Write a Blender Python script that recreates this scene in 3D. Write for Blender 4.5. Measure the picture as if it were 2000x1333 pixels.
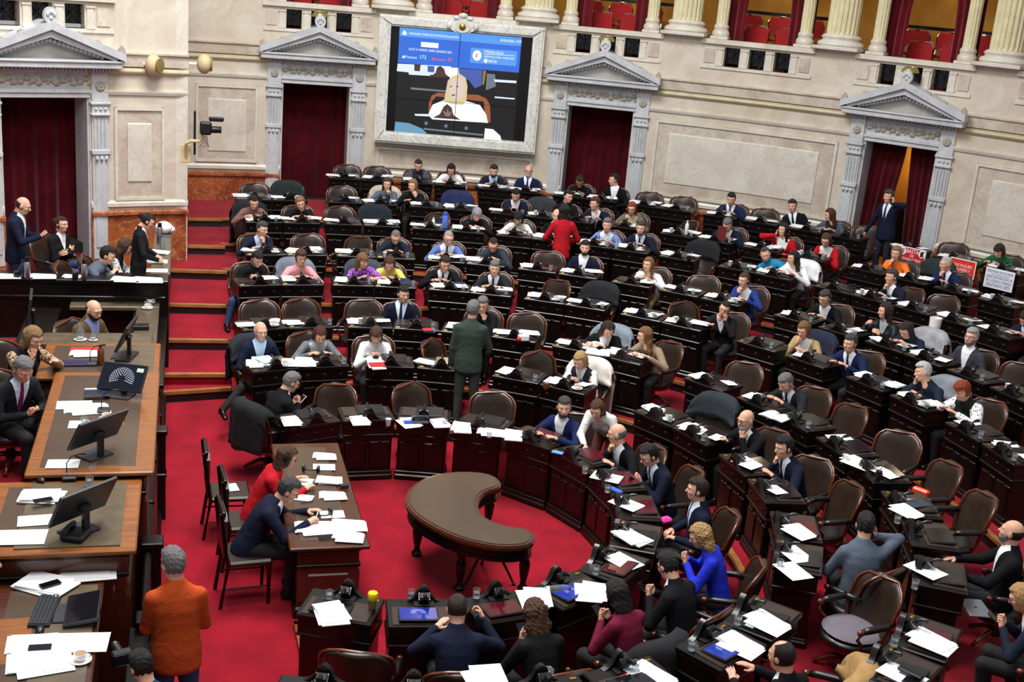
import bpy, bmesh, math, random
import numpy as np
from mathutils import Matrix, Vector
random.seed(7)
for o in list(bpy.data.objects): bpy.data.objects.remove(o)
scene = bpy.context.scene
COL = scene.collection
R_ = math.radians
# ---------------------------------------------------------------- camera (world: origin = centre of the benches, X away from the rostrum)
FPX, PITCH, ROLL, HC, YAW = 2349.0, R_(16.618), R_(4.954), 6.0, R_(16.0)
CAM = np.array([-2.267, -11.334, HC])
_fh = np.array([math.sin(YAW), math.cos(YAW), 0.0])
FWD = _fh*math.cos(PITCH)+np.array([0, 0, -math.sin(PITCH)])
RGT = np.array([math.cos(YAW), -math.sin(YAW), 0.0])
UPV = np.cross(RGT, FWD)
CX = math.cos(ROLL)*RGT+math.sin(ROLL)*UPV
CY = -math.sin(ROLL)*RGT+math.cos(ROLL)*UPV
cam_d = bpy.data.cameras.new('camera'); cam_d.sensor_width = 36.0; cam_d.lens = 36.0*FPX/2000.0
cam_d.clip_start = 0.1; cam_d.clip_end = 200
cam = bpy.data.objects.new('camera', cam_d); COL.objects.link(cam)
m = Matrix.Identity(4)
for i in range(3):
    m[i][0] = CX[i]; m[i][1] = CY[i]; m[i][2] = -FWD[i]; m[i][3] = CAM[i]
cam.matrix_world = m
scene.camera = cam
def ray(x, y): return FWD+CX*((x-1000)/FPX)-CY*((y-666.5)/FPX)
def at(x, y, z):
    d = ray(x, y); t = (z-HC)/d[2]
    return CAM+d*t
def at_r(x, y, rad):
    d = ray(x, y); a = d[0]**2+d[1]**2; b = 2*(CAM[0]*d[0]+CAM[1]*d[1]); c = CAM[0]**2+CAM[1]**2-rad*rad
    t = (-b+math.sqrt(max(b*b-4*a*c, 0)))/(2*a)
    return CAM+d*t
def ang(p): return math.degrees(math.atan2(p[1], p[0]))
# ---------------------------------------------------------------- world light, skylight, exposure
w = bpy.data.worlds.new('chamber_air'); scene.world = w; w.use_nodes = True
w.node_tree.nodes['Background'].inputs[0].default_value = (0.92, 0.95, 1.0, 1)
w.node_tree.nodes['Background'].inputs[1].default_value = 0.42
def area(name, loc, size, power, target, col=(1, 1, 1), shape='DISK'):
    l = bpy.data.lights.new(name, 'AREA'); l.shape = shape; l.size = size; l.energy = power; l.color = col
    o = bpy.data.objects.new(name, l); COL.objects.link(o); o.location = loc
    o.rotation_euler = (Vector(target)-Vector(loc)).to_track_quat('-Z', 'Y').to_euler(); return o
area('skylight', (-1.0, 3.5, 14.5), 6.0, 2600, (-0.8, 4.0, 0), (1.0, 0.99, 0.98))
area('chandelier_light', (-1.5, -4.0, 12.0), 5.0, 900, (-1.0, 5.0, 0), (1.0, 0.97, 0.94))
vs = scene.view_settings; vs.view_transform = 'Standard'; vs.look = 'None'; vs.gamma = 1.0; vs.use_curve_mapping = False
vs.exposure = 0.0
# ---------------------------------------------------------------- helpers
def s2l(c):
    if isinstance(c, str): c = tuple(int(c[i:i+2], 16) for i in (0, 2, 4))
    return tuple(((v/255)/12.92 if v/255 <= 0.04045 else ((v/255+0.055)/1.055)**2.4) for v in c)+(1.0,)
MATS = {}
def mat(name, col, rough=0.5, metal=0.0, var=0.0, scale=20.0, bump=0.0, bscale=None, stretch=None, sheen=0.0, coat=0.0, emit=0.0, trans=0.0, col2=None, spec=0.5):
    if name in MATS: return MATS[name]
    M = bpy.data.materials.new(name); M.use_nodes = True; nt = M.node_tree; B = nt.nodes['Principled BSDF']
    c = s2l(col) if (isinstance(col, str) or max(col) > 1.0) else tuple(col)+(1.0,)
    B.inputs['Base Color'].default_value = c; B.inputs['Roughness'].default_value = rough; B.inputs['Metallic'].default_value = metal
    B.inputs['Specular IOR Level'].default_value = spec
    if sheen: B.inputs['Sheen Weight'].default_value = sheen; B.inputs['Sheen Roughness'].default_value = 0.4
    if coat: B.inputs['Coat Weight'].default_value = coat; B.inputs['Coat Roughness'].default_value = 0.12
    if trans: B.inputs['Transmission Weight'].default_value = trans; B.inputs['IOR'].default_value = 1.3
    if emit and name.startswith('screen_'): B.inputs['Base Color'].default_value = (0, 0, 0, 1)
    if emit: B.inputs['Emission Color'].default_value = c; B.inputs['Emission Strength'].default_value = emit
    tc = None
    if var or bump:
        tc = nt.nodes.new('ShaderNodeTexCoord'); mp = nt.nodes.new('ShaderNodeMapping'); nt.links.new(tc.outputs['Object'], mp.inputs[0])
        if stretch: mp.inputs['Scale'].default_value = stretch
    if var:
        n = nt.nodes.new('ShaderNodeTexNoise'); n.inputs['Scale'].default_value = scale; n.inputs['Detail'].default_value = 5
        nt.links.new(mp.outputs[0], n.inputs['Vector'])
        r = nt.nodes.new('ShaderNodeValToRGB'); r.color_ramp.elements[0].position = 0.3; r.color_ramp.elements[1].position = 0.7
        k0 = tuple(v*(1-var) for v in c[:3])+(1,); k1 = s2l(col2) if col2 else tuple(min(1, v*(1+var)) for v in c[:3])+(1,)
        r.color_ramp.elements[0].color = k0; r.color_ramp.elements[1].color = k1
        nt.links.new(n.outputs['Fac'], r.inputs[0]); nt.links.new(r.outputs[0], B.inputs['Base Color'])
    if bump:
        n2 = nt.nodes.new('ShaderNodeTexNoise'); n2.inputs['Scale'].default_value = bscale or scale; n2.inputs['Detail'].default_value = 3
        nt.links.new(mp.outputs[0], n2.inputs['Vector'])
        b = nt.nodes.new('ShaderNodeBump'); b.inputs['Strength'].default_value = bump; b.inputs['Distance'].default_value = 0.02
        nt.links.new(n2.outputs['Fac'], b.inputs['Height']); nt.links.new(b.outputs[0], B.inputs['Normal'])
    MATS[name] = M; return M
def marble(name, base, vein, dark=None, scale=1.2, rough=0.35, amt=0.5):
    if name in MATS: return MATS[name]
    M = bpy.data.materials.new(name); M.use_nodes = True; nt = M.node_tree; B = nt.nodes['Principled BSDF']; L = nt.links
    B.inputs['Roughness'].default_value = rough
    tc = nt.nodes.new('ShaderNodeTexCoord')
    n = nt.nodes.new('ShaderNodeTexNoise'); n.inputs['Scale'].default_value = scale; n.inputs['Detail'].default_value = 8; n.inputs['Roughness'].default_value = 0.65; n.inputs['Distortion'].default_value = 1.2
    L.new(tc.outputs['Object'], n.inputs['Vector'])
    r = nt.nodes.new('ShaderNodeValToRGB'); e = r.color_ramp.elements
    e[0].position = 0.38; e[0].color = s2l(vein); e[1].position = 0.62; e[1].color = s2l(base)
    L.new(n.outputs['Fac'], r.inputs[0])
    n2 = nt.nodes.new('ShaderNodeTexNoise'); n2.inputs['Scale'].default_value = scale*1.7; n2.inputs['Detail'].default_value = 10; n2.inputs['Distortion'].default_value = 2.5
    L.new(tc.outputs['Object'], n2.inputs['Vector'])
    r2 = nt.nodes.new('ShaderNodeValToRGB'); e = r2.color_ramp.elements
    e[0].position = 0.47; e[0].color = (0, 0, 0, 1); e[1].position = 0.53; e[1].color = (0, 0, 0, 1)
    k = e.new(0.5); k.color = (amt, amt, amt, 1)
    L.new(n2.outputs['Fac'], r2.inputs[0])
    mx = nt.nodes.new('ShaderNodeMix'); mx.data_type = 'RGBA'
    L.new(r2.outputs[0], mx.inputs[0]); L.new(r.outputs[0], mx.inputs[6]); mx.inputs[7].default_value = s2l(dark or vein)
    L.new(mx.outputs[2], B.inputs['Base Color'])
    MATS[name] = M; return M
class MB:
    def __init__(s): s.v = []; s.f = []; s.m = []; s.cur = 0
    def add(s, vs, fs):
        o = len(s.v); s.v += [tuple(p) for p in vs]
        for f in fs: s.f.append(tuple(i+o for i in f)); s.m.append(s.cur)
        return s
    def box(s, x0, x1, y0, y1, z0, z1, c=0.0, M=None):
        if c <= 0:
            vs = [(x, y, z) for x in (x0, x1) for y in (y0, y1) for z in (z0, z1)]
            fs = [(0, 1, 3, 2), (4, 6, 7, 5), (0, 4, 5, 1), (2, 3, 7, 6), (0, 2, 6, 4), (1, 5, 7, 3)]
        else:
            vs = []; 
            for x, sx in ((x0, 1), (x1, -1)):
                for y, sy in ((y0, 1), (y1, -1)):
                    for z, sz in ((z0, 1), (z1, -1)):
                        vs += [(x, y+sy*c, z+sz*c), (x+sx*c, y, z+sz*c), (x+sx*c, y+sy*c, z)]
            I = lambda i, j, k, a: ((i*2+j)*2+k)*3+a
            fs = []
            for i in (0, 1):
                q = [I(i, 0, 0, 0), I(i, 0, 1, 0), I(i, 1, 1, 0), I(i, 1, 0, 0)]; fs.append(q if i == 0 else q[::-1])
                q = [I(0, i, 0, 1), I(1, i, 0, 1), I(1, i, 1, 1), I(0, i, 1, 1)]; fs.append(q if i == 0 else q[::-1])
                q = [I(0, 0, i, 2), I(0, 1, i, 2), I(1, 1, i, 2), I(1, 0, i, 2)]; fs.append(q if i == 0 else q[::-1])
            for i in (0, 1):
                for j in (0, 1):
                    fs.append([I(i, j, 0, 0), I(i, j, 1, 0), I(i, j, 1, 1), I(i, j, 0, 1)])
                    fs.append([I(i, 0, j, 0), I(i, 1, j, 0), I(i, 1, j, 2), I(i, 0, j, 2)])
                    fs.append([I(0, i, j, 1), I(1, i, j, 1), I(1, i, j, 2), I(0, i, j, 2)])
                    for k in (0, 1): fs.append([I(i, j, k, 0), I(i, j, k, 1), I(i, j, k, 2)])
        if M is not None: vs = [tuple(M@Vector(p)) for p in vs]
        return s.add(vs, fs)
    def prism(s, poly, a0, a1, axis='y', M=None):
        n = len(poly)
        def P(p, a):
            if axis == 'y': return (p[0], a, p[1])
            if axis == 'x': return (a, p[0], p[1])
            return (p[0], p[1], a)
        vs = [P(p, a0) for p in poly]+[P(p, a1) for p in poly]
        fs = [tuple(range(n)), tuple(range(2*n-1, n-1, -1))]+[(i, (i+1) % n, n+(i+1) % n, n+i) for i in range(n)]
        if M is not None: vs = [tuple(M@Vector(p)) for p in vs]
        return s.add(vs, fs)
    def lathe(s, prof, n=12, M=None, cx=0, cy=0):
        vs = []; fs = []
        for r, z in prof:
            for i in range(n):
                a = 2*math.pi*i/n; vs.append((cx+r*math.cos(a), cy+r*math.sin(a), z))
        for j in range(len(prof)-1):
            for i in range(n):
                k = (i+1) % n; fs.append((j*n+i, j*n+k, (j+1)*n+k, (j+1)*n+i))
        if prof[0][0] > 1e-4: fs.append(tuple(range(n-1, -1, -1)))
        if prof[-1][0] > 1e-4: fs.append(tuple((len(prof)-1)*n+i for i in range(n)))
        if M is not None: vs = [tuple(M@Vector(p)) for p in vs]
        return s.add(vs, fs)
    def tube(s, path, r, n=6, closed=False):
        P = [Vector(p) for p in path]; m_ = len(P); vs = []; fs = []
        for i in range(m_):
            if closed: t = P[(i+1) % m_]-P[i-1]
            else: t = P[min(i+1, m_-1)]-P[max(i-1, 0)]
            t = t.normalized() if t.length > 1e-9 else Vector((0, 0, 1))
            u = t.cross(Vector((0, 0, 1)));
            if u.length < 0.05: u = t.cross(Vector((1, 0, 0)))
            u.normalize(); w_ = u.cross(t)
            rr = r[i] if isinstance(r, (list, tuple)) else r
            for k in range(n):
                a = 2*math.pi*k/n; vs.append(P[i]+u*(rr*math.cos(a))+w_*(rr*math.sin(a)))
        for i in range(m_ if closed else m_-1):
            j = (i+1) % m_
            for k in range(n):
                l = (k+1) % n; fs.append((i*n+k, i*n+l, j*n+l, j*n+k))
        if not closed: fs += [tuple(range(n-1, -1, -1)), tuple((m_-1)*n+k for k in range(n))]
        return s.add(vs, fs)
    def ball(s, c, rx, ry=None, rz=None, n=10, m_=6, M=None):
        ry = ry or rx; rz = rz or rx; vs = []; fs = []
        for j in range(1, m_):
            b = math.pi*j/m_
            for i in range(n):
                a = 2*math.pi*i/n; vs.append((c[0]+rx*math.sin(b)*math.cos(a), c[1]+ry*math.sin(b)*math.sin(a), c[2]+rz*math.cos(b)))
        for j in range(m_-2):
            for i in range(n): fs.append((j*n+i, (j+1)*n+i, (j+1)*n+(i+1) % n, j*n+(i+1) % n))
        t = len(vs); vs += [(c[0], c[1], c[2]+rz), (c[0], c[1], c[2]-rz)]
        for i in range(n): fs += [(t, i, (i+1) % n), (t+1, (m_-2)*n+(i+1) % n, (m_-2)*n+i)]
        if M is not None: vs = [tuple(M@Vector(p)) for p in vs]
        return s.add(vs, fs)
    def arc(s, prof, t0, t1, n=None):
        """closed profile of (r,z) swept about the chamber's axis between two angles in degrees"""
        n = n or max(1, int(abs(t1-t0)/1.6)+1); k = len(prof); vs = []; fs = []
        for i in range(n+1):
            a = R_(t0+(t1-t0)*i/n)
            for r, z in prof: vs.append((r*math.cos(a), r*math.sin(a), z))
        for i in range(n):
            for j in range(k):
                l = (j+1) % k; fs.append((i*k+j, i*k+l, (i+1)*k+l, (i+1)*k+j))
        fs += [tuple(range(k-1, -1, -1)), tuple(n*k+j for j in range(k))]
        return s.add(vs, fs)
    def abox(s, r0, r1, z0, z1, t0, t1, n=None): return s.arc([(r0, z0), (r1, z0), (r1, z1), (r0, z1)], t0, t1, n)
    def mesh(s, name, mats, smooth=False):
        me = bpy.data.meshes.new(name); me.from_pydata(s.v, [], s.f)
        for q in (mats if isinstance(mats, (list, tuple)) else [mats]): me.materials.append(q)
        if any(s.m): me.polygons.foreach_set('material_index', s.m)
        bm = bmesh.new(); bm.from_mesh(me); bmesh.ops.recalc_face_normals(bm, faces=bm.faces); bm.to_mesh(me); bm.free()
        if smooth:
            me.polygons.foreach_set('use_smooth', [True]*len(me.polygons))
            if smooth != 'all': me.set_sharp_from_angle(angle=R_(40))
        me.update(); return me
    def build(s, name, mats, parent=None, smooth=False, loc=None, rotz=None): return obj(name, s.mesh(name, mats, smooth), parent, loc, rotz)
def obj(name, me, parent=None, loc=None, rotz=None):
    o = bpy.data.objects.new(name, me); COL.objects.link(o)
    if parent is not None: o.parent = parent
    if loc is not None: o.location = tuple(loc)
    if rotz is not None: o.rotation_euler = (0, 0, rotz)
    return o
def tag(o, label, cat, group=None):
    o['label'] = label; o['category'] = cat
    if group: o['group'] = group
    return o
def struct(o): o['kind'] = 'structure'; return o
def thing(name, label, cat, loc=(0, 0, 0), rotz=0, group=None): return tag(obj(name, None, None, loc, rotz), label, cat, group)
def copy_tree(src, parent=None):
    c = src.copy(); COL.objects.link(c); c.parent = parent
    for ch in src.children: copy_tree(ch, c)
    return c
def set_mat(o, i, M): o.material_slots[i].link = 'OBJECT'; o.material_slots[i].material = M
def text_mesh(s, size, mats, name='lettering', align='LEFT', extrude=0.0, sx=1.0):
    cu = bpy.data.curves.new('t', 'FONT'); cu.body = s; cu.size = size; cu.align_x = align; cu.extrude = extrude; cu.resolution_u = 2
    t = bpy.data.objects.new('t', cu); COL.objects.link(t)
    me = bpy.data.meshes.new_from_object(t.evaluated_get(bpy.context.evaluated_depsgraph_get()))
    bpy.data.objects.remove(t); bpy.data.curves.remove(cu)
    if sx != 1.0:
        for v in me.vertices: v.co.x *= sx
    me.materials.clear(); me.materials.append(mats); me.name = name; return me
# ---------------------------------------------------------------- shared materials
CREAM = marble('cream_marble', 'D5CDBC', 'C4B5A2', 'A8907C', 1.0, 0.4, 0.15)
PINK = marble('pink_veined_marble', 'CFC6B6', 'B8A796', '86706A', 1.3, 0.35, 0.3)
PALE = marble('pale_marble', 'DAD5C8', 'CCC3B4', 'AA9A8C', 1.0, 0.35, 0.3)
GREYM = marble('grey_white_marble', 'C9CCCE', 'B7B9BC', '8F9296', 1.6, 0.35, 0.3)
FRAMEM = marble('veined_white_marble', 'E3E2DC', 'D3D1C8', '5F6158', 1.5, 0.3, 0.42)
RUST = marble('rust_red_marble', 'A85E34', '7A3C22', 'D9A27C', 1.6, 0.3, 0.4)
STONE = mat('carved_stone', 'A8A193', 0.7, var=0.15, scale=14, bump=0.6, bscale=25)
CARPET = mat('red_carpet', '900F22', 0.95, var=0.25, scale=2.2, bump=0.35, bscale=260, sheen=0.15, spec=0.1)
WOODD = mat('dark_carved_wood', '0F0907', 0.3, var=0.45, scale=5, stretch=(1, 8, 1), coat=0.06, bump=0.05, bscale=30, spec=0.4)
WOODM = mat('brown_polished_wood', '46210F', 0.3, var=0.35, scale=4, stretch=(1, 9, 1), coat=0.4)
WOODO = mat('honey_wood', '844C1A', 0.35, var=0.3, scale=4, stretch=(1, 9, 1), coat=0.3)
CHAIRW = mat('chestnut_chair_wood', '5C2A10', 0.25, var=0.3, scale=8, coat=0.5)
NOSE = mat('step_edge_wood', '9A6A38', 0.35, var=0.3, scale=6, stretch=(1, 1, 1), coat=0.3)
LEATH = mat('dark_brown_leather', '2E2018', 0.36, var=0.2, scale=8, bump=0.08, bscale=160, spec=0.6)
LEATHB = mat('black_leather', '14100F', 0.33, bump=0.06, bscale=160, spec=0.6)
BLACKM = mat('black_plastic', '0D0D0F', 0.4)
CHARC = mat('charcoal_plastic', '23262B', 0.45)
RISER = mat('black_riser_board', '17181A', 0.5)
VELVET = mat('crimson_velvet', '650F1A', 0.9, var=0.25, scale=3, sheen=0.35, spec=0.1)
VELVETD = mat('deep_crimson_velvet', '4A0A15', 0.95, var=0.3, scale=3, sheen=0.15, spec=0.1)
DARKV = mat('dark_vestibule', '0B0607', 0.9)
GLASSY = mat('table_glass_on_brown', '4A3A2C', 0.28, var=0.12, scale=2, spec=0.6)
PAPER = mat('white_paper', 'F4F4F6', 0.7)
PAPERB = mat('pale_blue_paper', 'BFE6EE', 0.7)
GLASS = mat('clear_glass', 'F2F6F8', 0.03, trans=0.92)
CHINA = mat('white_china', 'F2F2F0', 0.2, coat=0.4)
CHROME = mat('chrome', 'D8D8DA', 0.15, metal=1.0)
STEEL = mat('brushed_steel', 'AEB0B2', 0.3, metal=1.0)
BRASS = mat('brass', 'C79A3E', 0.3, metal=1.0)
BEIGE = mat('beige_plaster', 'C9B58B', 0.6, var=0.1, scale=8)
OCHRE = mat('ochre_wall', 'B9862F', 0.8, var=0.2, scale=2)
SCARLET = mat('red_upholstery', 'A01219', 0.85, sheen=0.2)
# ================================================================ THE SETTING
TR = 0.16
RISE = {1: 0.0, 2: 3.62, 3: 4.9, 4: 6.6, 5: 7.95, 6: 9.7, 7: 10.95, 8: 12.45}
LVL = {r: TR*(r-1) for r in range(1, 9)}
RW, RI = 14.3, 10.4
NX, FX = -1.23, -1.6            # near and far edges of the tiers beside the aisle
fl = MB(); fl.add([(-14, -16, 0), (16, -16, 0), (16, 17, 0), (-14, 17, 0)], [(0, 1, 2, 3)])
struct(fl.build('floor', CARPET))
def lim(r, far): return math.degrees(math.acos((FX if far else NX)/r))
for r in range(2, 9):
    r0 = RISE[r]; r1 = RISE[r+1]+0.05 if r < 8 else RW+0.4; z = LVL[r]; n = 72
    b = MB(); vs_ = []; fs_ = []
    for i in range(n+1):
        for rr in (r0, r1):
            a = R_(-lim(rr, False)+(lim(rr, False)+lim(rr, True))*i/n); vs_.append((rr*math.cos(a), rr*math.sin(a), z))
    for i in range(n): fs_.append((2*i, 2*i+1, 2*i+3, 2*i+2))
    b.add(vs_, fs_); t_ = struct(b.build('floor_tier', CARPET))
    b = MB(); b.arc([(r0, z-TR-0.01), (r0+0.03, z-TR-0.01), (r0+0.03, z-0.03), (r0, z-0.03)], -lim(r0, False), lim(r0, True), 60)
    for sx, far in ((NX, False), (FX, True)):       # straight side faces
        y0, y1 = math.sqrt(r0*r0-sx*sx), math.sqrt(r1*r1-sx*sx); sg = 1 if far else -1
        b.box(sx, sx+0.03, min(sg*y0, sg*y1), max(sg*y0, sg*y1), 0 if not far else z-TR, z-0.03)
    b.build('riser', RISER, t_)
    b = MB(); b.arc([(r0-0.03, z-0.035), (r0+0.04, z-0.035), (r0+0.04, z+0.006), (r0-0.03, z+0.006)], -lim(r0, False), lim(r0, True), 60)
    for sx, far in ((NX, False), (FX, True)):
        if far and r > 2: continue
        y0, y1 = math.sqrt(r0*r0-sx*sx), math.sqrt(r1*r1-sx*sx); sg = 1 if far else -1
        b.box(sx-0.02, sx+0.06, min(sg*y0, sg*y1), max(sg*y0, sg*y1), z-0.035, z+0.006)
    b.build('nosing', NOSE, t_)
# straight stair beside the rostrum
SN = [None, (5.02, 5.2), (5.32, 5.32), (6.45, 6.42), (7.85, 7.8), (9.45, 9.4), (10.62, 10.62), (12.25, 12.3)]
st = struct(obj('stair_flight', None)); st['label'] = 'red carpeted stair with black risers climbing beside the rostrum'
for i in range(1, 8):
    yl, yr = SN[i]; ye = SN[i+1][0]+0.05 if i < 7 else RW+0.3; z = TR*i; xl = -2.52 if i < 6 else -2.25; xr = FX+0.07
    if i == 1: xr = -1.52
    b = MB(); b.add([(xl, yl, z+.002), (xr, yr, z+.002), (xr, ye, z+.002), (xl, ye, z+.002)], [(0, 1, 2, 3)]); b.build('tread', CARPET, st)
    b = MB(); b.add([(xl, yl, z-TR), (xr, yr, z-TR), (xr, yr, z-0.03), (xl, yl, z-0.03)], [(0, 1, 2, 3)])
    b.build('riser', CARPET if i == 2 else RISER, st)
    b = MB(); d = 0.035
    b.add([(x, y+e, zz) for (x, y) in ((xl, yl), (xr, yr)) for e in (-d, 0.05) for zz in (z-0.04, z+0.006)], [(0, 1, 3, 2), (4, 6, 7, 5), (0, 4, 5, 1), (2, 3, 7, 6), (0, 2, 6, 4), (1, 5, 7, 3)])
    b.build('nosing', NOSE, st)
# ---------------------------------------------------------------- curved walls
Z_L, Z_DADO, Z_PB, Z_PT, Z_F, Z_T, Z_LEDGE, Z_B0, Z_SQ0, Z_SQ1, Z_CAP, Z_TOP = 1.0, 1.73, 1.93, 3.50, 3.69, 4.05, 4.36, 4.62, 4.77, 5.08, 5.22, 7.6
def wall_seg(name, R, t0, t1, panels, dado=True):
    b = MB(); b.abox(R, R+0.5, 0.0 if R < 12 else 0.9, Z_LEDGE, t0, t1); W = struct(b.build(name, CREAM))
    if dado:
        b = MB(); b.abox(R-0.04, R+0.02, 0.0 if R < 12 else 0.9, Z_DADO-0.08, t0, t1); b.build('dado', RUST, W)
        b = MB(); b.arc([(R-0.09, Z_DADO-0.08), (R, Z_DADO-0.08), (R, Z_DADO), (R-0.05, Z_DADO), (R-0.09, Z_DADO-0.03)], t0, t1); b.build('dado_rail', RUST, W)
    b = MB(); b.arc([(R-0.05, Z_DADO+0.06), (R, Z_DADO+0.06), (R, Z_DADO+0.16), (R-0.025, Z_DADO+0.16), (R-0.05, Z_DADO+0.12)], t0, t1); b.build('base_moulding', PALE, W)
    b = MB(); b.arc([(R-0.03, Z_F-0.03), (R, Z_F-0.03), (R, Z_F+0.05), (R-0.05, Z_F+0.05), (R-0.05, Z_F+0.02)], t0, t1); b.build('string_moulding', PALE, W)
    b = MB(); b.arc([(R, Z_T-0.07)]+[(R-0.02-0.05*math.sin(math.pi*k/6), Z_T-0.06+0.12*k/6) for k in range(7)]+[(R, Z_T+0.07)], t0, t1); b.build('torus_moulding', mat('olive_marble', 'B9AD8C', 0.35, var=0.12, scale=6), W)
    b = MB(); b.arc([(R-0.05, Z_T+0.08), (R, Z_T+0.08), (R, Z_LEDGE), (R-0.09, Z_LEDGE), (R-0.09, Z_LEDGE-0.03), (R-0.05, Z_LEDGE-0.05)], t0, t1); b.build('cornice', PINK, W)
    for (a0, a1, z0, z1, i0, i1, iz0, iz1) in panels:
        b = MB(); b.abox(R-0.012, R+0.01, z0, z1, a0, a1); b.build('panel_field', PINK, W)
        g = 0.05/R*57.3
        b = MB(); e = 0.045
        b.abox(R-e, R, z1-0.05, z1, a0, a1); b.abox(R-e, R, z0, z0+0.05, a0, a1)
        b.abox(R-e, R, z0, z1, a0, a0+g, 1); b.abox(R-e, R, z0, z1, a1-g, a1, 1); b.build('panel_frame', PALE, W)
        if i0 is not None:
            b = MB(); b.arc([(R-0.012, iz0), (R-0.035, iz0+0.02), (R-0.035, iz1-0.02), (R-0.012, iz1)], i0, i1); b.build('panel_slab', PALE, W)
    return W
D2, D3, D4, D1 = 88.4, 64.4, 39.75, 115.1
HD = 2.85
wall_seg('wall_right', RW, -20, D4-HD, [(16.5, 33.8, Z_PB, Z_PT, 18, 32.4, 2.2, 3.25)])
wall_seg('wall_back_right', RW, D4+HD, D3-HD, [(44.6, 59.6, Z_PB, Z_PT, 46, 58.4, 2.2, 3.25)])
wall_seg('wall_back', RW, D3+HD, D2-HD, [(69.8, 83.2, 1.97, 2.4, None, None, 0, 0)])
wall_seg('wall_back_left', RW, D2+HD, 104, [(93.2, 98.2, Z_PB, Z_PT, 94.1, 97.2, 2.14, 3.22)])
wall_seg('wall_left', RI, 102.2, D1-3.9, [(104.4, 109.0, Z_PB-0.04, Z_PT-0.04, 105.6, 107.8, 2.2, 3.2)])
wall_seg('wall_left_end', RI, D1+3.9, 132, [])
b = MB(); b.box(-2.75, -2.2, 10.12, 14.6, 0, Z_TOP); struct(b.build('wall_return', PALE))
b = MB(); b.prism([(-2.16, 9.98), (-2.16, 10.4), (-3.5, 10.4), (-3.5, 9.62)], 0.0, 0.72, 'z'); b.prism([(-2.12, 9.93), (-2.12, 10.4), (-3.5, 10.4), (-3.5, 9.57)], 0.5, 0.6, 'z'); b.prism([(-2.10, 9.9), (-2.10, 10.4), (-3.5, 10.4), (-3.5, 9.54)], 0.36, 0.46, 'z')
struct(b.build('pier_plinth', RUST))
# ---------------------------------------------------------------- doors with pediments
def frame_at(th, R):
    """matrix: local X to the right seen from the hall, local -Y towards the hall, Z up, origin on the wall face"""
    a = R_(th); n_ = Vector((math.cos(a), math.sin(a), 0)); tx = Vector((math.sin(a), -math.cos(a), 0))
    M = Matrix.Identity(4)
    for i in range(3): M[i][0] = tx[i]; M[i][1] = n_[i]; M[i][3] = n_[i]*R
    return M
def pobj(name, mb, mats, M, parent, smooth=False):
    o = mb.build(name, mats, parent, smooth); o.matrix_world = M if parent is None else parent.matrix_world.inverted()@M; return o
def wavy(mb, x0, x1, z0, z1, y, amp, waves, n=40, taper=None, th=0.03):
    vs = []; fs = []
    nz = 8
    for k in range(nz+1):
        f = k/nz; z = z0+(z1-z0)*f
        xa, xb = (x0, x1) if taper is None else taper(f)
        for i in range(n+1):
            u = i/n; vs.append((xa+(xb-xa)*u, y+amp*(math.sin(u*waves*2*math.pi)+.5*math.sin(u*waves*3.4+1.3))*(0.6+0.4*(1-f)), z))
    m0 = len(vs)
    vs += [(a_, b_+th, c_) for a_, b_, c_ in vs]
    for o_ in (0, m0):
        for k in range(nz):
            for i in range(n):
                p = o_+k*(n+1)+i; fs.append((p, p+1, p+n+2, p+n+1))
    for k in range(nz):
        for i in (0, n):
            p = k*(n+1)+i; fs.append((p, p+n+1, p+n+1+m0, p+m0))
    mb.add(vs, fs)
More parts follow.
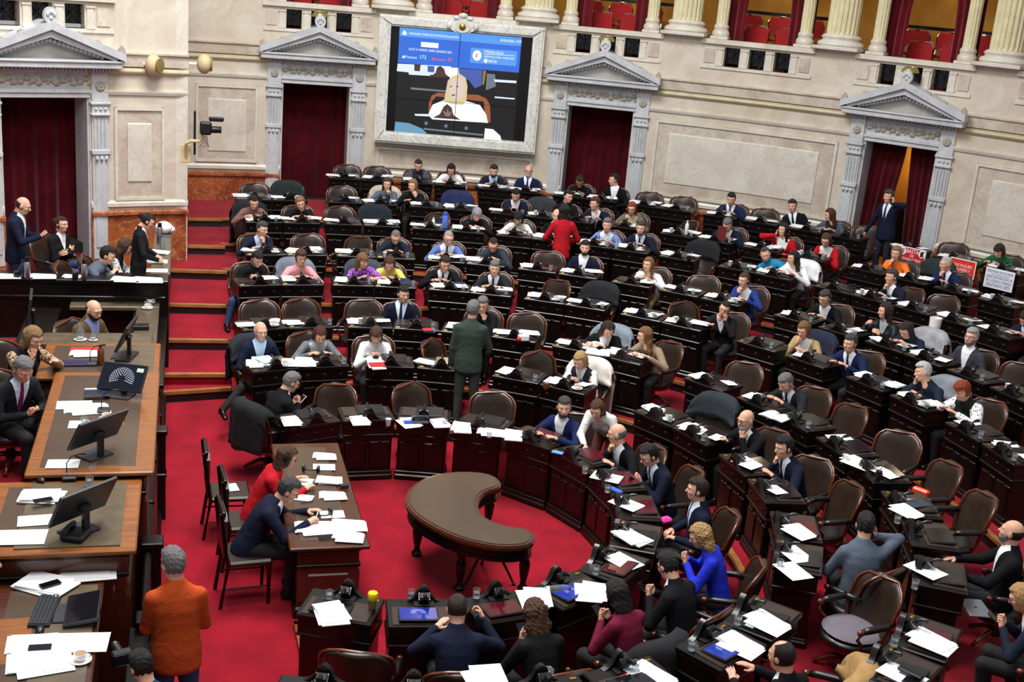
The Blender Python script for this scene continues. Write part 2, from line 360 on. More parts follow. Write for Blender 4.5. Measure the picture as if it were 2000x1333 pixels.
def make_door(idx, th, R, label):
    M = frame_at(th, R); D = struct(obj('door_%d' % idx, None)); D.matrix_world = M; D['label'] = label
    P = lambda n_, mb, mt, sm=False: mb.build(n_, mt, D, sm)
    hw, zt = 0.71, 3.6
    z0 = 0.9
    for sx in (-1, 1):
        b = MB(); xa = sx*(hw+0.02); xb = sx*(hw+0.30); x0, x1 = min(xa, xb), max(xa, xb)
        b.box(x0, x1, -0.08, 0.5, z0, zt-0.9, 0.008); b.box(x0+0.04, x1-0.04, -0.10, -0.06, z0+0.2, zt-0.98, 0.01); P('pilaster', b, GREYM)
        b = MB(); b.box(x0, x1, -0.07, 0.3, zt-0.9, zt-0.28)
        for k in range(4): b.lathe([(0.026, zt-0.84), (0.026, zt-0.34)], 8, cx=x0+0.05+k*0.06, cy=-0.075)
        P('fluted_shaft', b, GREYM, True)
        b = MB(); b.box(x0-0.02, x1+0.02, -0.12, 0.2, zt-0.92, zt-0.84, 0.01); b.box(x0-0.02, x1+0.02, -0.13, 0.2, zt-0.28, zt-0.24, 0.01); b.box(x0, x1, -0.09, 0.2, zt-0.24, zt-0.1); b.box(x0-0.03, x1+0.03, -0.13, 0.2, zt-0.1, zt-0.05, 0.01)
        for k in range(3):
            b.ball((x0+0.06+k*0.08, -0.12, zt-0.98), 0.03, 0.03, 0.045, 8, 6); b.ball((x0+0.06+k*0.08, -0.1, zt-0.17), 0.026, 0.026, 0.026, 8, 6)
        P('capital', b, GREYM, True)
        b = MB(); b.box(x0, x1, -0.09, 0.2, zt-0.05, zt+0.42, 0.008); P('block', b, GREYM)
        b = MB()
        for k in range(8):
            a = k*math.pi/4; b.ball(((x0+x1)/2+0.05*math.cos(a), -0.1, zt+0.2+0.05*math.sin(a)), 0.035, 0.03, 0.035, 8, 5)
        b.ball(((x0+x1)/2, -0.11, zt+0.2), 0.03, 0.03, 0.03, 8, 5); P('rosette', b, STONE, True)
        b = MB()
        for k in range(6): b.box(x0+k*0.05, x0+0.03+k*0.05, -0.16, 0, zt+0.43, zt+0.5)
        P('dentil', b, GREYM)
        b = MB(); b.box(sx*hw-0.03, sx*hw+0.03, 0.0, 0.55, z0, zt, 0.005); P('jamb', b, GREYM)
    b = MB(); b.box(-hw-0.02, hw+0.02, -0.04, 0.5, zt, zt+0.1, 0.008); b.box(-hw-0.02, hw+0.02, -0.07, 0.5, zt+0.08, zt+0.14, 0.008); P('lintel', b, GREYM)
    b = MB(); b.box(-hw-0.02, hw+0.02, -0.02, 0.5, zt+0.12, zt+0.44)
    P('frieze', b, GREYM)
    b = MB(); nn = 15
    for k in range(nn):
        x = -0.66+1.32*k/(nn-1); b.ball((x, -0.03, zt+0.27+0.04*math.sin(k*1.9)), 0.055, 0.03, 0.05, 8, 5); b.ball((x+0.045, -0.03, zt+0.27-0.05*math.sin(k*1.9)), 0.028, 0.02, 0.028, 8, 5)
    P('carved_garland', b, STONE, True)
    b = MB()
    for k in range(22): b.box(-0.66+k*0.0605, -0.63+k*0.0605, -0.10, 0, zt+0.44, zt+0.5)
    P('dentil_band', b, GREYM)
    pw = 1.16; zb = zt+0.5; ap = 4.74
    b = MB(); b.box(-pw, pw, -0.34, 0.3, zb, zb+0.11, 0.012); b.box(-pw-0.02, pw+0.02, -0.37, 0.3, zb+0.09, zb+0.13, 0.01); P('cornice', b, GREYM)
    b = MB(); b.prism([(-pw+0.1, zb+0.12), (pw-0.1, zb+0.12), (0, ap-0.1)], -0.1, 0.3); P('tympanum', b, marble('tympanum_marble', 'B4B3AC', 'A19F97', '8A887F', 1.5, 0.4, 0.2))
    for sx in (-1, 1):
        b = MB()
        q = [(sx*(pw+0.03), zb+0.12), (sx*(pw+0.03), zb+0.24), (0, ap+0.08), (0, ap-0.05)]
        b.prism(q, -0.40, 0.3); q2 = [(sx*(pw-0.12), zb+0.12), (sx*(pw-0.04), zb+0.17), (0, ap-0.04), (0, ap-0.17)]
        b.prism(q2, -0.33, 0.2); P('raking_cornice', b, GREYM)
        b = MB(); L_ = math.hypot(pw-0.2, ap-0.1-zb-0.15)
        for k in range(13):
            f = (k+0.6)/13; x = sx*(pw-0.26)*(1-f); z = zb+0.13+(ap-0.24-zb-0.13)*f; b.box(x-0.024, x+0.024, -0.24, -0.1, z, z+0.055)
        P('raking_dentils', b, GREYM)
        for f in (0.02, 0.36, 0.62):
            b = MB(); x = sx*(pw)*(1-f); z = zb+0.22+(ap+0.06-zb-0.22)*f; hh = 0.15 if f < 0.1 else 0.06
            b.prism([(x-0.06, z), (x+0.06, z), (x+0.05, z+hh*0.6), (x, z+hh), (x-0.05, z+hh*0.6)], -0.36, -0.30); P('acroterion', b, STONE)
    b = MB(); b.prism([(0.11*math.cos(R_(a_)), ap+0.16+0.13*math.sin(R_(a_))) for a_ in range(-50, 231, 20)], -0.38, -0.3)
    for k in range(5):
        a_ = R_(30+30*k); b.ball((0.06*math.cos(a_), -0.385, ap+0.14+0.08*math.sin(a_)), 0.025, 0.02, 0.04, 8, 5)
    b.ball((0, -0.385, ap+0.12), 0.03, 0.02, 0.03, 8, 5); P('apex_palmette', b, GREYM, True)
    return D
d1 = make_door(1, D1, RI, 'grey marble door with pediment and closed curtain at the far left')
d2 = make_door(2, D2, RW, 'grey marble door with pediment left of the big screen')
d3 = make_door(3, D3, RW, 'grey marble door with pediment right of the big screen')
d4 = make_door(4, D4, RW, 'grey marble door with pediment and parted curtains at the right')
# wall over the doors + vestibules
for i_, (th, R) in enumerate(((D1, RI), (D2, RW), (D3, RW), (D4, RW))):
    h = HD if R > 12 else 3.9
    b = MB(); b.abox(R, R+0.5, 3.6, Z_LEDGE, th-h-0.05, th+h+0.05); struct(b.build('wall_over_door', CREAM))
    M = frame_at(th, R); b = MB()
    b.box(-0.95, 0.95, 1.6, 1.65, 0.8, 3.9); b.box(-1.0, -0.95, 0.5, 1.65, 0.8, 3.9); b.box(0.95, 1.0, 0.5, 1.65, 0.8, 3.9); b.box(-1, 1, 0.5, 1.65, 3.85, 3.9); b.box(-1, 1, 0.3, 1.65, 0.95, 1.11)
    o = pobj('wall_vestibule', b, DARKV if i_ < 3 else OCHRE, M, None); struct(o)
for k, (D, lab) in enumerate(((d1, 'deep crimson curtain closing the door at the far left'), (d2, 'deep crimson curtain closing the door left of the screen'), (d3, 'deep crimson curtain closing the door right of the screen'))):
    b = MB(); wavy(b, -0.80, 0.80, 1.12, 3.75, 0.78, 0.04, 9)
    o = tag(pobj('door_curtain', b, VELVETD, D.matrix_world.copy(), None, True), lab, 'curtain', 'closed door curtains')
for sx, lab in ((-1, 'left half of the parted crimson curtain in the doorway with the man on the phone'), (1, 'right half of the parted crimson curtain in the doorway with the man on the phone')):
    b = MB()
    wavy(b, 0, 0, 1.12, 3.6, 0.42, 0.04, 5, 30, taper=lambda f, sx=sx: (sx*0.74, sx*(0.10+(-0.02 if sx < 0 else 0.06)-0.08*f+(0.28*(1-f)**1.5 if sx < 0 else 0.10*(1-f)))))
    tag(pobj('door_curtain', b, VELVETD, d4.matrix_world.copy(), None, True), lab, 'curtain', 'parted door curtains')
b = MB(); b.box(-0.6, 0.6, 1.55, 1.59, 1.12, 2.2); b.box(-0.05, 0.5, 1.5, 1.58, 2.18, 2.24)
struct(pobj('vestibule_panelling', b, WOODD, d4.matrix_world.copy(), None))
l_ = bpy.data.lights.new('vestibule_lamp', 'POINT'); l_.energy = 28; l_.color = (1, 0.72, 0.35); l_.shadow_soft_size = 0.2
lo = bpy.data.objects.new('vestibule_lamp', l_); COL.objects.link(lo); lo.location = d4.matrix_world@Vector((0.2, 1.0, 3.3))
# ---------------------------------------------------------------- balcony zone
def balcony(th, R, idx, label, holes=True):
    k = RW/R; B = struct(obj('balustrade', None)); B['label'] = label
    h = 4.5*k
    def A(n_, mt, *boxes):
        b = MB()
        for q in boxes: b.abox(*q)
        return b.build(n_, mt, B)
    A('base_course', CREAM, (R, R+0.22, Z_LEDGE, Z_B0+0.08, th-h, th+h)); A('base_ledge', PALE, (R-0.03, R+0.2, Z_B0+0.02, Z_B0+0.08, th-h, th+h))
    A('top_course', CREAM, (R, R+0.22, Z_SQ1, Z_CAP-0.08, th-h, th+h)); A('handrail', PALE, (R-0.07, R+0.3, Z_CAP-0.09, Z_CAP, th-h-0.1, th+h+0.1))
    e = [(-h, -2.65*k), (-1.4*k, -0.65*k), (0.65*k, 1.4*k), (2.65*k, h)]
    A('upright', CREAM, *[(R, R+0.22, Z_B0+0.08, Z_SQ1, th+a0, th+a1) for a0, a1 in e])
    for c_ in (-3.0*k, -1.02*k, 1.02*k, 3.0*k):
        A('strip', PALE, (R-0.025, R, Z_B0+0.09, Z_SQ1-0.02, th+c_-0.22*k, th+c_+0.22*k), (R-0.04, R, Z_SQ1-0.05, Z_SQ1-0.02, th+c_-0.3*k, th+c_+0.3*k), (R-0.04, R, Z_B0+0.08, Z_B0+0.12, th+c_-0.3*k, th+c_+0.3*k))
    for c_ in (-3.85*k, 3.85*k): A('end_panel', PINK, (R-0.02, R, Z_B0+0.13, Z_SQ1-0.05, th+c_-0.42*k, th+c_+0.42*k))
    for c_ in (-2.03*k, 0, 2.03*k):
        M = frame_at(th+c_, R); b = MB()
        for q in range(4):
            a = q*math.pi/4; L_ = 0.16 if q % 2 == 0 else 0.21
            b.tube([(-L_*math.cos(a), 0.12, 4.925-L_*math.sin(a)), (L_*math.cos(a), 0.12, 4.925+L_*math.sin(a))], 0.006, 5)
        b.ball((0, 0.11, 4.925), 0.022, 0.02, 0.022, 8, 6)
        o = b.build('star_grille', mat('dark_bronze', '3A3634', 0.35, metal=0.8), B); o.matrix_world = M
        b = MB(); b.box(-0.17, 0.17, 0.20, 0.21, 4.76, 5.09); o = b.build('grille_back', mat('grille_shade_black', '0A0A10', 0.08), B); o.matrix_world = M  # near-black sheet paints the shade of the interior behind the open grille
    return B
BAYS = [(D1, RI, 'balustrade with three star grilles above the far left door'), (D2, RW, 'balustrade with three star grilles above the door left of the screen'), (76.5, RW, 'balustrade above the big screen'), (D3, RW, 'balustrade with three star grilles above the door right of the screen'), (52.1, RW, 'balustrade with three star grilles above the wide marble panel'), (D4, RW, 'balustrade with three star grilles above the right door'), (27.5, RW, 'balustrade at the right end of the gallery')]
for i_, (th, R, lab) in enumerate(BAYS): balcony(th, R, i_, lab)
piers = [(21.0, 23.0), (32.0, 35.25), (44.25, 47.6), (56.6, 59.9), (68.9, 72.0), (81.0, 83.9), (92.9, 104)]
for a0, a1 in piers:
    b = MB(); b.abox(RW, RW+0.5, Z_LEDGE, 5.24, a0-0.02, a1+0.02); struct(b.build('wall_gallery_pier', CREAM))
b = MB(); b.abox(RI, RI+0.5, Z_LEDGE, Z_TOP, 102.2, 108.9); struct(b.build('wall_left_upper', CREAM))
b = MB(); b.abox(RW+0.05, RW+0.5, 5.2, Z_TOP, 92.6, 104); struct(b.build('wall_back_left_upper', PINK))
# gallery boxes: floor, back wall, columns
b = MB(); b.abox(RW+0.3, 17.2, 4.45, 4.6, -5, 104); struct(b.build('gallery_floor', mat('gallery_carpet', '5A0E16', 0.95)))
b = MB(); b.abox(17.0, 17.2, 4.6, Z_TOP, -5, 104); struct(b.build('wall_gallery_back', OCHRE))
b = MB(); b.abox(RW-0.1, 17.2, Z_TOP, Z_TOP+0.2, -5, 104); b.abox(RI-0.1, RI+3, Z_TOP, Z_TOP+0.2, 102, 132); struct(b.build('gallery_ceiling', CREAM))
def column(th, R, rad, z0, z1, name, fl_n=20):
    p = (R*math.cos(R_(th)), R*math.sin(R_(th)))
    c = struct(obj(name, None, None, (p[0], p[1], 0), R_(th)))
    b = MB(); b.box(-rad*1.5, rad*1.5, -rad*1.5, rad*1.5, z0, z0+0.05*(1+rad), 0.01); b.build('plinth', PALE, c)
    b = MB(); b.lathe([(rad*1.42, z0+0.06), (rad*1.5, z0+0.10), (rad*1.42, z0+0.15), (rad*1.2, z0+0.18), (rad*1.2, z0+0.2), (rad*1.3, z0+0.24), (rad*1.1, z0+0.29)], 24); b.build('base', PALE, c, True)
    b = MB(); vs = []; n = fl_n*4
    for z in (z0+0.28, z0+0.36, z1):
        for i in range(n):
            a = 2*math.pi*i/n; r = rad*(1.0 if z < z0+0.3 or i % 4 < 2 else 0.9); vs.append((r*math.cos(a), r*math.sin(a), z))
    b.add(vs, [(j*n+i, j*n+(i+1) % n, (j+1)*n+(i+1) % n, (j+1)*n+i) for j in range(2) for i in range(n)])
    b.build('shaft', mat('gallery_column_stone', 'D6CDA6', 0.45, var=0.1, scale=5), c)
for a_ in (33.6, 45.9, 58.25, 70.4, 82.4): column(a_, RW+0.22, 0.30, 5.24, Z_TOP, 'gallery_column')
for bc in (D4, 52.1, D3, 76.5, D2):
    for sg in (-1, 1):
        column(bc+sg*3.35, RW+0.28, 0.12, 5.22, Z_TOP, 'slim_gallery_column', 12)
for bc, nm in ((D4, 'above the right door'), (52.1, 'above the wide marble panel'), (D3, 'above the door right of the screen'), (76.5, 'above the big screen'), (D2, 'above the door left of the screen')):
    for sg, w_ in ((-1, 'right'), (1, 'left')):
        b = MB(); M = frame_at(bc, RW)
        wavy(b, 0, 0, 4.6, Z_TOP, 0.55, 0.04, 4, 24, taper=lambda f, sg=sg: (-sg*0.95, -sg*(0.45-0.3*max(0, f-0.45))))
        tag(pobj('box_curtain', b, VELVET, M, None, True), 'crimson gallery curtain on the %s of the box %s' % (w_, nm), 'curtain', 'gallery curtains')
# red gallery chairs
def gallery_chair():
    c = obj('gallery_chair', None); 
    b = MB(); b.box(-0.24, 0.24, -0.22, 0.24, 0.42, 0.48, 0.02); b.build('seat', SCARLET, c)
    b = MB(); b.prism([(-0.24, 0.56), (0.24, 0.56), (0.25, 0.8), (0.19, 0.9), (-0.19, 0.9), (-0.25, 0.8)], -0.26, -0.21); b.build('backrest', SCARLET, c)
    for sx in (-1, 1):
        b = MB(); b.tube([(sx*0.25, 0.22, 0), (sx*0.25, 0.22, 0.45), (sx*0.25, -0.2, 0.45), (sx*0.255, -0.24, 0.56), (sx*0.265, -0.24, 0.8), (sx*0.2, -0.24, 0.92), (0, -0.24, 0.93)], 0.013, 6); b.build('frame_tube', CHROME, c, True)
        b = MB(); b.tube([(sx*0.25, -0.2, 0.45), (sx*0.25, -0.24, 0)], 0.013, 6); b.build('leg', CHROME, c, True)
    return c
gch = gallery_chair(); first = True
GN = {D4: 'right door', 52.1: 'wide marble panel', D3: 'door right of the screen', 76.5: 'big screen', D2: 'door left of the screen'}
for bc in (D4, 52.1, D3, 76.5, D2):
    for row in (0, 1):
        for k, dx in enumerate((-0.66, 0.0, 0.66) if row else (-0.33, 0.33)):
            M = frame_at(bc, RW); p = M@Vector((dx, 0.98+0.72*row, 4.6+0.22*row))
            o = gch if first else copy_tree(gch); first = False
            o.location = p; o.rotation_euler = (0, 0, R_(bc+90))
            tag(o, 'red gallery chair, %s row %s, above the %s' % (('front', 'back')[row], ('left', 'middle', 'right')[k] if row else ('left', 'right')[k], GN[bc]), 'chair', 'red gallery chairs')
for bc in GN:
    M = frame_at(bc, RW); b = MB(); b.box(-1.2, 1.2, 1.25, 2.6, 4.6, 4.82); struct(pobj('gallery_step', b, MATS['gallery_carpet'], M, None))
    b = MB(); b.box(-1.3, 1.3, 2.0, 2.05, 5.75, 5.82)
    for x in (-0.7, 0, 0.7): b.box(x-0.03, x+0.03, 2.0, 2.05, 4.8, 5.8)
    struct(pobj('gallery_rail', b, WOODD, M, None))
    l_ = bpy.data.lights.new('gallery_lamp', 'POINT'); l_.energy = 22; l_.color = (1, 0.8, 0.5); l_.shadow_soft_size = 0.15
    lo = bpy.data.objects.new('gallery_lamp', l_); COL.objects.link(lo); lo.location = M@Vector((0, 1.3, 7.2))

# low wooden-edged landing beside the first near desk
q = [at(573, 1215, .06), at(640, 1215, .06), at(672, 1400, .06), at(612, 1400, .06)]
b = MB(); b.prism([(p[0], p[1]) for p in q], 0, .055, 'z'); lp = struct(b.build('floor_landing', CARPET))
for i0, i1 in ((0, 1), (3, 0)):
    a_, c_ = Vector((q[i0][0], q[i0][1], .03)), Vector((q[i1][0], q[i1][1], .03)); d_ = (c_-a_).normalized(); n_ = Vector((-d_.y, d_.x, 0))*.05
    b = MB(); b.add([tuple(v+Vector((0, 0, e))) for v in (a_, c_, c_-n_ if i0 == 0 else c_+n_*-1, a_-n_) for e in (-.03, .035)], [(0, 2, 4, 6), (1, 3, 5, 7), (0, 2, 3, 1), (2, 4, 5, 3), (4, 6, 7, 5), (6, 0, 1, 7)]); b.build('nosing', WOODO, lp)
# ================================================================ BIG SCREEN
MS = frame_at(76.55, RW-0.20)
SW, SZ0, SZ1 = 1.70, 2.53, 5.14          # frame half width, bottom, top
SCR = thing('video_wall', 'big lit video wall in a veined white marble frame between two doors', 'screen'); SCR.matrix_world = MS
for nm, pts in (('frame_left', [(-SW, SZ0), (-SW+.24, SZ0+.24), (-SW+.24, SZ1-.22), (-SW, SZ1)]), ('frame_right', [(SW, SZ0), (SW-.24, SZ0+.24), (SW-.24, SZ1-.22), (SW, SZ1)]),
                ('frame_top', [(-SW, SZ1), (-SW+.24, SZ1-.22), (SW-.24, SZ1-.22), (SW, SZ1)]), ('frame_bottom', [(-SW, SZ0), (-SW+.24, SZ0+.24), (SW-.24, SZ0+.24), (SW, SZ0)])):
    b = MB(); b.prism(pts, -0.16, 0.3); cx_ = sum(p[0] for p in pts)/4; cz_ = sum(p[1] for p in pts)/4
    sh = [(cx_+(p[0]-cx_)*(0.985 if abs(p[0]-cx_) > .3 else 0.62), cz_+(p[1]-cz_)*(0.97 if abs(p[1]-cz_) > .3 else 0.62)) for p in pts]
    b.prism(sh, -0.20, -0.15); b.build(nm, FRAMEM, SCR)
b = MB()
b.prism([(0.30*math.cos(R_(a)), SZ1-0.08+0.17*math.sin(R_(a))) for a in range(0, 360, 20)], -0.26, -0.1)
b.prism([(0.17*math.cos(R_(a)), SZ1-0.12+0.12*math.sin(R_(a))) for a in range(0, 360, 20)], -0.29, -0.2)
for sx in (-1, 1):
    b.ball((sx*0.27, -0.25, SZ1-0.1), 0.06, 0.05, 0.08, 8, 6); b.ball((sx*0.14, -0.25, SZ1+0.05), 0.07, 0.05, 0.05, 8, 6)
b.ball((0, -0.25, SZ1+0.1), 0.1, 0.05, 0.06, 8, 6); b.build('crest', FRAMEM, SCR, True)
b = MB(); b.ball((0, -0.3, SZ1-0.12), 0.07, 0.02, 0.07, 10, 6); b.build('crest_boss', BRASS, SCR, True)
b = MB(); b.box(-1.47, 1.47, -0.06, 0.02, SZ0+0.22, SZ1-0.20); b.build('bezel', mat('screen_black', '0B0908', 0.25), SCR)
# the picture: traced in an auxiliary 0..1315 x 0..1100 frame, mapped flat onto the screen
PX0, PX1, PZ0, PZ1 = -1.29, 1.23, SZ0+0.24, SZ1-0.24
_q = [(145, 85), (1460, 180), (1395, 1285), (75, 1190)]
def uv(x, y):
    u, v = 0.5, 0.5
    for _ in range(12):
        fx = (1-u)*(1-v)*_q[0][0]+u*(1-v)*_q[1][0]+u*v*_q[2][0]+(1-u)*v*_q[3][0]-x
        fy = (1-u)*(1-v)*_q[0][1]+u*(1-v)*_q[1][1]+u*v*_q[2][1]+(1-u)*v*_q[3][1]-y
        a = (1-v)*(_q[1][0]-_q[0][0])+v*(_q[2][0]-_q[3][0]); b_ = (1-u)*(_q[3][0]-_q[0][0])+u*(_q[2][0]-_q[1][0])
        c = (1-v)*(_q[1][1]-_q[0][1])+v*(_q[2][1]-_q[3][1]); d = (1-u)*(_q[3][1]-_q[0][1])+u*(_q[2][1]-_q[1][1])
        det = a*d-b_*c; u -= (d*fx-b_*fy)/det; v -= (a*fy-c*fx)/det
    return u, v
_lay = [0]
def emis(name, col, k=1.0): return mat('screen_'+name, col, 0.6, emit=k)
def spoly(name, pts, M_, raw=False):
    _lay[0] += 1; y = -0.062-0.0004*_lay[0]
    P_ = [(PX0+(PX1-PX0)*u, PZ1-(PZ1-PZ0)*v) for u, v in (pts if raw else [uv(*p) for p in pts])]
    b = MB(); b.add([(x, y, z) for x, z in P_], [tuple(range(len(P_)))]); return b.build(name, M_, SCR)
EB, EL, EW, EK = emis('blue', '2F6FE0', 1.0), emis('light_blue', '5AA0F5', 1.0), emis('white', 'FFFFFF', 1.15), emis('dark', '0C0A10', 0.5)
ER, EGn, EC, EH, EF, ECH, EJ, EBR, EGR = emis('red', 'FF5A6E', 1), emis('mint', 'CFFFF0', 1.1), emis('pale', 'DCE8F5', 1.1), emis('blond', 'DCCFA0', 1), emis('face', 'EBD2C6', .95), emis('chair', 'B0623A', .8), emis('jacket', '4A63B8', .9), emis('brown', '5A3A34', .7), emis('grey', '7C8792', .8)
ETL = emis('teal', '6FA6C8', 0.9)
spoly('picture_background', [(0, 0), (1, 0), (1, 1), (0, 1)], EK, True)
spoly('header_panel', [(0, 0), (1, 0), (1, 0.335), (0, 0.335)], EB, True)
spoly('title_band', [(0, 0), (1, 0), (1, 0.082), (0, 0.082)], EL, True)
spoly('button', [(375, 235), (563, 248), (560, 300), (372, 286)], EW)
spoly('speaker_card', [(915, 290), (1418, 325), (1405, 482), (902, 447)], EL)
spoly('portrait_disc', [(980+48*math.cos(R_(a)), 372+55*math.sin(R_(a))) for a in range(0, 360, 20)], EW)
spoly('portrait_mark', [(960, 390), (975, 350), (985, 350), (978, 395)], ER); spoly('portrait_mark', [(990, 395), (985, 352), (1003, 352), (1006, 395)], EC)
spoly('clock_disc', [(1075+20*math.cos(R_(a)), 427+23*math.sin(R_(a))) for a in range(0, 360, 30)], EW)
spoly('card_rule', [(1060, 355), (1385, 370), (1385, 374), (1060, 359)], EW)
spoly('emblem_dome', [(170, 158), (180, 130), (195, 115), (212, 130), (222, 160)], EW); spoly('emblem_bowl', [(168, 150), (222, 154), (205, 165), (185, 163)], EW)
for x0, y0 in ((165, 405), (485, 425)): spoly('people_icon', [(x0, y0), (x0+10, y0-20), (x0+22, y0-30), (x0+32, y0-18), (x0+36, y0+2)], EGn if x0 < 200 else ER)
# picture of a seated speaker at a carved desk
spoly('window_light', [(120, 465), (700, 490), (690, 600), (110, 545)], EC)
spoly('dark_upright', [(300, 472), (370, 476), (360, 545), (300, 540)], EBR); spoly('blue_shape', [(445, 485), (520, 490), (515, 555), (445, 550)], EJ)
spoly('white_figure', [(640, 500), (790, 505), (800, 600), (690, 620), (640, 590)], EW)
spoly('blue_jacket', [(780, 510), (1040, 525), (1035, 690), (960, 720), (900, 640), (790, 590)], EJ)
spoly('gold_upright', [(1050, 530), (1080, 532), (1062, 680), (1040, 680)], emis('gold', 'B08A3A', .8)); spoly('grey_shape', [(1090, 560), (1180, 570), (1190, 700), (1080, 740)], EGR)
spoly('rear_desk', [(260, 560), (690, 600), (650, 760), (255, 725)], emis('desk', '1A1114', .6)); spoly('rear_desk_edge', [(260, 715), (650, 745), (650, 765), (260, 738)], EGR); spoly('rear_desk_top', [(240, 545), (480, 565), (470, 592), (240, 580)], EC)
spoly('rear_finial', [(470, 600), (530, 560), (550, 500), (585, 485), (625, 520), (640, 570), (690, 610)], EBR)
spoly('right_desk', [(1200, 700), (1410, 712), (1400, 830), (1190, 815)], emis('desk2', '17141A', .6)); spoly('right_papers', [(1165, 622), (1415, 636), (1412, 662), (1180, 650)], EC); spoly('right_edge', [(1180, 805), (1400, 822), (1398, 836), (1180, 822)], EC)
spoly('chair_back', [(455, 980), (460, 880), (490, 800), (560, 770), (1000, 790), (1090, 830), (1130, 900), (1140, 1080), (1090, 1100), (1060, 860), (540, 810), (490, 870), (480, 980)], ECH)
spoly('shoulders', [(450, 1010), (500, 900), (620, 850), (880, 860), (1020, 900), (1090, 1000), (1110, 1090), (500, 1060)], EW)
spoly('hair', [(625, 860), (650, 720), (665, 640), (720, 590), (800, 570), (860, 610), (880, 700), (870, 850), (830, 900), (700, 890)], EH)
spoly('face', [(690, 640), (750, 610), (820, 620), (850, 680), (840, 770), (800, 840), (740, 850), (700, 800), (680, 720)], EF)
for x in (698, 770): spoly('eye', [(x-14, 702), (x, 694), (x+16, 702), (x, 712)], EBR)
spoly('mouth', [(700, 795), (730, 785), (752, 792), (728, 803)], EBR)
spoly('front_desk', [(380, 1050), (1090, 1090), (1060, 1250), (400, 1170)], emis('desk3', '140D10', .6)); spoly('desk_papers', [(300, 1000), (560, 1000), (560, 1030), (310, 1020)], EC); spoly('desk_edge', [(400, 1150), (1060, 1215), (1058, 1232), (410, 1172)], EGR)
spoly('front_finial', [(505, 1040), (580, 1000), (620, 920), (660, 890), (710, 930), (730, 1010), (810, 1060)], EBR)
spoly('leaf_carving', [(640, 1020), (610, 960), (655, 985), (665, 930), (680, 985), (715, 965), (690, 1025)], emis('leaf', '9A837C', .8))
for x, y in ((430, 1100), (648, 1128), (872, 1150)): spoly('desk_boss', [(x+20*math.cos(R_(a)), y+20*math.sin(R_(a))) for a in range(0, 360, 40)], EGR)
spoly('teal_shoulder', [(78, 1190), (90, 1085), (240, 1100), (390, 1160), (440, 1215)], ETL); spoly('sleeve', [(1070, 1260), (1080, 1150), (1170, 1160), (1250, 1230), (1265, 1280)], EW)
b = MB(); _lay[0] += 2; yy = -0.062-0.0004*_lay[0]; xm = PX0+(PX1-PX0)*0.4985; b.box(xm-0.006, xm+0.006, yy-0.001, yy, PZ0, PZ1); b.build('panel_joint', MATS['screen_black'], SCR)
b = MB(); zm = PZ0+(PZ1-PZ0)*0.33; b.box(PX0, PX1, yy-0.001, yy, zm-0.004, zm+0.004); b.build('panel_joint', MATS['screen_black'], SCR)
def stext(s, x, y, hpx, M_, sx=1.0):
    u, v = uv(x, y); me = text_mesh(s, hpx/1105*(PZ1-PZ0)*1.38, M_, sx=sx); o = obj('lettering', me, SCR)
    _lay[0] += 1; o.location = (PX0+(PX1-PX0)*u, -0.062-0.0004*_lay[0], PZ1-(PZ1-PZ0)*v); o.rotation_euler = (R_(90), 0, 0); return o
stext('HONORABLE CÁMARA DE DIPUTADOS DE LA NACIÓN', 246, 158, 24, EW, 0.64); stext('30/06/2026 17:07', 1226, 221, 26, EW, 0.92)
stext('OD N° 211 HONOR. CAMPO ORGÁNICO 2024', 240, 322, 26, EW, 0.62)
stext('Presentes:', 203, 405, 32, EGn, 0.70); stext('173', 352, 412, 42, EGn, 0.9); stext('Ausentes:', 527, 427, 30, ER, 0.70); stext('84', 662, 436, 40, ER, 0.9)
stext('STRADA JULIA', 1055, 345, 32, EW, 0.74); stext('UNIÓN POR LA PATRIA - BUENOS AIRES', 1055, 390, 21, EW, 0.62); stext('04:36', 1102, 444, 34, EW, 0.9)
# ================================================================ ROSTRUM
def moulded(name, x0, x1, y0, y1, z0, z1, top_m, label, cat='desk', inset=None, glass=True, over=0.05, cen=None):
    T = thing(name, label, cat, ((x0+x1)/2, (y0+y1)/2, 0)); ox, oy = (x0+x1)/2, (y0+y1)/2
    def P(n_, mt, *bx):
        b = MB()
        for q in bx: b.box(q[0]-ox, q[1]-ox, q[2]-oy, q[3]-oy, q[4], q[5], q[6] if len(q) > 6 else 0.008)
        return b.build(n_, mt, T)
    P('body', WOODM, (x0+.03, x1-.03, y0+.03, y1-.03, z0, z1-.05))
    P('plinth', WOODD, (x0, x1, y0, y1, z0, z0+.12, .02)); P('frieze', WOODD, (x0+.015, x1-.015, y0+.015, y1-.015, z1-.26, z1-.22), (x0+.01, x1-.01, y0+.01, y1-.01, z1-.09, z1-.04))
    P('top', top_m, (x0-over, x1+over, y0-over, y1+over, z1-.045, z1, .012))
    if glass:
        g = 0.11; P('glass_plate', GLASSY, (x0+g-over, x1-g, y0+g-.02, y1-g+.02, z1-.002, z1+.006, .002))
    L_ = y1-y0; n = max(1, int(L_/0.62)); 
    for k in range(n):
        a0 = y0+.06+k*(L_-.12)/n; a1 = y0+.06+(k+1)*(L_-.12)/n-.06
        P('front_panel', WOODM, (x1-.04, x1-.012, a0, a1, z0+.18, z1-.32, .015))
    W_ = x1-x0
    P('end_panel', WOODM, (x0+.12, x1-.12, y0+.01, y0+.04, z0+.18, z1-.32, .015))
    return T
pf = MB(); pf.box(-6.2, -3.55, -4.6, 2.7, 0, .95); pf.box(-4.8, -2.7, 2.9, 5.3, 0, .45); pf.box(-6.2, -2.62, 5.3, 9.2, 0, .78)
struct(pf.build('rostrum_platform', CARPET))
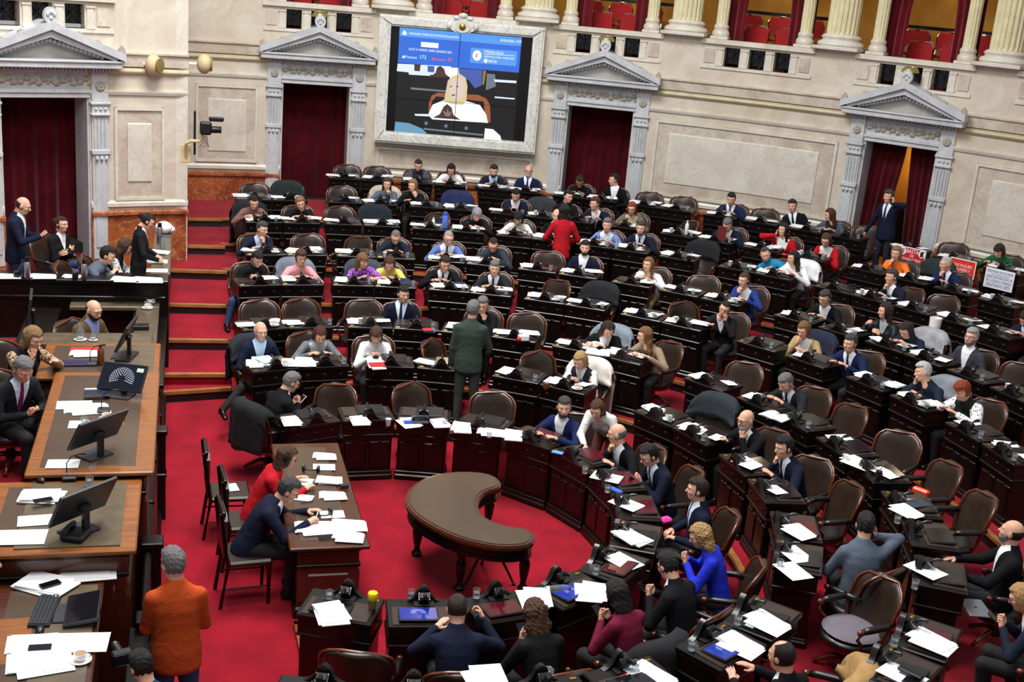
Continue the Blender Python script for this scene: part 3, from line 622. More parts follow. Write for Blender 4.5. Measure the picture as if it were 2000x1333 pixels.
PRES = moulded('president_desk', -3.5, -2.55, -1.28, 1.30, 0, 1.70, WOODO, "long honey wood desk with glass top at the centre of the rostrum", over=.05)
SEC1 = moulded('secretary_desk', -3.72, -2.64, -2.62, -1.36, 0, 1.63, WOODO, 'honey wood desk with tilted monitor next to the long central rostrum desk', over=.04)
b = MB(); b.box(-.30+.0, .46, -.60, .60, 1.632, 1.64); o = b.build('leather_top', mat('olive_leather', '5A4E3C', .35, var=.2, scale=9), SEC1)
SEC2 = moulded('secretary_desk', -3.72, -2.55, 1.42, 2.55, 0, 1.63, WOODO, 'honey wood desk with papers, red folder and amber bottle beside the blue screen', over=.04)
b = MB(); b.box(.12, .56, -.5, .52, 1.632, 1.64); b.build('leather_top', MATS['olive_leather'], SEC2)
LOW1 = moulded('clerk_desk', -3.56, -2.86, -4.3, -2.72, 0, 1.40, WOODM, 'lower clerk desk with keyboard and coffee cup at the bottom left', over=.03)
b = MB(); b.box(-.02, .34, -.74, .74, 1.402, 1.41); b.build('leather_top', MATS['olive_leather'], LOW1)
b = MB(); b.box(-.33, -.06, -.3, .3, 1.402, 1.408); b.build('desk_mat', WOODO, LOW1)
# sunken clerk's well on the far side
WELL = thing('clerk_well', 'sunken U-shaped clerk counter around the man in the brown jacket', 'desk', (-3.2, 4.2, 0))
for nm, bx, mt in (('near_counter', (-3.88, -2.62, 2.98, 3.42, 1.44, 1.5), MATS['olive_leather']), ('side_counter', (-2.88, -2.58, 3.42, 5.3, 1.24, 1.3), MATS['olive_leather']), ('far_counter', (-3.75, -2.58, 5.3, 5.55, 1.24, 1.3), MATS['olive_leather']),
                   ('near_front', (-3.88, -2.66, 3.0, 3.06, 0, 1.44), WOODM), ('side_front', (-2.66, -2.6, 3.06, 5.5, 0, 1.24), WOODM), ('inner_side', (-2.92, -2.88, 3.45, 5.3, .45, 1.24), WOODD), ('left_slope', (-4.25, -3.85, 3.4, 5.3, .45, 1.28), WOODD)):
    b = MB(); b.box(bx[0]+3.2, bx[1]+3.2, bx[2]-4.2, bx[3]-4.2, bx[4], bx[5], .01); b.build(nm, mt, WELL)
FACE = thing('rostrum_panelling', 'dark moulded wooden front running along the foot of the rostrum', 'panelling', (-2.5, 0, 0))
for k, y in enumerate(np.arange(-4.4, 9.2, 1.0)):
    b = MB(); b.box(-.08, -.02, y, min(y+.94, 9.2), .0, .78 if y > 2.4 or y < -2.7 else 1.0, .015); b.build('front_panel', WOODD, FACE)
b = MB(); b.box(-.09, .02, -4.4, 9.2, 0, .14, .02); b.build('plinth', WOODD, FACE)
for (y0, y1, z) in ((2.7, 9.3, 1.12), (-4.4, -2.65, 1.0)):
    b = MB(); b.box(-.14, .0, y0, y1, z-.5, z-.42, .01); b.box(-.1, -.02, y0, y1, .3, z-.1); b.box(-.16, .02, y0, y1, z-.1, z-.04, .01); b.build('rail', WOODD, FACE)
for y in (-1.34, 1.34, -2.66):
    b = MB(); b.box(-.1, .06, y-.07, y+.07, 0, 1.0, .01); b.box(-.11, .08, y-.09, y+.09, 1.0, 1.06, .01); b.box(-.1, .07, y-.08, y+.08, .5, .55, .01); b.build('post', WOODD, FACE)
UPD = thing('staff_counter', 'tall dark L-shaped staff counter behind the rostrum under the far left door', 'desk', (-3.5, 6, 0))
for nm, bx, mt in (('near_top', (-5.6, -2.46, 5.5, 5.95, 1.56, 1.62), WOODD), ('side_top', (-2.72, -2.44, 5.95, 9.0, 1.56, 1.62), MATS['olive_leather']), ('near_front', (-5.6, -2.5, 5.54, 5.6, .45, 1.56), WOODD), ('side_front', (-2.52, -2.46, 5.6, 8.95, .0, 1.56), WOODD), ('side_inner', (-2.7, -2.66, 6.0, 8.2, .8, 1.56), WOODD)):
    b = MB(); b.box(bx[0]+3.5, bx[1]+3.5, bx[2]-6, bx[3]-6, bx[4], bx[5], .01); b.build(nm, mt, UPD)
for z in (.75, 1.35):
    b = MB(); b.box(-2.1, 1.0, -.5, -.45, z, z+.04, .01); b.build('moulding', WOODD, UPD)
# ================================================================ STENOGRAPHERS' TABLE
ST = moulded('stenographer_table', -1.24, -.60, -1.02, 1.46, 0, .78, WOODM, 'dark wooden table with glass top where two stenographers write', over=.06)
def side_chair(label, x, y, rz):
    c = thing('side_chair', label, 'chair', (x, y, 0), rz, 'straight chairs at the stenographers\' table')
    b = MB(); b.box(-.22, .22, -.2, .22, .43, .49, .02); b.build('seat', LEATH, c)
    b = MB(); b.prism([(-.2, .55), (.2, .55), (.21, .92), (.14, .98), (-.14, .98), (-.21, .92)], -.25, -.21); b.build('backrest', LEATH, c)
    for sx in (-1, 1):
        b = MB(); b.tube([(sx*.2, -.27, 0), (sx*.205, -.2, .45), (sx*.21, -.24, .7), (sx*.21, -.27, 1.0)], .02, 6); b.build('leg', WOODD, c)
        b = MB(); b.tube([(sx*.19, .19, 0), (sx*.19, .19, .44)], [.016, .024], 6); b.build('leg', WOODD, c)
        b = MB(); b.tube([(sx*.2, -.22, .2), (sx*.19, .19, .2)], .01, 5); b.build('stretcher', WOODD, c)
    b = MB(); b.box(-.21, .21, -.27, -.23, .96, 1.02, .01); b.build('top_rail', WOODD, c)
    return c
side_chair('empty straight chair beside the woman in red with headphones', -1.78, .95, R_(-88))
side_chair('straight chair under the stenographer in the red jacket', -1.62, .22, R_(-85))
side_chair('straight chair under the writing man in the navy suit', -1.66, -.52, R_(-84))
# ================================================================ KIDNEY TABLE
KT = thing('kidney_table', 'kidney-shaped dark wooden table with glassy top in the middle of the red floor', 'table', (.55, -.35, 0))
kp = [(790, 975), (800, 950), (835, 930), (880, 921), (930, 921), (965, 928), (980, 942), (976, 954), (950, 960), (936, 975), (934, 996), (950, 1012), (975, 1023), (1005, 1029), (1035, 1034), (1047, 1046), (1040, 1064), (1005, 1070), (960, 1068), (905, 1056), (855, 1036), (815, 1012), (796, 994)]
kq = [at(x, y, .78) for x, y in kp]; kq = [(p[0]-.55, p[1]+.35) for p in kq]
kc = (sum(p[0] for p in kq)/len(kq), sum(p[1] for p in kq)/len(kq))
def smooth_poly(pts, it=2):
    for _ in range(it):
        o = []
        for i in range(len(pts)):
            a, c = pts[i], pts[(i+1) % len(pts)]; o += [(.75*a[0]+.25*c[0], .75*a[1]+.25*c[1]), (.25*a[0]+.75*c[0], .25*a[1]+.75*c[1])]
        pts = o
    return pts
def offs(pts, d):
    o = []; n = len(pts); A_ = sum(pts[i][0]*pts[(i+1) % n][1]-pts[(i+1) % n][0]*pts[i][1] for i in range(n)); sg = 1 if A_ > 0 else -1
    for i in range(n):
        a, c = pts[i-1], pts[(i+1) % n]; t = (c[0]-a[0], c[1]-a[1]); l = math.hypot(*t); o.append((pts[i][0]-sg*t[1]/l*d, pts[i][1]+sg*t[0]/l*d))
    return o
kq = smooth_poly(kq, 1)
b = MB(); b.prism(kq, .735, .765, 'z'); b.prism(offs(kq, .015), .765, .78, 'z'); b.build('top', WOODM, KT)
b = MB(); b.prism(offs(kq, .05), .775, .786, 'z'); b.build('glass_plate', GLASSY, KT)
b = MB(); b.prism(offs(kq, .05), .60, .735, 'z'); b.prism(offs(kq, .03), .60, .63, 'z'); b.build('apron', WOODD, KT)
for x, y in ((820, 985), (905, 1048), (1030, 1050), (960, 940), (840, 940)):
    p = at(x, y, .6); b = MB(); b.lathe([(.05, 0), (.06, .03), (.035, .06), (.03, .1), (.05, .2), (.06, .3), (.035, .36), (.06, .4), (.055, .5), (.07, .6)], 10, cx=p[0]-.55, cy=p[1]+.35); b.build('leg', WOODD, KT, True)
# tripod and bottle under the table
TP = thing('camera_tripod', 'folded black tripod leaning below the kidney-shaped table', 'tripod', tuple(at(950, 1130, 0)))
for dx, dy in ((.25, -.18), (-.25, -.12), (.02, .3)):
    b = MB(); b.tube([(0, 0, .5), (dx, dy, .01)], [.018, .012], 6); b.ball((dx, dy, .015), .02, n=6, m_=4); b.build('leg', BLACKM, TP)
b = MB(); b.tube([(-.05, .1, .58), (0, 0, .5), (.04, -.02, .42)], .025, 8); b.build('head', BLACKM, TP)
# ================================================================ BENCH DESK
def make_desk():
    D = obj('bench_desk', None)
    b = MB(); b.box(-.30, .30, .03, .38, .06, .58); b.box(-.31, .31, .0, .05, .08, .12, .008)
    b.build('carcass', WOODD, D)
    b = MB(); b.box(-.32, .32, -.01, .40, 0, .075, .015); b.box(-.31, .31, 0, .39, .075, .1, .008); b.build('plinth', WOODD, D)
    for sx in (-1, 1):
        b = MB(); x0, x1 = (.02, .28) if sx > 0 else (-.28, -.02)
        b.box(x0, x1, .015, .04, .15, .5, .012); b.ball(((x0+x1)/2, .015, .50), .028, .015, .02, 8, 5); b.build('front_panel', WOODD, D)
    b = MB(); b.box(-.315, .315, .005, .41, .58, .75, .006); b.box(-.325, .325, -.01, .415, .575, .605, .008); b.build('frieze', WOODD, D)
    for x in (-.22, 0, .22):
        b = MB(); b.ball((x, .004, .675), .026, .014, .026, 8, 5); b.build('rosette', WOODD, D, True)
    b = MB(); b.box(-.325, .325, -.025, .44, .75, .80, .01); b.build('top', WOODD, D)
    b = MB(); b.box(-.28, .28, .13, .425, .80, .806); b.build('writing_pad', mat('brown_writing_pad', '3A2C26', .3, var=.1, scale=6), D)
    b = MB(); pts = [(-.17, .795), (-.12, .81), (-.085, .835), (-.06, .875), (-.045, .915), (-.02, .935), (0, .945)]
    b.prism(pts+[(-x, z) for x, z in pts[-2::-1]], -.02, .03)
    for k in range(5):
        a = R_(30+30*k); b.ball((.04*math.cos(a), -.022, .835+.05*math.sin(a)), .014, .01, .03, 6, 4)
    b.build('carved_finial', WOODD, D, True)
    Mx = Matrix.Translation((0, .075, .86))@Matrix.Rotation(R_(-38), 4, 'X')
    b = MB(); b.box(-.045, .045, -.03, .03, -.06, .055, .008, Mx); b.box(-.09, .09, .03, .12, .80, .815, .005); pod = b.build('microphone_pod', BLACKM, D)
    b = MB(); b.box(-.047, .047, -.032, .032, .03, .036, 0, Mx); b.build('silver_trim', STEEL, pod)
    b = MB(); b.tube([(0, .09, .885), (0, .125, .915), (0, .15, .925), (0, .20, .93)], [.012, .013, .02, .019], 8); b.build('microphone', BLACKM, pod, True)
    b = MB(); b.box(-.29, -.235, .02, .05, .80, .806, .002); b.build('number_plate', BRASS, D)
    Mt = Matrix.Translation((.06, .285, .822))@Matrix.Rotation(R_(5), 4, 'X')
    b = MB(); b.box(-.17, .17, -.125, .125, -.012, .008, .004, Mt); dsp = b.build('tablet', mat('tablet_frame', '2B2B30', .3, metal=.4), D)
    b = MB(); b.box(-.155, .155, -.11, .11, .008, .010, 0, Mt); b.build('tablet_screen', mat('tablet_off', '15131A', .12), dsp)
    return D
DESK0 = make_desk()
T_RED = mat('tablet_maroon', '4A0E1A', .15, emit=.12); T_BLUE = mat('tablet_blue', '1E2F8A', .15, emit=.35); T_WHITE = mat('tablet_mark', 'E8ECF8', .3, emit=.5)
def emblem_mesh(r=.06, dots=True):
    b = MB()
    for ring in range(7):
        rr = r*(.35+.11*ring); n = 6+3*ring
        for k in range(n):
            a = R_(-20+220*k/(n-1)); c = (rr*math.cos(a), rr*math.sin(a)); s_ = r*.036
            t = (-math.sin(a), math.cos(a)); q = (math.cos(a), math.sin(a))
            b.add([(c[0]+t[0]*s_*u+q[0]*s_*.5*v, c[1]+t[1]*s_*u+q[1]*s_*.5*v, 0) for u, v in ((-1, -1), (1, -1), (1, 1), (-1, 1))], [(0, 1, 2, 3)])
    return b.mesh('seat_plan_emblem', T_WHITE)
EMB = emblem_mesh()
# ================================================================ BENCH ARMCHAIR
def make_chair():
    C_ = obj('armchair', None)
    nz, nx = 12, 12
    def halfw(f): return .225+.065*math.sin(min(f/.55, 1)*math.pi/2) if f < .72 else .29*math.sqrt(max(0, 1-((f-.72)/.30)**2))*1.0+.0
    def shell(u, f, off, grow=0.0):
        z = .38+.54*f; hw = halfw(f)+grow; x = hw*u
        return (x, -.23-.13*f-.02*math.sin(f*math.pi)+.16*(x/.29)**2*(.6+.4*(1-f))+off, z)
    b = MB(); vs = []; fs = []
    for off in (.045, -.03):
        for j in range(nz+1):
            for i in range(nx+1):
                f = j/nz*.985; u = -1+2*i/nx; p = shell(u*.97, f, off*(1-.75*u**6)*(1-.5*max(0, f-.8)/.2) if off > 0 else off); vs.append(p)
    m0 = (nz+1)*(nx+1)
    for o_ in (0, m0):
        for j in range(nz):
            for i in range(nx): q = o_+j*(nx+1)+i; fs.append((q, q+1, q+nx+2, q+nx+1))
    for j in range(nz):
        for i in (0, nx): q = j*(nx+1)+i; fs.append((q, q+nx+1, q+nx+1+m0, q+m0))
    for i in range(nx):
        for j in (0, nz): q = j*(nx+1)+i; fs.append((q, q+1, q+1+m0, q+m0))
    b.add(vs, fs); b.build('backrest', LEATH, C_, 'all')
    path = [shell(-1, f, 0, .008) for f in np.linspace(0, 1.0, 13)]+[shell(1, f, 0, .008) for f in np.linspace(1.0, 0, 13)[1:]]
    b = MB(); b.tube(path, .017, 6); b.build('back_frame', CHAIRW, C_, 'all')
    b = MB(); n = 24
    ring = lambda r, z: [(r*1.0*math.cos(2*math.pi*i/n)*(1.0), .02+r*.96*math.sin(2*math.pi*i/n), z) for i in range(n)]
    vs = []; prof = [(.20, .325), (.27, .335), (.285, .37), (.275, .40), (.22, .415), (.1, .42)]
    for r, z in prof: vs += ring(r, z)
    fs = [(j*n+i, j*n+(i+1) % n, (j+1)*n+(i+1) % n, (j+1)*n+i) for j in range(len(prof)-1) for i in range(n)]+[tuple(range(n-1, -1, -1)), tuple((len(prof)-1)*n+i for i in range(n))]
    b.add(vs, fs); b.build('seat', LEATHB, C_, 'all')
    b = MB(); b.lathe([(.25, .295), (.255, .33), (.2, .335)], 20); b.build('seat_rail', CHAIRW, C_, True)
    for sx in (-1, 1):
        b = MB(); b.tube([(sx*.275, -.22, .62), (sx*.30, -.1, .61), (sx*.30, .06, .60), (sx*.295, .13, .59)], [.026, .034, .034, .028], 8); arm = b.build('armrest', LEATHB, C_, 'all')
        b = MB(); b.ball((sx*.295, .155, .585), .03, .04, .03, 8, 6); b.tube([(sx*.295, .15, .57), (sx*.285, .17, .51), (sx*.27, .10, .44), (sx*.26, .12, .34)], [.02, .017, .018, .022], 6); b.build('arm_scroll', CHAIRW, arm, 'all')
    b = MB(); b.lathe([(.05, .09), (.055, .14), (.035, .2), (.035, .29), (.12, .30)], 10); b.build('pedestal', BLACKM, C_, True)
    for k in range(4):
        a = R_(45+90*k); c, s_ = math.cos(a), math.sin(a)
        b = MB(); b.tube([(.03*c, .03*s_, .14), (.12*c, .12*s_, .13), (.22*c, .22*s_, .07), (.29*c, .29*s_, .025)], [.028, .026, .022, .02], 6); b.build('foot', CHAIRW, C_, 'all')
    return C_
CHAIR0 = make_chair()
def make_coat_mesh(seed, drop=.45, back=True):
    """cloth draped over a chair back: covers the front top, the ridge and the rear"""
    rnd = random.Random(seed); n, mm = 18, 16; vs = []; fs = []
    for j in range(mm+1):
        t = j/mm                                     # 0 front hem -> ridge -> rear hem
        for i in range(n+1):
            u = -1+2*i/n; hw = .335
            if t < .3: q = t/.3; z = .68+.27*q; y = -.215-.06*q
            elif t < .4: q = (t-.3)/.1; z = .95+.015*math.sin(q*math.pi); y = -.275-.15*q
            else: q = (t-.4)/.6; z = .95-(drop+.15)*q; y = -.425-.05*q
            x = hw*u*(1-.10*max(0, (z-.83)/.12)*abs(u)**2)*(1+.05*math.sin(t*5))
            z -= .13*abs(u)**4*(1 if z > .78 else .2); y += .15*(u**2)
            y += .012*math.sin(u*9+seed)*(1 if t > .4 else .4); z += .012*math.sin(u*7+seed*2) if t in (0, 1) else 0
            vs.append((x, y, z))
    for j in range(mm):
        for i in range(n): q = j*(n+1)+i; fs.append((q, q+1, q+n+2, q+n+1))
    b = MB(); b.add(vs, fs); return b
# ================================================================ PEOPLE: implicit bodies meshed with surface nets
def snet(f, lo, hi, h):
    lo = np.array(lo, float); n = np.maximum(3, np.ceil((np.array(hi)-lo)/h).astype(int)+1)
    g = [lo[i]+h*np.arange(n[i]) for i in range(3)]
    X, Y, Z = np.meshgrid(*g, indexing='ij'); D = f(np.stack([X.ravel(), Y.ravel(), Z.ravel()], 1)).reshape(n)
    S = D < 0
    acc = np.zeros(tuple(n-1)+(3,)); cnt = np.zeros(tuple(n-1))
    for ax in range(3):
        o = [q for q in range(3) if q != ax]
        a = [slice(None)]*3; b = [slice(None)]*3; a[ax] = slice(0, -1); b[ax] = slice(1, None)
        d0, d1 = D[tuple(a)], D[tuple(b)]; cr = (S[tuple(a)] != S[tuple(b)])
        t = np.where(cr, d0/np.where(d0-d1 == 0, 1, d0-d1), 0)
        for i in (0, 1):
            for j in (0, 1):
                sl = [slice(None)]*3; sl[o[0]] = slice(i, n[o[0]]-1+i); sl[o[1]] = slice(j, n[o[1]]-1+j)
                c_ = cr[tuple(sl)]; tt = t[tuple(sl)]
                acc[..., ax] += np.where(c_, tt, 0); acc[..., o[0]] += c_*i; acc[..., o[1]] += c_*j; cnt += c_
    act = cnt > 0; idx = -np.ones(act.shape, int); idx[act] = np.arange(act.sum())
    ijk = np.argwhere(act); V = lo+h*(ijk+acc[act]/cnt[act][:, None])
    F = []
    for ax in range(3):
        o1, o2 = (ax+1) % 3, (ax+2) % 3
        a = [slice(None)]*3; b = [slice(None)]*3; a[ax] = slice(0, -1); b[ax] = slice(1, None)
        s0, s1 = S[tuple(a)], S[tuple(b)]; E = np.argwhere(s0 != s1)
        E = E[(E[:, o1] > 0) & (E[:, o2] > 0) & (E[:, o1] < n[o1]-1) & (E[:, o2] < n[o2]-1)]
        if len(E) == 0: continue
        q = []
        for d1_, d2_ in ((-1, -1), (0, -1), (0, 0), (-1, 0)):
            c_ = E.copy(); c_[:, o1] += d1_; c_[:, o2] += d2_; q.append(idx[c_[:, 0], c_[:, 1], c_[:, 2]])
        q = np.stack(q, 1); fl_ = ~s0[E[:, 0], E[:, 1], E[:, 2]]; q[fl_] = q[fl_][:, ::-1]; F.append(q)
    return V, np.concatenate(F) if F else np.zeros((0, 4), int)
A3 = lambda *p: np.array(p, float)
def rc(P, a, b, r1, r2):
    ab = b-a; t = np.clip(((P-a)@ab)/max(ab@ab, 1e-9), 0, 1); return np.linalg.norm(P-(a+t[:, None]*ab), axis=1)-(r1+(r2-r1)*t)
def ell(P, c, r): q = (P-c)/r; k = np.linalg.norm(q, axis=1); return (k-1)*min(r)
def smin(a, b, k): h = np.clip(.5+.5*(b-a)/k, 0, 1); return b*(1-h)+a*h-k*h*(1-h)
def smax(a, b, k): return -smin(-a, -b, k)
def rot(yaw=0, pitch=0, roll=0):
    """pitch: forward nod (degrees), yaw: to the figure's left, roll: to its right; forward = +Y"""
    return np.array((Matrix.Rotation(R_(yaw), 3, 'Z')@Matrix.Rotation(R_(-pitch), 3, 'X')@Matrix.Rotation(R_(roll), 3, 'Y')))
# ---- head (centre of the skull at the origin, face towards +Y)
def f_cran(P): return smin(ell(P, A3(0, -.012, .025), A3(.077, .096, .094)), ell(P, A3(0, .018, -.035), A3(.062, .072, .085)), .04)
def f_head(P, w=1.0):
    d = f_cran(P)
    d = smin(d, ell(P, A3(0, .052, -.085), A3(.036, .034, .028)), .03)          # chin
    d = smin(d, ell(P, A3(0, .078, .028), A3(.05, .016, .012)), .02)            # brow
    for sx in (-1, 1):
        d = smax(d, -ell(P, A3(sx*.031, .100, .006), A3(.019, .020, .013)), .012)   # sockets
        d = smin(d, ell(P, A3(sx*.042, .062, -.022), A3(.022, .02, .02)), .02)     # cheeks
        d = smin(d, ell(P, A3(sx*.080, -.008, -.005), A3(.012, .022, .032)), .01)  # ears
    d = smin(d, rc(P, A3(0, .088, .012), A3(0, .108, -.026), .009, .015), .012)   # nose
    d = smin(d, ell(P, A3(0, .085, -.054), A3(.024, .012, .011)), .012)           # lips
    d = smin(d, rc(P, A3(0, -.025, -.06), A3(0, -.035, -.19), .056, .064), .03)   # neck
    return d
HEAD = {}
def head_mesh(h):
    if h not in HEAD: HEAD[h] = snet(f_head, (-.11, -.14, -.22), (.11, .14, .14), h)
    return HEAD[h]
def face_bits():
    b = MB()
    for sx in (-1, 1):
        b.cur = 0; b.ball((sx*.031, .079, .006), .0135, .010, .0075, 8, 6)
        b.cur = 1; b.ball((sx*.031, .0865, .006), .0058, .004, .0062, 8, 4)
        b.cur = 2; b.tube([(sx*.013, .093, .028), (sx*.03, .090, .033), (sx*.047, .076, .027)], [.0045, .0055, .003], 5)
    b.cur = 3; b.ball((0, .0925, -.051), .022, .006, .0048, 10, 5); b.ball((0, .0915, -.0595), .018, .006, .0048, 10, 5)
    return b
FB = face_bits()
# ---- hands: wrist at the origin, fingers +Y, palm -Z, thumb on +X
def hand_sdf(curl, spread=1.0):
    segs = []
    for k, (x, L_) in enumerate(((.027, .072), (.009, .08), (-.009, .074), (-.026, .058))):
        p = A3(x, .088, 0); a = R_(curl*.45+4*k)
        for q, fl in enumerate((.45, .32, .23)):
            d = A3(.06*spread*(x/.03)*math.cos(a), math.cos(a), -math.sin(a)); e = p+d*L_*fl; segs.append((p, e, .0092-.001*q, .0085-.001*q)); p = e; a += R_(curl*.85)
    p = A3(.026, .03, -.006); t1 = A3(.052, .062, -.016); t2 = A3(.05-.022*curl/60, .09, -.026-.012*curl/60)
    segs += [(p, t1, .014, .0115), (t1, t2, .0112, .009)]
    def f(P):
        d = smin(rc(P, A3(.014, .03, 0), A3(.016, .082, 0), .017, .0145), rc(P, A3(-.014, .03, 0), A3(-.016, .08, 0), .016, .0135), .012)
        d = smin(d, rc(P, A3(0, -.03, 0), A3(0, .03, 0), .022, .022), .015)
        for a_, b_, r1, r2 in segs: d = smin(d, rc(P, a_, b_, r1, r2), .004)
        return d
    return f
HANDS = {}
def hand_mesh(kind, h):
    k = (kind, h)
    if k not in HANDS: HANDS[k] = snet(hand_sdf({'flat': 12, 'relax': 32, 'grip': 58, 'fist': 82}[kind]), (-.06, -.05, -.10), (.085, .19, .03), h)
    return HANDS[k]
def ik(s, w_, l1, l2, pole):
    d = w_-s; L_ = np.linalg.norm(d); L_ = min(L_, (l1+l2)*.995); dn = d/np.linalg.norm(d); w_ = s+dn*L_
    a = (l1*l1-l2*l2+L_*L_)/(2*L_); hh = math.sqrt(max(l1*l1-a*a, 0)); p = pole-dn*(pole@dn); p = p/max(np.linalg.norm(p), 1e-6)
    return s+dn*a+p*hh, w_
TW_H = [-.12, 0, .1, .2, .35, .44, .495, .53, .56]; TW_A = [.182, .182, .165, .160, .176, .168, .130, .085, .066]; TW_B = [.138, .134, .122, .117, .122, .110, .090, .072, .062]
FAC = {}
def body(p):
    """p: dict of pose numbers -> verts, faces, material index, torso coordinates. Person frame: +Y forward, Z up from the floor"""
    h = p['h']; w_ = p.get('girth', 1.0); sh = p.get('sh', 1.0)
    Hp = A3(0, p.get('py', 0), p['hip']); T = rot(p.get('turn', 0), p.get('lean', 8), p.get('roll', 0)); cv = p.get('slump', .25)
    tl = lambda P: (P-Hp)@T
    cof = lambda z: cv*np.clip(z, 0, .6)**2
    wl = lambda x, y, z: Hp+T@A3(x, y+cof(z), z)
    sj = {}; prim = []
    for nm, sx in (('R', 1), ('L', -1)):
        s = wl(sx*.17*sh, -.005, .425); tgt = p['hand'+nm]
        tw = A3(*tgt['p']) if not tgt.get('rel') else wl(*tgt['p'])
        pole = A3(sx*tgt.get('out', .6), -.5, -.75)
        e, wr = ik(s, tw, .285, .255, pole); sj[nm] = (s, e, wr)
    def torso(P):
        q = tl(P); z = q[:, 2]; a = np.interp(z, TW_H, TW_A)*w_; b_ = np.interp(z, TW_H, TW_B)*w_*p.get('depth', 1.0)
        k = np.sqrt((q[:, 0]/a)**2+((q[:, 1]-cof(z))/b_)**2); d = (k-1)*b_*.85
        if p.get('bust'):
            for sx in (-1, 1): d = smin(d, np.linalg.norm((q-A3(sx*.07, .075+cof(.29), .29))/A3(1, .9, 1), axis=1)-.062, .05)
        return smax(smax(d, z-.575, .02), -(.17 if p['hip'] > .8 else .12)-z, .03)
    sl = p.get('sleeve', 1.0)
    def arms(P):
        d = None
        for nm in 'RL':
            s, e, wr = sj[nm]
            q = smin(rc(P, s, e, .062*sl, .05*sl), rc(P, e, wr, .049*sl, .036*sl), .02); d = q if d is None else np.minimum(d, q)
        return d
    def top(P): return smin(torso(P), arms(P), .035)
    pts = np.array([Hp]+[wl(0, 0, .5)]+[q for v in sj.values() for q in v]); lo = pts.min(0)-.24; hi = pts.max(0)+.2; lo[2] = min(lo[2], Hp[2]-.22)
    V, F = snet(top, lo, hi, h); q = tl(V); ta = torso(V) <= arms(V)+.012
    TL = np.stack([q[:, 0], q[:, 2], np.where(ta, q[:, 1]-cof(q[:, 2]), -1.0)], 1)
    VS, FS, MI, TS = [V], [F], [np.zeros(len(F), int)], [TL]; off = len(V)
    def app(v, f, mi):
        nonlocal off
        VS.append(v); FS.append([tuple(i+off for i in q_) for q_ in f] if not isinstance(f, np.ndarray) else f+off); MI.append(np.full(len(f), mi) if np.isscalar(mi) else np.array(mi)); TS.append(np.full((len(v), 3), -9.0)); off += len(v)
    # legs
    if p.get('legs', True):
        knees, ank = p['knees'], p['ankles']
        def low(P):
            d = ell(P, Hp+A3(0, -.01, -.01), A3(.155, .12, .11)*w_)
            for sx, k_, a_ in ((1, knees[0], ank[0]), (-1, knees[1], ank[1])):
                k_, a_ = A3(*k_), A3(*a_)
                d = smin(d, rc(P, Hp+A3(sx*.085, 0, -.02), k_, .092*w_, .066), .04); d = smin(d, rc(P, k_, a_, .063, .047), .02)
            return d
        ps = np.array([Hp]+[A3(*k_) for k_ in knees]+[A3(*a_) for a_ in ank]); hl = h*1.35
        V, F = snet(low, ps.min(0)-.22, ps.max(0)+.2, hl); app(V, F, 1)
        def shoe(P):
            d = None
            for a_, sx in ((ank[0], 1), (ank[1], -1)):
                a_ = A3(*a_); fd = p.get('footdir', A3(0, 1, -.25)); fd = fd/np.linalg.norm(fd)
                q = smin(rc(P, a_+A3(0, -.03, -.03), a_+fd*.15+A3(sx*.01, 0, -.03), .042, .034), rc(P, a_, a_+A3(0, -.02, -.04), .046, .046), .02); d = q if d is None else np.minimum(d, q)
            return d
        ps = np.array([A3(*a_) for a_ in ank]); V, F = snet(shoe, ps.min(0)-.2, ps.max(0)+A3(.2, .25, .1), max(.016, h)); app(V, F, 3)
    # head + neck
    HR = T@np.eye(3); HR = rot(p.get('turn', 0)+p.get('hyaw', 0), p.get('lean', 8)*.25+p.get('hpit', 8), p.get('hroll', 0)+p.get('roll', 0)*.5)
    piv = wl(0, .012, .545); hs = p.get('hs', 1.0); ho = piv-HR@(A3(0, -.03, -.125)*hs)
    V, F = head_mesh(p['hh']); app((V*hs)@HR.T+ho, F, 2)
    fv = np.array(FB.v)*hs; app(fv@HR.T+ho, FB.f, np.array(FB.m)+4)
    # hands
    info = {}
    for nm, sx in (('R', 1), ('L', -1)):
        tgt = p['hand'+nm]; s, e, wr = sj[nm]; V, F = hand_mesh(tgt.get('k', 'relax'), p['hd']); V = V.copy()
        if sx > 0: V[:, 0] *= -1; F = F[:, ::-1]
        fy = wr-e; fy = fy/np.linalg.norm(fy)
        if 'dir' in tgt: fy = A3(*tgt['dir']); fy = T@fy if tgt.get('rel') else fy; fy = fy/np.linalg.norm(fy)
        pn = A3(*tgt.get('palm', (0, 0, -1))); pn = T@pn if tgt.get('rel') else pn; z = -(pn-fy*(pn@fy)); z = z/max(np.linalg.norm(z), 1e-6); x = np.cross(fy, z)
        B_ = np.stack([x, fy, z], 1); app(V@B_.T+wr, F, 2); info[nm] = (wr, B_)
    FF = []
    for f in FS: FF += [tuple(q_) for q_ in (f.tolist() if isinstance(f, np.ndarray) else f)]
    return np.concatenate(VS), FF, np.concatenate(MI), np.concatenate(TS), (ho, HR, hs), info
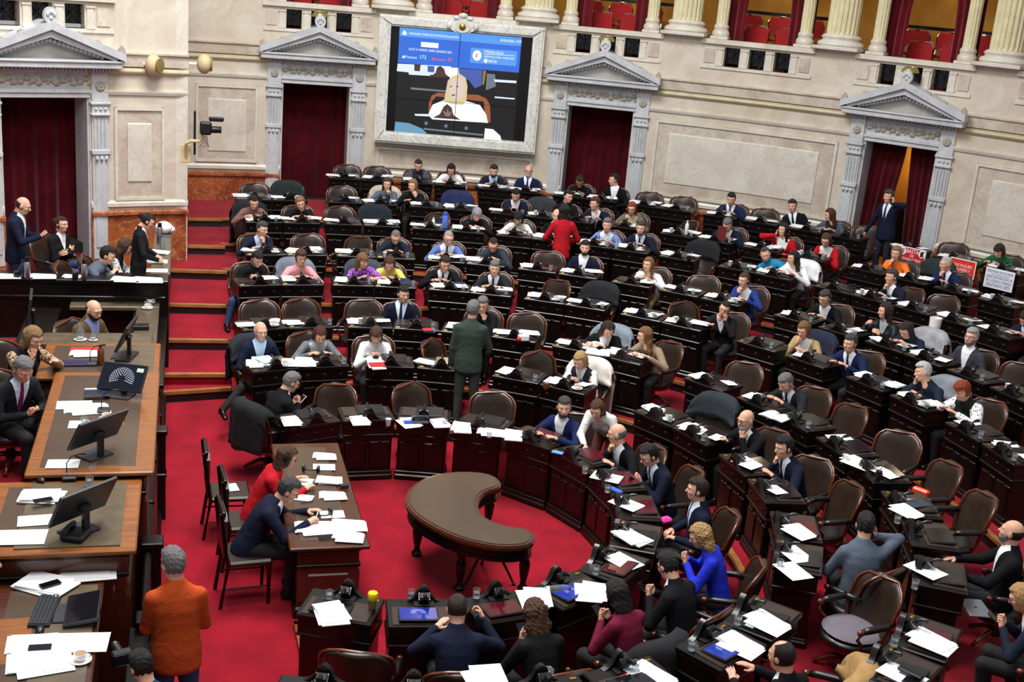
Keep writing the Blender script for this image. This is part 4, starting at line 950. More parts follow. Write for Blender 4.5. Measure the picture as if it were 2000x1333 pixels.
# ---- hair variants, in head coordinates
def hair_fn(kind):
    def face(P): return smin(ell(P, A3(0, .122, -.014), A3(.076, .088, .098)), ell(P, A3(0, .09, -.1), A3(.08, .09, .08)), .03)
    cr = lambda P, g: f_cran(P)-g
    nz = lambda P, s, k: k*(np.sin(P[:, 0]*s+P[:, 2]*s*.6)*np.sin(P[:, 1]*s*1.1+1)*np.sin(P[:, 2]*s*.9+2))
    low = lambda P, z0: z0-P[:, 2]                 # keep above z0
    top = lambda P, g: cr(P, g)-.012*np.clip((P[:, 2]-.04)/.07, 0, 1)*(1+.5*np.clip(P[:, 1]/.08, -1, 1))
    hl = lambda P, z0: np.minimum(P[:, 1]-.018-.10*np.clip(.01-P[:, 2], 0, .04), z0-P[:, 2])
    if kind == 'short': return lambda P: smax(smax(top(P, .009)+nz(P, 95, .005), hl(P, .078), .006), low(P, -.045+np.where(P[:, 1] < -.03, -.02, 0)), .008)
    if kind == 'crop': return lambda P: smax(smax(cr(P, .007)+nz(P, 120, .002), hl(P, .084), .006), low(P, -.04), .008)
    if kind == 'fringe_ring': return lambda P: smax(smax(smax(cr(P, .006), hl(P, .2), .006), low(P, -.05), .01), P[:, 2]-(.03-.25*P[:, 1]), .012)
    if kind == 'thinning': return lambda P: smax(smax(smax(cr(P, .009), hl(P, .085), .006), low(P, -.055), .01), -ell(P, A3(0, .05, .12), A3(.05, .085, .05)), .02)
    def long_(P, L_=.30, wid=.085, wav=0.0, fringe=False, back=.0):
        d = smax(cr(P, .016), -face(P), .015)
        z = P[:, 2]; t = np.clip((.02-z)/L_, 0, 1); cx = .0; q = P.copy()
        a = wid+.012*np.sin(t*3)+wav*np.sin(z*45); bb = .055+.02*(1-t)
        r = np.sqrt((q[:, 0]/a)**2+((q[:, 1]+.045+back*t)/bb)**2)
        cur = smax(smax((r-1)*bb, z-.05, .03), -L_-z+.02, .03)
        d = smin(d, smax(cur, -smin(face(P), rc(P, A3(0, .02, -.1), A3(0, .03, -.35), .062, .075), .02), .015), .02)
        d = smax(d, np.minimum(P[:, 1]-.040, .080-P[:, 2]), .008)
        if fringe: d = smin(d, smax(ell(P, A3(0, .060, .060), A3(.070, .040, .030)), -ell(P, A3(0, .05, .02), A3(.07, .045, .045)), .006), .008)
        return d+nz(P, 70, .004)
    if kind == 'long': return lambda P: long_(P)
    if kind == 'long_fringe': return lambda P: long_(P, fringe=True, L_=.24)
    if kind == 'wavy': return lambda P: long_(P, .27, .10, .012)+nz(P, 110, .008)
    if kind == 'verylong': return lambda P: long_(P, .40, .088, .006)
    if kind == 'bob': return lambda P: long_(P, .13, .09, 0, True)
    if kind == 'bobopen': return lambda P: long_(P, .14, .092, .004)
    if kind == 'curlyshort': return lambda P: smax(smax(top(P, .018)+nz(P, 130, .006)+nz(P, 60, .005), hl(P, .070), .01), low(P, -.065), .02)
    if kind == 'bun': return lambda P: smin(smax(smax(cr(P, .010), hl(P, .076), .008), low(P, -.06), .01), ell(P, A3(0, -.125, .03), A3(.042, .04, .042)), .015)
    if kind == 'pony': return lambda P: smin(smax(smax(cr(P, .010), hl(P, .076), .008), low(P, -.06), .01), rc(P, A3(0, -.12, .02), A3(0, -.12, -.2), .032, .016), .02)
    return None
HAIRM = {}
def hair_mesh(kind, h):
    k = (kind, h)
    if k not in HAIRM:
        V, F = snet(hair_fn(kind), (-.15, -.20, -.42 if 'long' in kind or kind == 'wavy' else -.26), (.15, .15, .16), h); me = bpy.data.meshes.new('hair'); me.from_pydata(V.tolist(), [], F.tolist())
        me.polygons.foreach_set('use_smooth', [True]*len(me.polygons)); me.materials.append(None); HAIRM[k] = me
    return HAIRM[k]
def beard_mesh(h, kind):
    k = (kind, h)
    if k not in HAIRM:
        g = .005
        def f(P):
            d = smin(f_cran(P), ell(P, A3(0, .052, -.085), A3(.036, .034, .028)), .03)-g
            if kind == 'moustache': return ell(P, A3(0, .094, -.042), A3(.026, .010, .007))
            d = smax(d, P[:, 2]-(-.060+1.1*np.maximum(0, np.abs(P[:, 0])-.040)), .006); d = smax(d, -.012-P[:, 1], .01); d = smax(d, P[:, 2]+.005, .006)
            d = smax(d, -ell(P, A3(0, .10, -.056), A3(.022, .03, .009)), .005)
            return np.minimum(d, ell(P, A3(0, .092, -.0435), A3(.027, .010, .0055)))
        V, F = snet(f, (-.10, -.05, -.15), (.10, .13, .03), h); me = bpy.data.meshes.new(kind); me.from_pydata(V.tolist(), [], F.tolist())
        me.polygons.foreach_set('use_smooth', [True]*len(me.polygons)); me.materials.append(None); HAIRM[k] = me
    return HAIRM[k]
b = MB()
for sx in (-1, 1):
    b.tube([(sx*.033+.021*math.cos(R_(a)), .104-.15*abs(.021*math.cos(R_(a))+.0)-.004, .004+.016*math.sin(R_(a))) for a in range(0, 360, 36)], .0022, 4, True)
    b.tube([(sx*.054, .098, .008), (sx*.083, .05, .012), (sx*.086, -.01, .008)], .002, 4)
b.tube([(-.012, .106, .008), (.012, .106, .008)], .0022, 4)
GLASSM = b.mesh('glasses', BLACKM)
# ---- clothes
def top_mat(key, kind, c1, c2=None, c3=None, pat=None, rough=.85):
    """kind: plain | vneck (c2 shirt) | suit (c2 shirt, c3 tie); regions come from coordinates stored on the body"""
    nm = 'cloth_'+key
    if nm in MATS: return MATS[nm]
    M = bpy.data.materials.new(nm); M.use_nodes = True; nt = M.node_tree; L = nt.links; B = nt.nodes['Principled BSDF']; B.inputs['Roughness'].default_value = rough; B.inputs['Specular IOR Level'].default_value = .2
    N = nt.nodes.new; tc = N('ShaderNodeTexCoord')
    no = N('ShaderNodeTexNoise'); no.inputs['Scale'].default_value = 9; no.inputs['Detail'].default_value = 3; L.new(tc.outputs['Object'], no.inputs['Vector'])
    mx = N('ShaderNodeMix'); mx.data_type = 'RGBA'; L.new(no.outputs['Fac'], mx.inputs[0]); c = s2l(c1)
    mx.inputs[6].default_value = tuple(v*.75 for v in c[:3])+(1,); mx.inputs[7].default_value = tuple(min(1, v*1.25) for v in c[:3])+(1,); col = mx.outputs[2]
    if pat:
        vo = N('ShaderNodeTexVoronoi'); vo.inputs['Scale'].default_value = 28 if pat[0] == 'dots' else 45; L.new(tc.outputs['Object'], vo.inputs['Vector'])
        ct = N('ShaderNodeMath'); ct.operation = 'LESS_THAN'; ct.inputs[1].default_value = .28 if pat[0] == 'dots' else .4; L.new(vo.outputs['Distance'], ct.inputs[0])
        m3 = N('ShaderNodeMix'); m3.data_type = 'RGBA'; L.new(ct.outputs[0], m3.inputs[0]); L.new(col, m3.inputs[6]); m3.inputs[7].default_value = s2l(pat[1])
        if len(pat) > 2:                      # only on the sleeves
            at_ = N('ShaderNodeAttribute'); at_.attribute_name = 'tl'; sp = N('ShaderNodeSeparateXYZ'); L.new(at_.outputs['Vector'], sp.inputs[0])
            g = N('ShaderNodeMath'); g.operation = 'LESS_THAN'; g.inputs[1].default_value = -.5; L.new(sp.outputs[2], g.inputs[0])
            m4 = N('ShaderNodeMix'); m4.data_type = 'RGBA'; L.new(g.outputs[0], m4.inputs[0]); L.new(col, m4.inputs[6])
            m5 = N('ShaderNodeMix'); m5.data_type = 'RGBA'; L.new(ct.outputs[0], m5.inputs[0]); m5.inputs[6].default_value = s2l(pat[2]); m5.inputs[7].default_value = s2l(pat[1]); L.new(m5.outputs[2], m4.inputs[7]); col = m4.outputs[2]
        else: col = m3.outputs[2]
    if kind != 'plain':
        at_ = N('ShaderNodeAttribute'); at_.attribute_name = 'tl'; sp = N('ShaderNodeSeparateXYZ'); L.new(at_.outputs['Vector'], sp.inputs[0])
        def mth(op, a, b_=None):
            n = N('ShaderNodeMath'); n.operation = op
            for i, v in enumerate((a, b_)):
                if v is None: continue
                if isinstance(v, (int, float)): n.inputs[i].default_value = v
                else: L.new(v, n.inputs[i])
            return n.outputs[0]
        ax = mth('ABSOLUTE', sp.outputs[0]); depth = {'vneck': (.24, .30), 'suit': (.14, .24), 'open': (.02, .26), 'vest': (-.3, 9)}[kind]
        wd = mth('MULTIPLY', mth('SUBTRACT', sp.outputs[1], depth[0]), depth[1]); fr = mth('GREATER_THAN', sp.outputs[2], .02)
        if kind == 'vest':      # c2 on sleeves and V
            wd = mth('MULTIPLY', mth('SUBTRACT', sp.outputs[1], .26), .3); ms = mth('MAXIMUM', mth('MULTIPLY', mth('LESS_THAN', ax, wd), fr), mth('LESS_THAN', sp.outputs[2], -.5))
        else: ms = mth('MULTIPLY', mth('LESS_THAN', ax, wd), fr)
        m2 = N('ShaderNodeMix'); m2.data_type = 'RGBA'; L.new(ms, m2.inputs[0]); L.new(col, m2.inputs[6]); m2.inputs[7].default_value = s2l(c2); col = m2.outputs[2]
        if c3:
            tw_ = mth('ADD', mth('MULTIPLY', mth('SUBTRACT', .56, sp.outputs[1]), .055), .012); mt = mth('MULTIPLY', mth('LESS_THAN', ax, tw_), ms)
            m6 = N('ShaderNodeMix'); m6.data_type = 'RGBA'; L.new(mt, m6.inputs[0]); L.new(col, m6.inputs[6]); m6.inputs[7].default_value = s2l(c3); col = m6.outputs[2]
    L.new(col, B.inputs['Base Color'])
    bp = N('ShaderNodeBump'); bp.inputs['Strength'].default_value = .5; bp.inputs['Distance'].default_value = .03; n3 = N('ShaderNodeTexNoise'); n3.inputs['Scale'].default_value = 7; n3.inputs['Detail'].default_value = 4; n3.inputs['Distortion'].default_value = 1.0
    L.new(tc.outputs['Object'], n3.inputs['Vector']); L.new(n3.outputs['Fac'], bp.inputs['Height']); L.new(bp.outputs[0], B.inputs['Normal'])
    MATS[nm] = M; return M
SKINS = {'l': 'D9A58A', 'm': 'C68E70', 'd': 'A06A4C', 'r': 'CF937A'}
def skin(k): return mat('skin_'+k, SKINS[k], .5, var=.06, scale=14, spec=.35)
EYEW = mat('eye_white', 'E8E4DE', .3); IRIS = mat('dark_iris', '2A1A12', .2); LIPM = mat('lip_rose', 'A85A52', .5); LIPW = mat('lip_red', '9E3A40', .4); SHOE = mat('black_shoe', '0E0D0E', .3)
HAIRC = {'k': '14100F', 'db': '2A1B14', 'b': '4A2F1E', 'lb': '7A5634', 'bl': 'B08C5A', 'bh': '8A6A42', 'g': '6E6C6C', 'dg': '3C3A3A', 'w': 'BDBBB8', 'r': '8A3A1A', 'a': '4A1F1C', 'sg': '9A9A9E'}
def hairmat(k): return mat('hair_'+k, HAIRC[k], .45, var=.35, scale=30, stretch=(3, 3, .5), bump=.6, bscale=70, spec=.4)
TOPS = {  # key: (kind, c1, c2, c3, pattern)
 'navy': ('suit', '12182D', 'E6E8EE', None), 'navyT': ('suit', '11172B', 'DCE6F2', '1A2450'), 'navyL': ('suit', '141C33', 'BBD3EE', None), 'blue': ('suit', '18244F', 'EDF0F4', None), 'blueT': ('suit', '152144', 'F0F2F6', '1C2F6B'), 'black': ('suit', '0D0E12', 'E8EAEE', None), 'blackT': ('suit', '0E0F14', 'E4E8EE', '161A2A'), 'char': ('suit', '202327', 'DDE6F0', '141620'), 'charL': ('suit', '1B1D23', 'CFE0F2', '7A1E5E'),
 'lblue': ('open', '5B74B4', 'E8EEF6', '2A3A66'), 'lblue2': ('open', '6E86C0', 'E6EDF6', None), 'grey': ('suit', '393D44', 'ECECF0', None), 'greyplain': ('plain', '55606E'), 'green': ('plain', '34403A'), 'brown': ('suit', '5C4A2E', '8A92C8', None), 'maroon': ('plain', '6A1230'), 'red': ('plain', 'B01420'), 'redo': ('open', 'B8141E', 'F0F0F0', None), 'orange': ('plain', 'B4471A'), 'orange2': ('plain', 'F0762E'), 'white': ('plain', 'ECECEC'), 'offw': ('plain', 'D8D6D2'), 'cobalt': ('plain', '2433C8'), 'yellow': ('plain', 'DCC96A'), 'purple': ('plain', '7A32A8', None, None, ('spots', 'D8A0E0')), 'pink': ('plain', 'E59AA0'), 'plaid': ('open', '70747A', 'D8DADC', None, ('spots', '50545A')), 'mauve': ('plain', '7A5A54'), 'blackp': ('plain', '121214'), 'blackw': ('vneck', '131316', 'ECECEE', None), 'blacklace': ('plain', '15131A', None, None, ('spots', '2A2018', 'B89A7C')), 'patt': ('plain', '121214', None, None, ('spots', '101012', 'D8D8DC')), 'tweed': ('plain', '5C4A2E'),
 'slate': ('plain', '303A46'), 'dnavy': ('plain', '1A2234'), 'olive': ('open', '6B6550', 'C8B8A0', None), 'beige': ('open', 'A88E66', 'F0F0EE', None), 'taupe': ('plain', '8F7C66'), 'vest': ('vest', '2C2A30', 'ECEAE8', None), 'dots': ('plain', '16221C', None, None, ('dots', '1A1A1E', 'F0F0F2')), 'hoodie': ('plain', '1F86B0'), 'leather': ('vneck', '16181E', '9AA09E', None), 'dgreen': ('plain', '1F5A34'), 'greyco': ('open', '4A4E5C', '2A2A30', None), 'shirtw': ('open', '1A2030', 'F2F4F8', None), 'bluesuit': ('open', '22397E', 'EEF0F4', None), 'dblue': ('plain', '203A54')}
def tmat(k):
    t = TOPS[k]; t = t+(None,)*(5-len(t)); return top_mat(k, *t, rough=.45 if k == 'leather' else .85)
PANTS = {'k': '0F1014', 'n': '141A2E', 'j': '2E4468', 'kh': '9A8A62', 'g': '3A4048', 'bl': '22397E', 'br': '5A2E22', 'lj': '7E9ABC', 'sk': 'C68E70', 'gr': '2C3A38'}
def pmat(k): return mat('trousers_'+k, PANTS[k], .85, var=.2, scale=10, bump=.3, bscale=9)
H = lambda p, **k: dict(p=p, **k)
SEAT_LEGS = dict(knees=((.13, .43, .46), (-.13, .43, .46)), ankles=((.12, .40, .10), (-.12, .40, .10)))
POSES = {
 'desk':  dict(lean=12, hpit=14, handR=H((.15, .42, .83), k='flat', out=1.0), handL=H((-.15, .42, .83), k='flat', out=1.0)),
 'phone': dict(lean=10, hpit=24, handR=H((.06, .34, .80), k='grip', dir=(-.5, .5, .35), palm=(-.6, -.4, .5), out=.9), handL=H((-.06, .34, .79), k='grip', dir=(.5, .5, .35), palm=(.6, -.4, .5), out=.9)),
 'read':  dict(lean=16, hpit=28, handR=H((.17, .42, .83), k='relax', out=1.0), handL=H((-.13, .44, .83), k='flat', out=1.0)),
 'chinR': dict(lean=10, hpit=8, handR=H((.05, .16, .46), rel=1, k='fist', dir=(-.25, -.1, 1), palm=(-.5, -.8, 0), out=.8), handL=H((-.16, .40, .83), k='flat', out=1.0)),
 'chinL': dict(lean=10, hpit=8, handL=H((-.05, .16, .46), rel=1, k='fist', dir=(.25, -.1, 1), palm=(.5, -.8, 0), out=.8), handR=H((.16, .40, .83), k='flat', out=1.0)),
 'cheekL': dict(lean=14, hpit=6, hroll=-14, handL=H((-.09, .13, .50), rel=1, k='relax', dir=(.0, -.1, 1), palm=(.9, -.4, 0), out=.8), handR=H((.14, .42, .83), k='flat', out=1.0)),
 'cheekR': dict(lean=14, hpit=6, hroll=14, handR=H((.09, .13, .50), rel=1, k='relax', dir=(.0, -.1, 1), palm=(-.9, -.4, 0), out=.8), handL=H((-.14, .42, .83), k='flat', out=1.0)),
 'earR':  dict(lean=6, hpit=4, handR=H((.12, .08, .55), rel=1, k='grip', dir=(-.1, -.1, 1), palm=(-1, 0, 0), out=1.0), handL=H((-.12, .30, .70), k='relax', out=.8)),
 'earL':  dict(lean=6, hpit=4, handL=H((-.12, .08, .55), rel=1, k='grip', dir=(.1, -.1, 1), palm=(1, 0, 0), out=1.0), handR=H((.12, .30, .70), k='relax', out=.8)),
 'lap':   dict(lean=-2, hpit=8, slump=.15, handR=H((.12, .24, .64), k='relax', out=.9), handL=H((-.12, .24, .64), k='relax', out=.9)),
 'cross': dict(lean=-3, hpit=4, slump=.2, handR=H((-.02, .185, .27), rel=1, k='relax', dir=(-1, .05, .1), palm=(0, -1, 0), out=.9), handL=H((.03, .21, .23), rel=1, k='relax', dir=(1, .05, .1), palm=(0, -1, 0), out=.9)),
 'write': dict(lean=26, hpit=26, handR=H((.08, .48, .82), k='grip', out=.9), handL=H((-.18, .42, .82), k='flat', dir=(.6, .7, -.1), out=1.0)),
 'slump': dict(lean=-12, hpit=10, slump=.5, handR=H((.2, .3, .72), k='relax', out=.9), handL=H((-.14, .22, .62), k='relax', out=.9)),
}
STAND = dict(hip=.95, knees=((.10, .01, .50), (-.10, .01, .50)), ankles=((.11, -.02, .09), (-.11, -.02, .09)), lean=2, hpit=6, slump=.05)
SPOSES = {
 'hang':  dict(handR=H((.26, .06, .80), k='relax', dir=(0, .15, -1), palm=(-1, 0, 0)), handL=H((-.26, .06, .80), k='relax', dir=(0, .15, -1), palm=(1, 0, 0))),
 'fphone': dict(hpit=22, handR=H((.10, .34, 1.18), k='grip', dir=(-.5, .6, .2), palm=(-.5, -.2, .6)), handL=H((-.08, .34, 1.16), k='grip', dir=(.5, .6, .2), palm=(.5, -.2, .6))),
 'earL':  dict(handL=H((-.12, .08, .55), rel=1, k='grip', dir=(.1, -.1, 1), palm=(1, 0, 0), out=1.0), handR=H((.36, .12, .86), k='relax', dir=(.1, .2, -1), palm=(-1, 0, 0))),
 'front': dict(handR=H((.17, .26, 1.02), k='relax', out=1.0), handL=H((-.17, .26, 1.02), k='relax', out=1.0)),
 'bend':  dict(lean=38, hpit=30, py=-.12, handR=H((.02, .52, 1.0), k='relax', out=.9), handL=H((-.24, .42, .80), k='flat', dir=(-.1, .3, -1), out=.4)),
 'pockets': dict(handR=H((.23, .10, .98), k='relax', dir=(-.3, .4, -.8), out=1.4), handL=H((-.23, .10, .98), k='relax', dir=(.3, .4, -.8), out=1.4)),
}
ALLP = []
def person(label, xy, z, rz, pose, sex='m', hair='short', hc='db', top='navy', pants='k', sk='l', near=0, stand=False, scale=1.0, glasses=False, beard=None, bc=None, ov=None, legs=True, head=None, rmin=None):
    p = dict(hip=.48, **SEAT_LEGS)
    if stand: p.update(STAND); p.update(SPOSES[pose])
    else: p.update(POSES[pose])
    if sex == 'w': p.update(girth=.88, sh=.90, bust=1, hs=.96)
    else: p.update(girth=1.04, hs=1.0)
    p.update(h=(.030, .024, .017)[near], hh=(.013, .010, .0075)[near], hd=(.0095, .008, .0062)[near], legs=legs)
    if ov: p.update(ov)
    if top in ('greyco', 'char', 'black', 'blackT', 'navy', 'navyT', 'blue', 'blueT', 'tweed', 'brown', 'olive'): p.setdefault('sleeve', 1.08)
    V, F, MI, TL, hd, info = body(p)
    if head is not None:
        q = at(head[0], head[1], z+hd[0][2]*scale); c_, s_ = math.cos(rz), math.sin(rz); lx, ly = hd[0][0]*scale, hd[0][1]*scale
        xy = (q[0]-(c_*lx-s_*ly), q[1]-(s_*lx+c_*ly))
        if rmin is not None:
            rr_ = math.hypot(*xy)
            if rr_ < rmin: xy = (xy[0]*rmin/rr_, xy[1]*rmin/rr_)
            if rr_ > rmin+.45: xy = (xy[0]*(rmin+.45)/rr_, xy[1]*(rmin+.45)/rr_)
    me = bpy.data.meshes.new('person'); me.from_pydata(V.tolist(), [], F)
    for M_ in (tmat(top), pmat(pants), skin(sk), SHOE, EYEW, IRIS, hairmat(hc if hair else 'db'), LIPW if sex == 'w' else LIPM): me.materials.append(M_)
    me.polygons.foreach_set('material_index', MI.astype(int).tolist()); me.polygons.foreach_set('use_smooth', [True]*len(me.polygons))
    a_ = me.attributes.new('tl', 'FLOAT_VECTOR', 'POINT'); a_.data.foreach_set('vector', TL.astype(np.float32).ravel()); me.update()
    o = obj('person', me, None, (xy[0], xy[1], z), rz); o.scale = (scale,)*3; tag(o, label, 'person')
    ho, HR, hs = hd; hm = Matrix.Identity(4)
    for i in range(3):
        for j in range(3): hm[i][j] = HR[i][j]*hs
        hm[i][3] = ho[i]
    def kid(name, me_, M_=None):
        c = obj(name, me_, o); c.matrix_local = hm
        if M_ is not None: set_mat(c, 0, M_)
        return c
    if hair: kid('hair', hair_mesh(hair, (.0125, .010, .0075)[near]), hairmat(hc))
    if beard: kid(beard, beard_mesh(.0085, beard), hairmat(bc or hc))
    if glasses: kid('glasses', GLASSM)
    o['_i'] = 1; del o['_i']
    W = Matrix.Translation((xy[0], xy[1], z))@Matrix.Rotation(rz, 4, 'Z')@Matrix.Scale(scale, 4)
    return o, hm, info, W
# ================================================================ BENCH SEATS: desk, armchair, occupant
RAD = {1: 2.2, 2: 3.78, 3: 5.05, 4: 6.79, 5: 8.09, 6: 9.88, 7: 11.14, 8: 12.87}
used = {'d': False, 'c': False}
LEG1 = dict(knees=((.13, .43, .46), (-.16, .40, .60)), ankles=((.12, .40, .10), (.16, .56, .40)))
PHONES = []; PEOPLE = {}; SEATS = []; LASTTH = {}; CHAIRS = []; COATOF = []
BLUEB = mat('blue_light', '3A5AF0', .4, emit=.6)
def desk_at(row, px, py, who, tab='off', lod=None):
    z = LVL[row]; p = at(px, py, z+.80); th = ang(p)
    if row in LASTTH: th = min(th, LASTTH[row]-math.degrees(.654/(RAD[row]+.0)))
    LASTTH[row] = th; a = R_(th)
    far = row >= 5
    o = copy_tree(DESK0); o.location = (RAD[row]*math.cos(a), RAD[row]*math.sin(a), z); o.rotation_euler = (0, 0, a-math.pi/2)
    tag(o, 'dark carved '+who if 'desk' in who else 'dark carved desk of the '+who, 'desk', 'carved bench desks')
    for c in list(o.children):
        n_ = c.name.split('.')[0]
        if n_ == 'tablet':
            scr = c.children[0]; set_mat(scr, 0, {'off': MATS['tablet_off'], 'red': T_RED, 'blue': T_BLUE}[tab])
            if tab == 'blue':
                e = obj('seat_plan_emblem', EMB, c); e.matrix_local = Matrix.Translation((.06, .285, .822))@Matrix.Rotation(R_(5), 4, 'X')@Matrix.Translation((0, -.02, .0108))@Matrix.Rotation(math.pi, 4, 'Z')
    s = dict(row=row, th=th, who=who, py=py, o=o, M=Matrix.Translation(o.location)@Matrix.Rotation(a-math.pi/2, 4, 'Z')); SEATS.append(s); return s
CNAME = {}
def chair_at(label, x, y, z, rz, cushion=None):
    o = copy_tree(CHAIR0); o.location = (x, y, z); o.rotation_euler = (0, 0, rz); tag(o, label, 'chair', 'leather bench armchairs')
    if cushion:
        b = MB(); b.lathe([(.0, .421), (.25, .421), (.27, .44), (.24, .462), (.1, .47), (0, .47)], 20); c = b.build('seat_cushion', mat('grey_cushion', '6E6872', .8, var=.1, scale=6), o, True)
    return o
COATS = {}
def coat(label, chair, col, seed=1, drop=.45):
    b = make_coat_mesh(seed, drop); o = b.build('draped_coat', mat('coat_'+col, col, .9, var=.25, scale=8, bump=.4, bscale=10), None, 'all'); md = o.modifiers.new('thick', 'SOLIDIFY'); md.thickness = .018; md.offset = 1
    o.location = chair.location; o.rotation_euler = chair.rotation_euler; tag(o, label, 'coat', 'coats left on chairs'); COATOF.append((o, chair)); return o
def S(row, px, py, who, head=None, pose='desk', sex='m', hair='short', hc='db', top='navy', tab='off', face=None, near=None, chair=None, crz=0, coatc=None, cushion=None, nochair=False, lab=None, ov=None, dz=0, nodesk=False, **kw):
    """one bench seat; head=(px,py) of the occupant, or chair=(px,py) of an empty chair's top"""
    if nodesk:
        p = at(px, py, LVL[row]+.8); s = dict(row=row, th=ang(p), who=who)
    else: s = desk_at(row, px, py, who, tab)
    z = LVL[row]; th = s['th']; rz = R_(th+90) if face is None else R_(face-90)
    if head is not None:
        if near is None: near = 2 if head[1] > 640 else (1 if head[1] > 470 else 0)
        o, hm, info, W = person(lab or who, (0, 0), z+dz, rz, pose, sex, hair, hc, top, near=near, head=head, rmin=RAD[row]+.67, ov=ov, **kw)
        s['person'] = (o, hm, info, W); PEOPLE[who] = s['person']
        if pose in ('phone', 'earL', 'earR'): PHONES.append((who, pose, s['person']))
        if not nochair:
            cr = rz+R_(crz); d = (-math.sin(cr), math.cos(cr)); x, y = o.location.x-d[0]*.03, o.location.y-d[1]*.03
            ch = chair_at('dark leather armchair of the '+who, x, y, z, cr); s['chair'] = ch; CHAIRS.append([ch, row, False])
    elif not nochair:
        if chair is None: x, y = (RAD[row]+.80)*math.cos(R_(th)), (RAD[row]+.80)*math.sin(R_(th)); cr = rz+R_(crz)
        else:
            q = at(chair[0], chair[1], z+.92); cr = rz+R_(crz); d = (-math.sin(cr), math.cos(cr)); x, y = q[0]+d[0]*.34, q[1]+d[1]*.34
            r_ = math.hypot(x, y); lo, hi = RAD[row]+.74, RAD[row]+1.15; f = min(max(r_, lo), hi)/r_; x *= f; y *= f
        ch = chair_at('empty armchair at the '+who, x, y, z, cr, cushion); s['chair'] = ch; CHAIRS.append([ch, row, True])
    if coatc: coat(('%s coat draped at the ' if head is None else '%s coat behind the ') % coatc[0]+who, s['chair'], coatc[1], seed=px % 7, drop=coatc[2] if len(coatc) > 2 else .45)
    return s
# ---- row 1 (front ring, counter-clockwise in the photo from far left)
S(1, 607, 820, 'grey-haired man in black suit with a white phone', (577, 752), 'phone', 'm', 'short', 'g', 'black', face=30, crz=0, ov=dict(hyaw=-15), coatc=('black', '0E0F12', .4))
S(1, 724, 825, 'front desk left of the paper cup', chair=(690, 775), crz=-40)
S(1, 826, 825, 'front desk with the blue leaflet', chair=(790, 772), crz=40)
S(1, 932, 837, 'front desk with the tall empty chair above the kidney table', chair=(952, 780), crz=8)
S(1, 1033, 861, 'bearded man in blue suit and open white collar', (1083, 803), 'desk', 'm', 'short', 'dg', 'blue', tab='red', ov=dict(hyaw=35, hpit=2, lean=4), beard='beard', bc='dg', crz=5)
S(1, 1117, 893, 'bald man in dark suit turning to the bending woman', (1205, 848), 'chinR', 'm', 'fringe_ring', 'g', 'black', tab='red', ov=dict(hyaw=-40, turn=-8), crz=-15)
S(1, 1175, 934, 'young man in navy suit holding up a black phone', (1268, 890), 'phone', 'm', 'short', 'k', 'navyT', tab='red', glasses=True, crz=-10)
S(1, 1209, 984, 'man in navy suit holding a pink pouch', (1362, 957), 'lap', 'm', 'short', 'db', 'navyT', tab='red', ov=dict(hyaw=-12, hpit=2))
S(1, 1214, 1035, 'blonde woman in bright blue blazer', (1368, 1047), 'phone', 'w', 'wavy', 'bl', 'cobalt', tab='off', ov=dict(hyaw=10))
S(1, 1198, 1084, 'man in dark suit and pale pink tie with glasses', (1305, 1106), 'phone', 'm', 'short', 'k', 'blackT', tab='red', glasses=True, ov=dict(hpit=26, turn=-10, hyaw=-14), crz=-12)
S(1, 1100, 1124, 'long-haired woman in maroon seen from behind', (1218, 1168), 'phone', 'w', 'verylong', 'k', 'maroon', tab='blue', coatc=('black', '101116', .5))
S(1, 984, 1146, 'curly-haired woman in dark jacket seen from behind', (1060, 1217), 'phone', 'w', 'wavy', 'b', 'blackp', tab='red')
S(1, 844, 1156, 'man in navy suit seen from behind holding a paper cup', (893, 1190), 'desk', 'm', 'crop', 'db', 'navy', tab='blue', ov=dict(handR=H((.24, .40, .92), k='grip', palm=(-1, 0, 0), dir=(-.2, .7, .5))))
S(1, 685, 1163, 'front desk with the yellow lidded cup', chair=(697, 1264), crz=6)
# ---- row 2
S(2, 526, 710, 'white-haired man with moustache in navy suit', (513, 650), 'lap', 'm', 'fringe_ring', 'w', 'navyL', ov=dict(hyaw=10, turn=-12, knees=((.34, .32, .46), (-.10, .42, .46)), ankles=((.62, .40, .22), (-.1, .40, .10))), beard='moustache', bc='w', coatc=('dark blue', '151A26'))
S(2, 617, 710, 'woman with dark red hair in grey plaid blazer', (625, 655), 'read', 'w', 'bobopen', 'a', 'plaid', ov=dict(hpit=26), crz=14)
S(2, 763, 716, 'woman in white shirt with phone above a red folder', (735, 656), 'phone', 'w', 'long_fringe', 'b', 'white')
S(2, 861, 722, 'second row desk left of the man in the green suit', chair=(826, 688), crz=65)
S(2, 1002, 745, 'second row desk with small white stack right of the green suit', chair=(1010, 712), crz=50)
S(2, 1093, 763, 'blonde woman in dark waistcoat over white sleeves', (1128, 707), 'phone', 'w', 'bobopen', 'bl', 'vest', coatc=('cream', 'D8CFC4', .6), crz=10)
S(2, 1263, 820, 'second row desk with white mug beside the bending woman', nochair=True)
S(2, 1346, 850, 'bald bearded man in dark suit raising a fist', (1443, 822), 'chinL', 'm', None, 'g', 'black', beard='beard', bc='w', glasses=True)
S(2, 1433, 908, 'black-haired man in navy suit with fist at his mouth', (1528, 874), 'chinR', 'm', 'short', 'k', 'navyT', crz=20)
S(2, 1487, 958, 'second row desk with the glossy empty chair', chair=(1590, 926), crz=2)
S(2, 1523, 1025, 'dark-haired man in grey suit seen from behind', (1690, 1027), 'earR', 'm', 'short', 'k', 'greyplain', face=72, tab='red', ov=dict(lean=-4, hyaw=-10, hpit=12, slump=.4), crz=40)
S(2, 1526, 1078, 'second row desk with two white sheets', nochair=True)
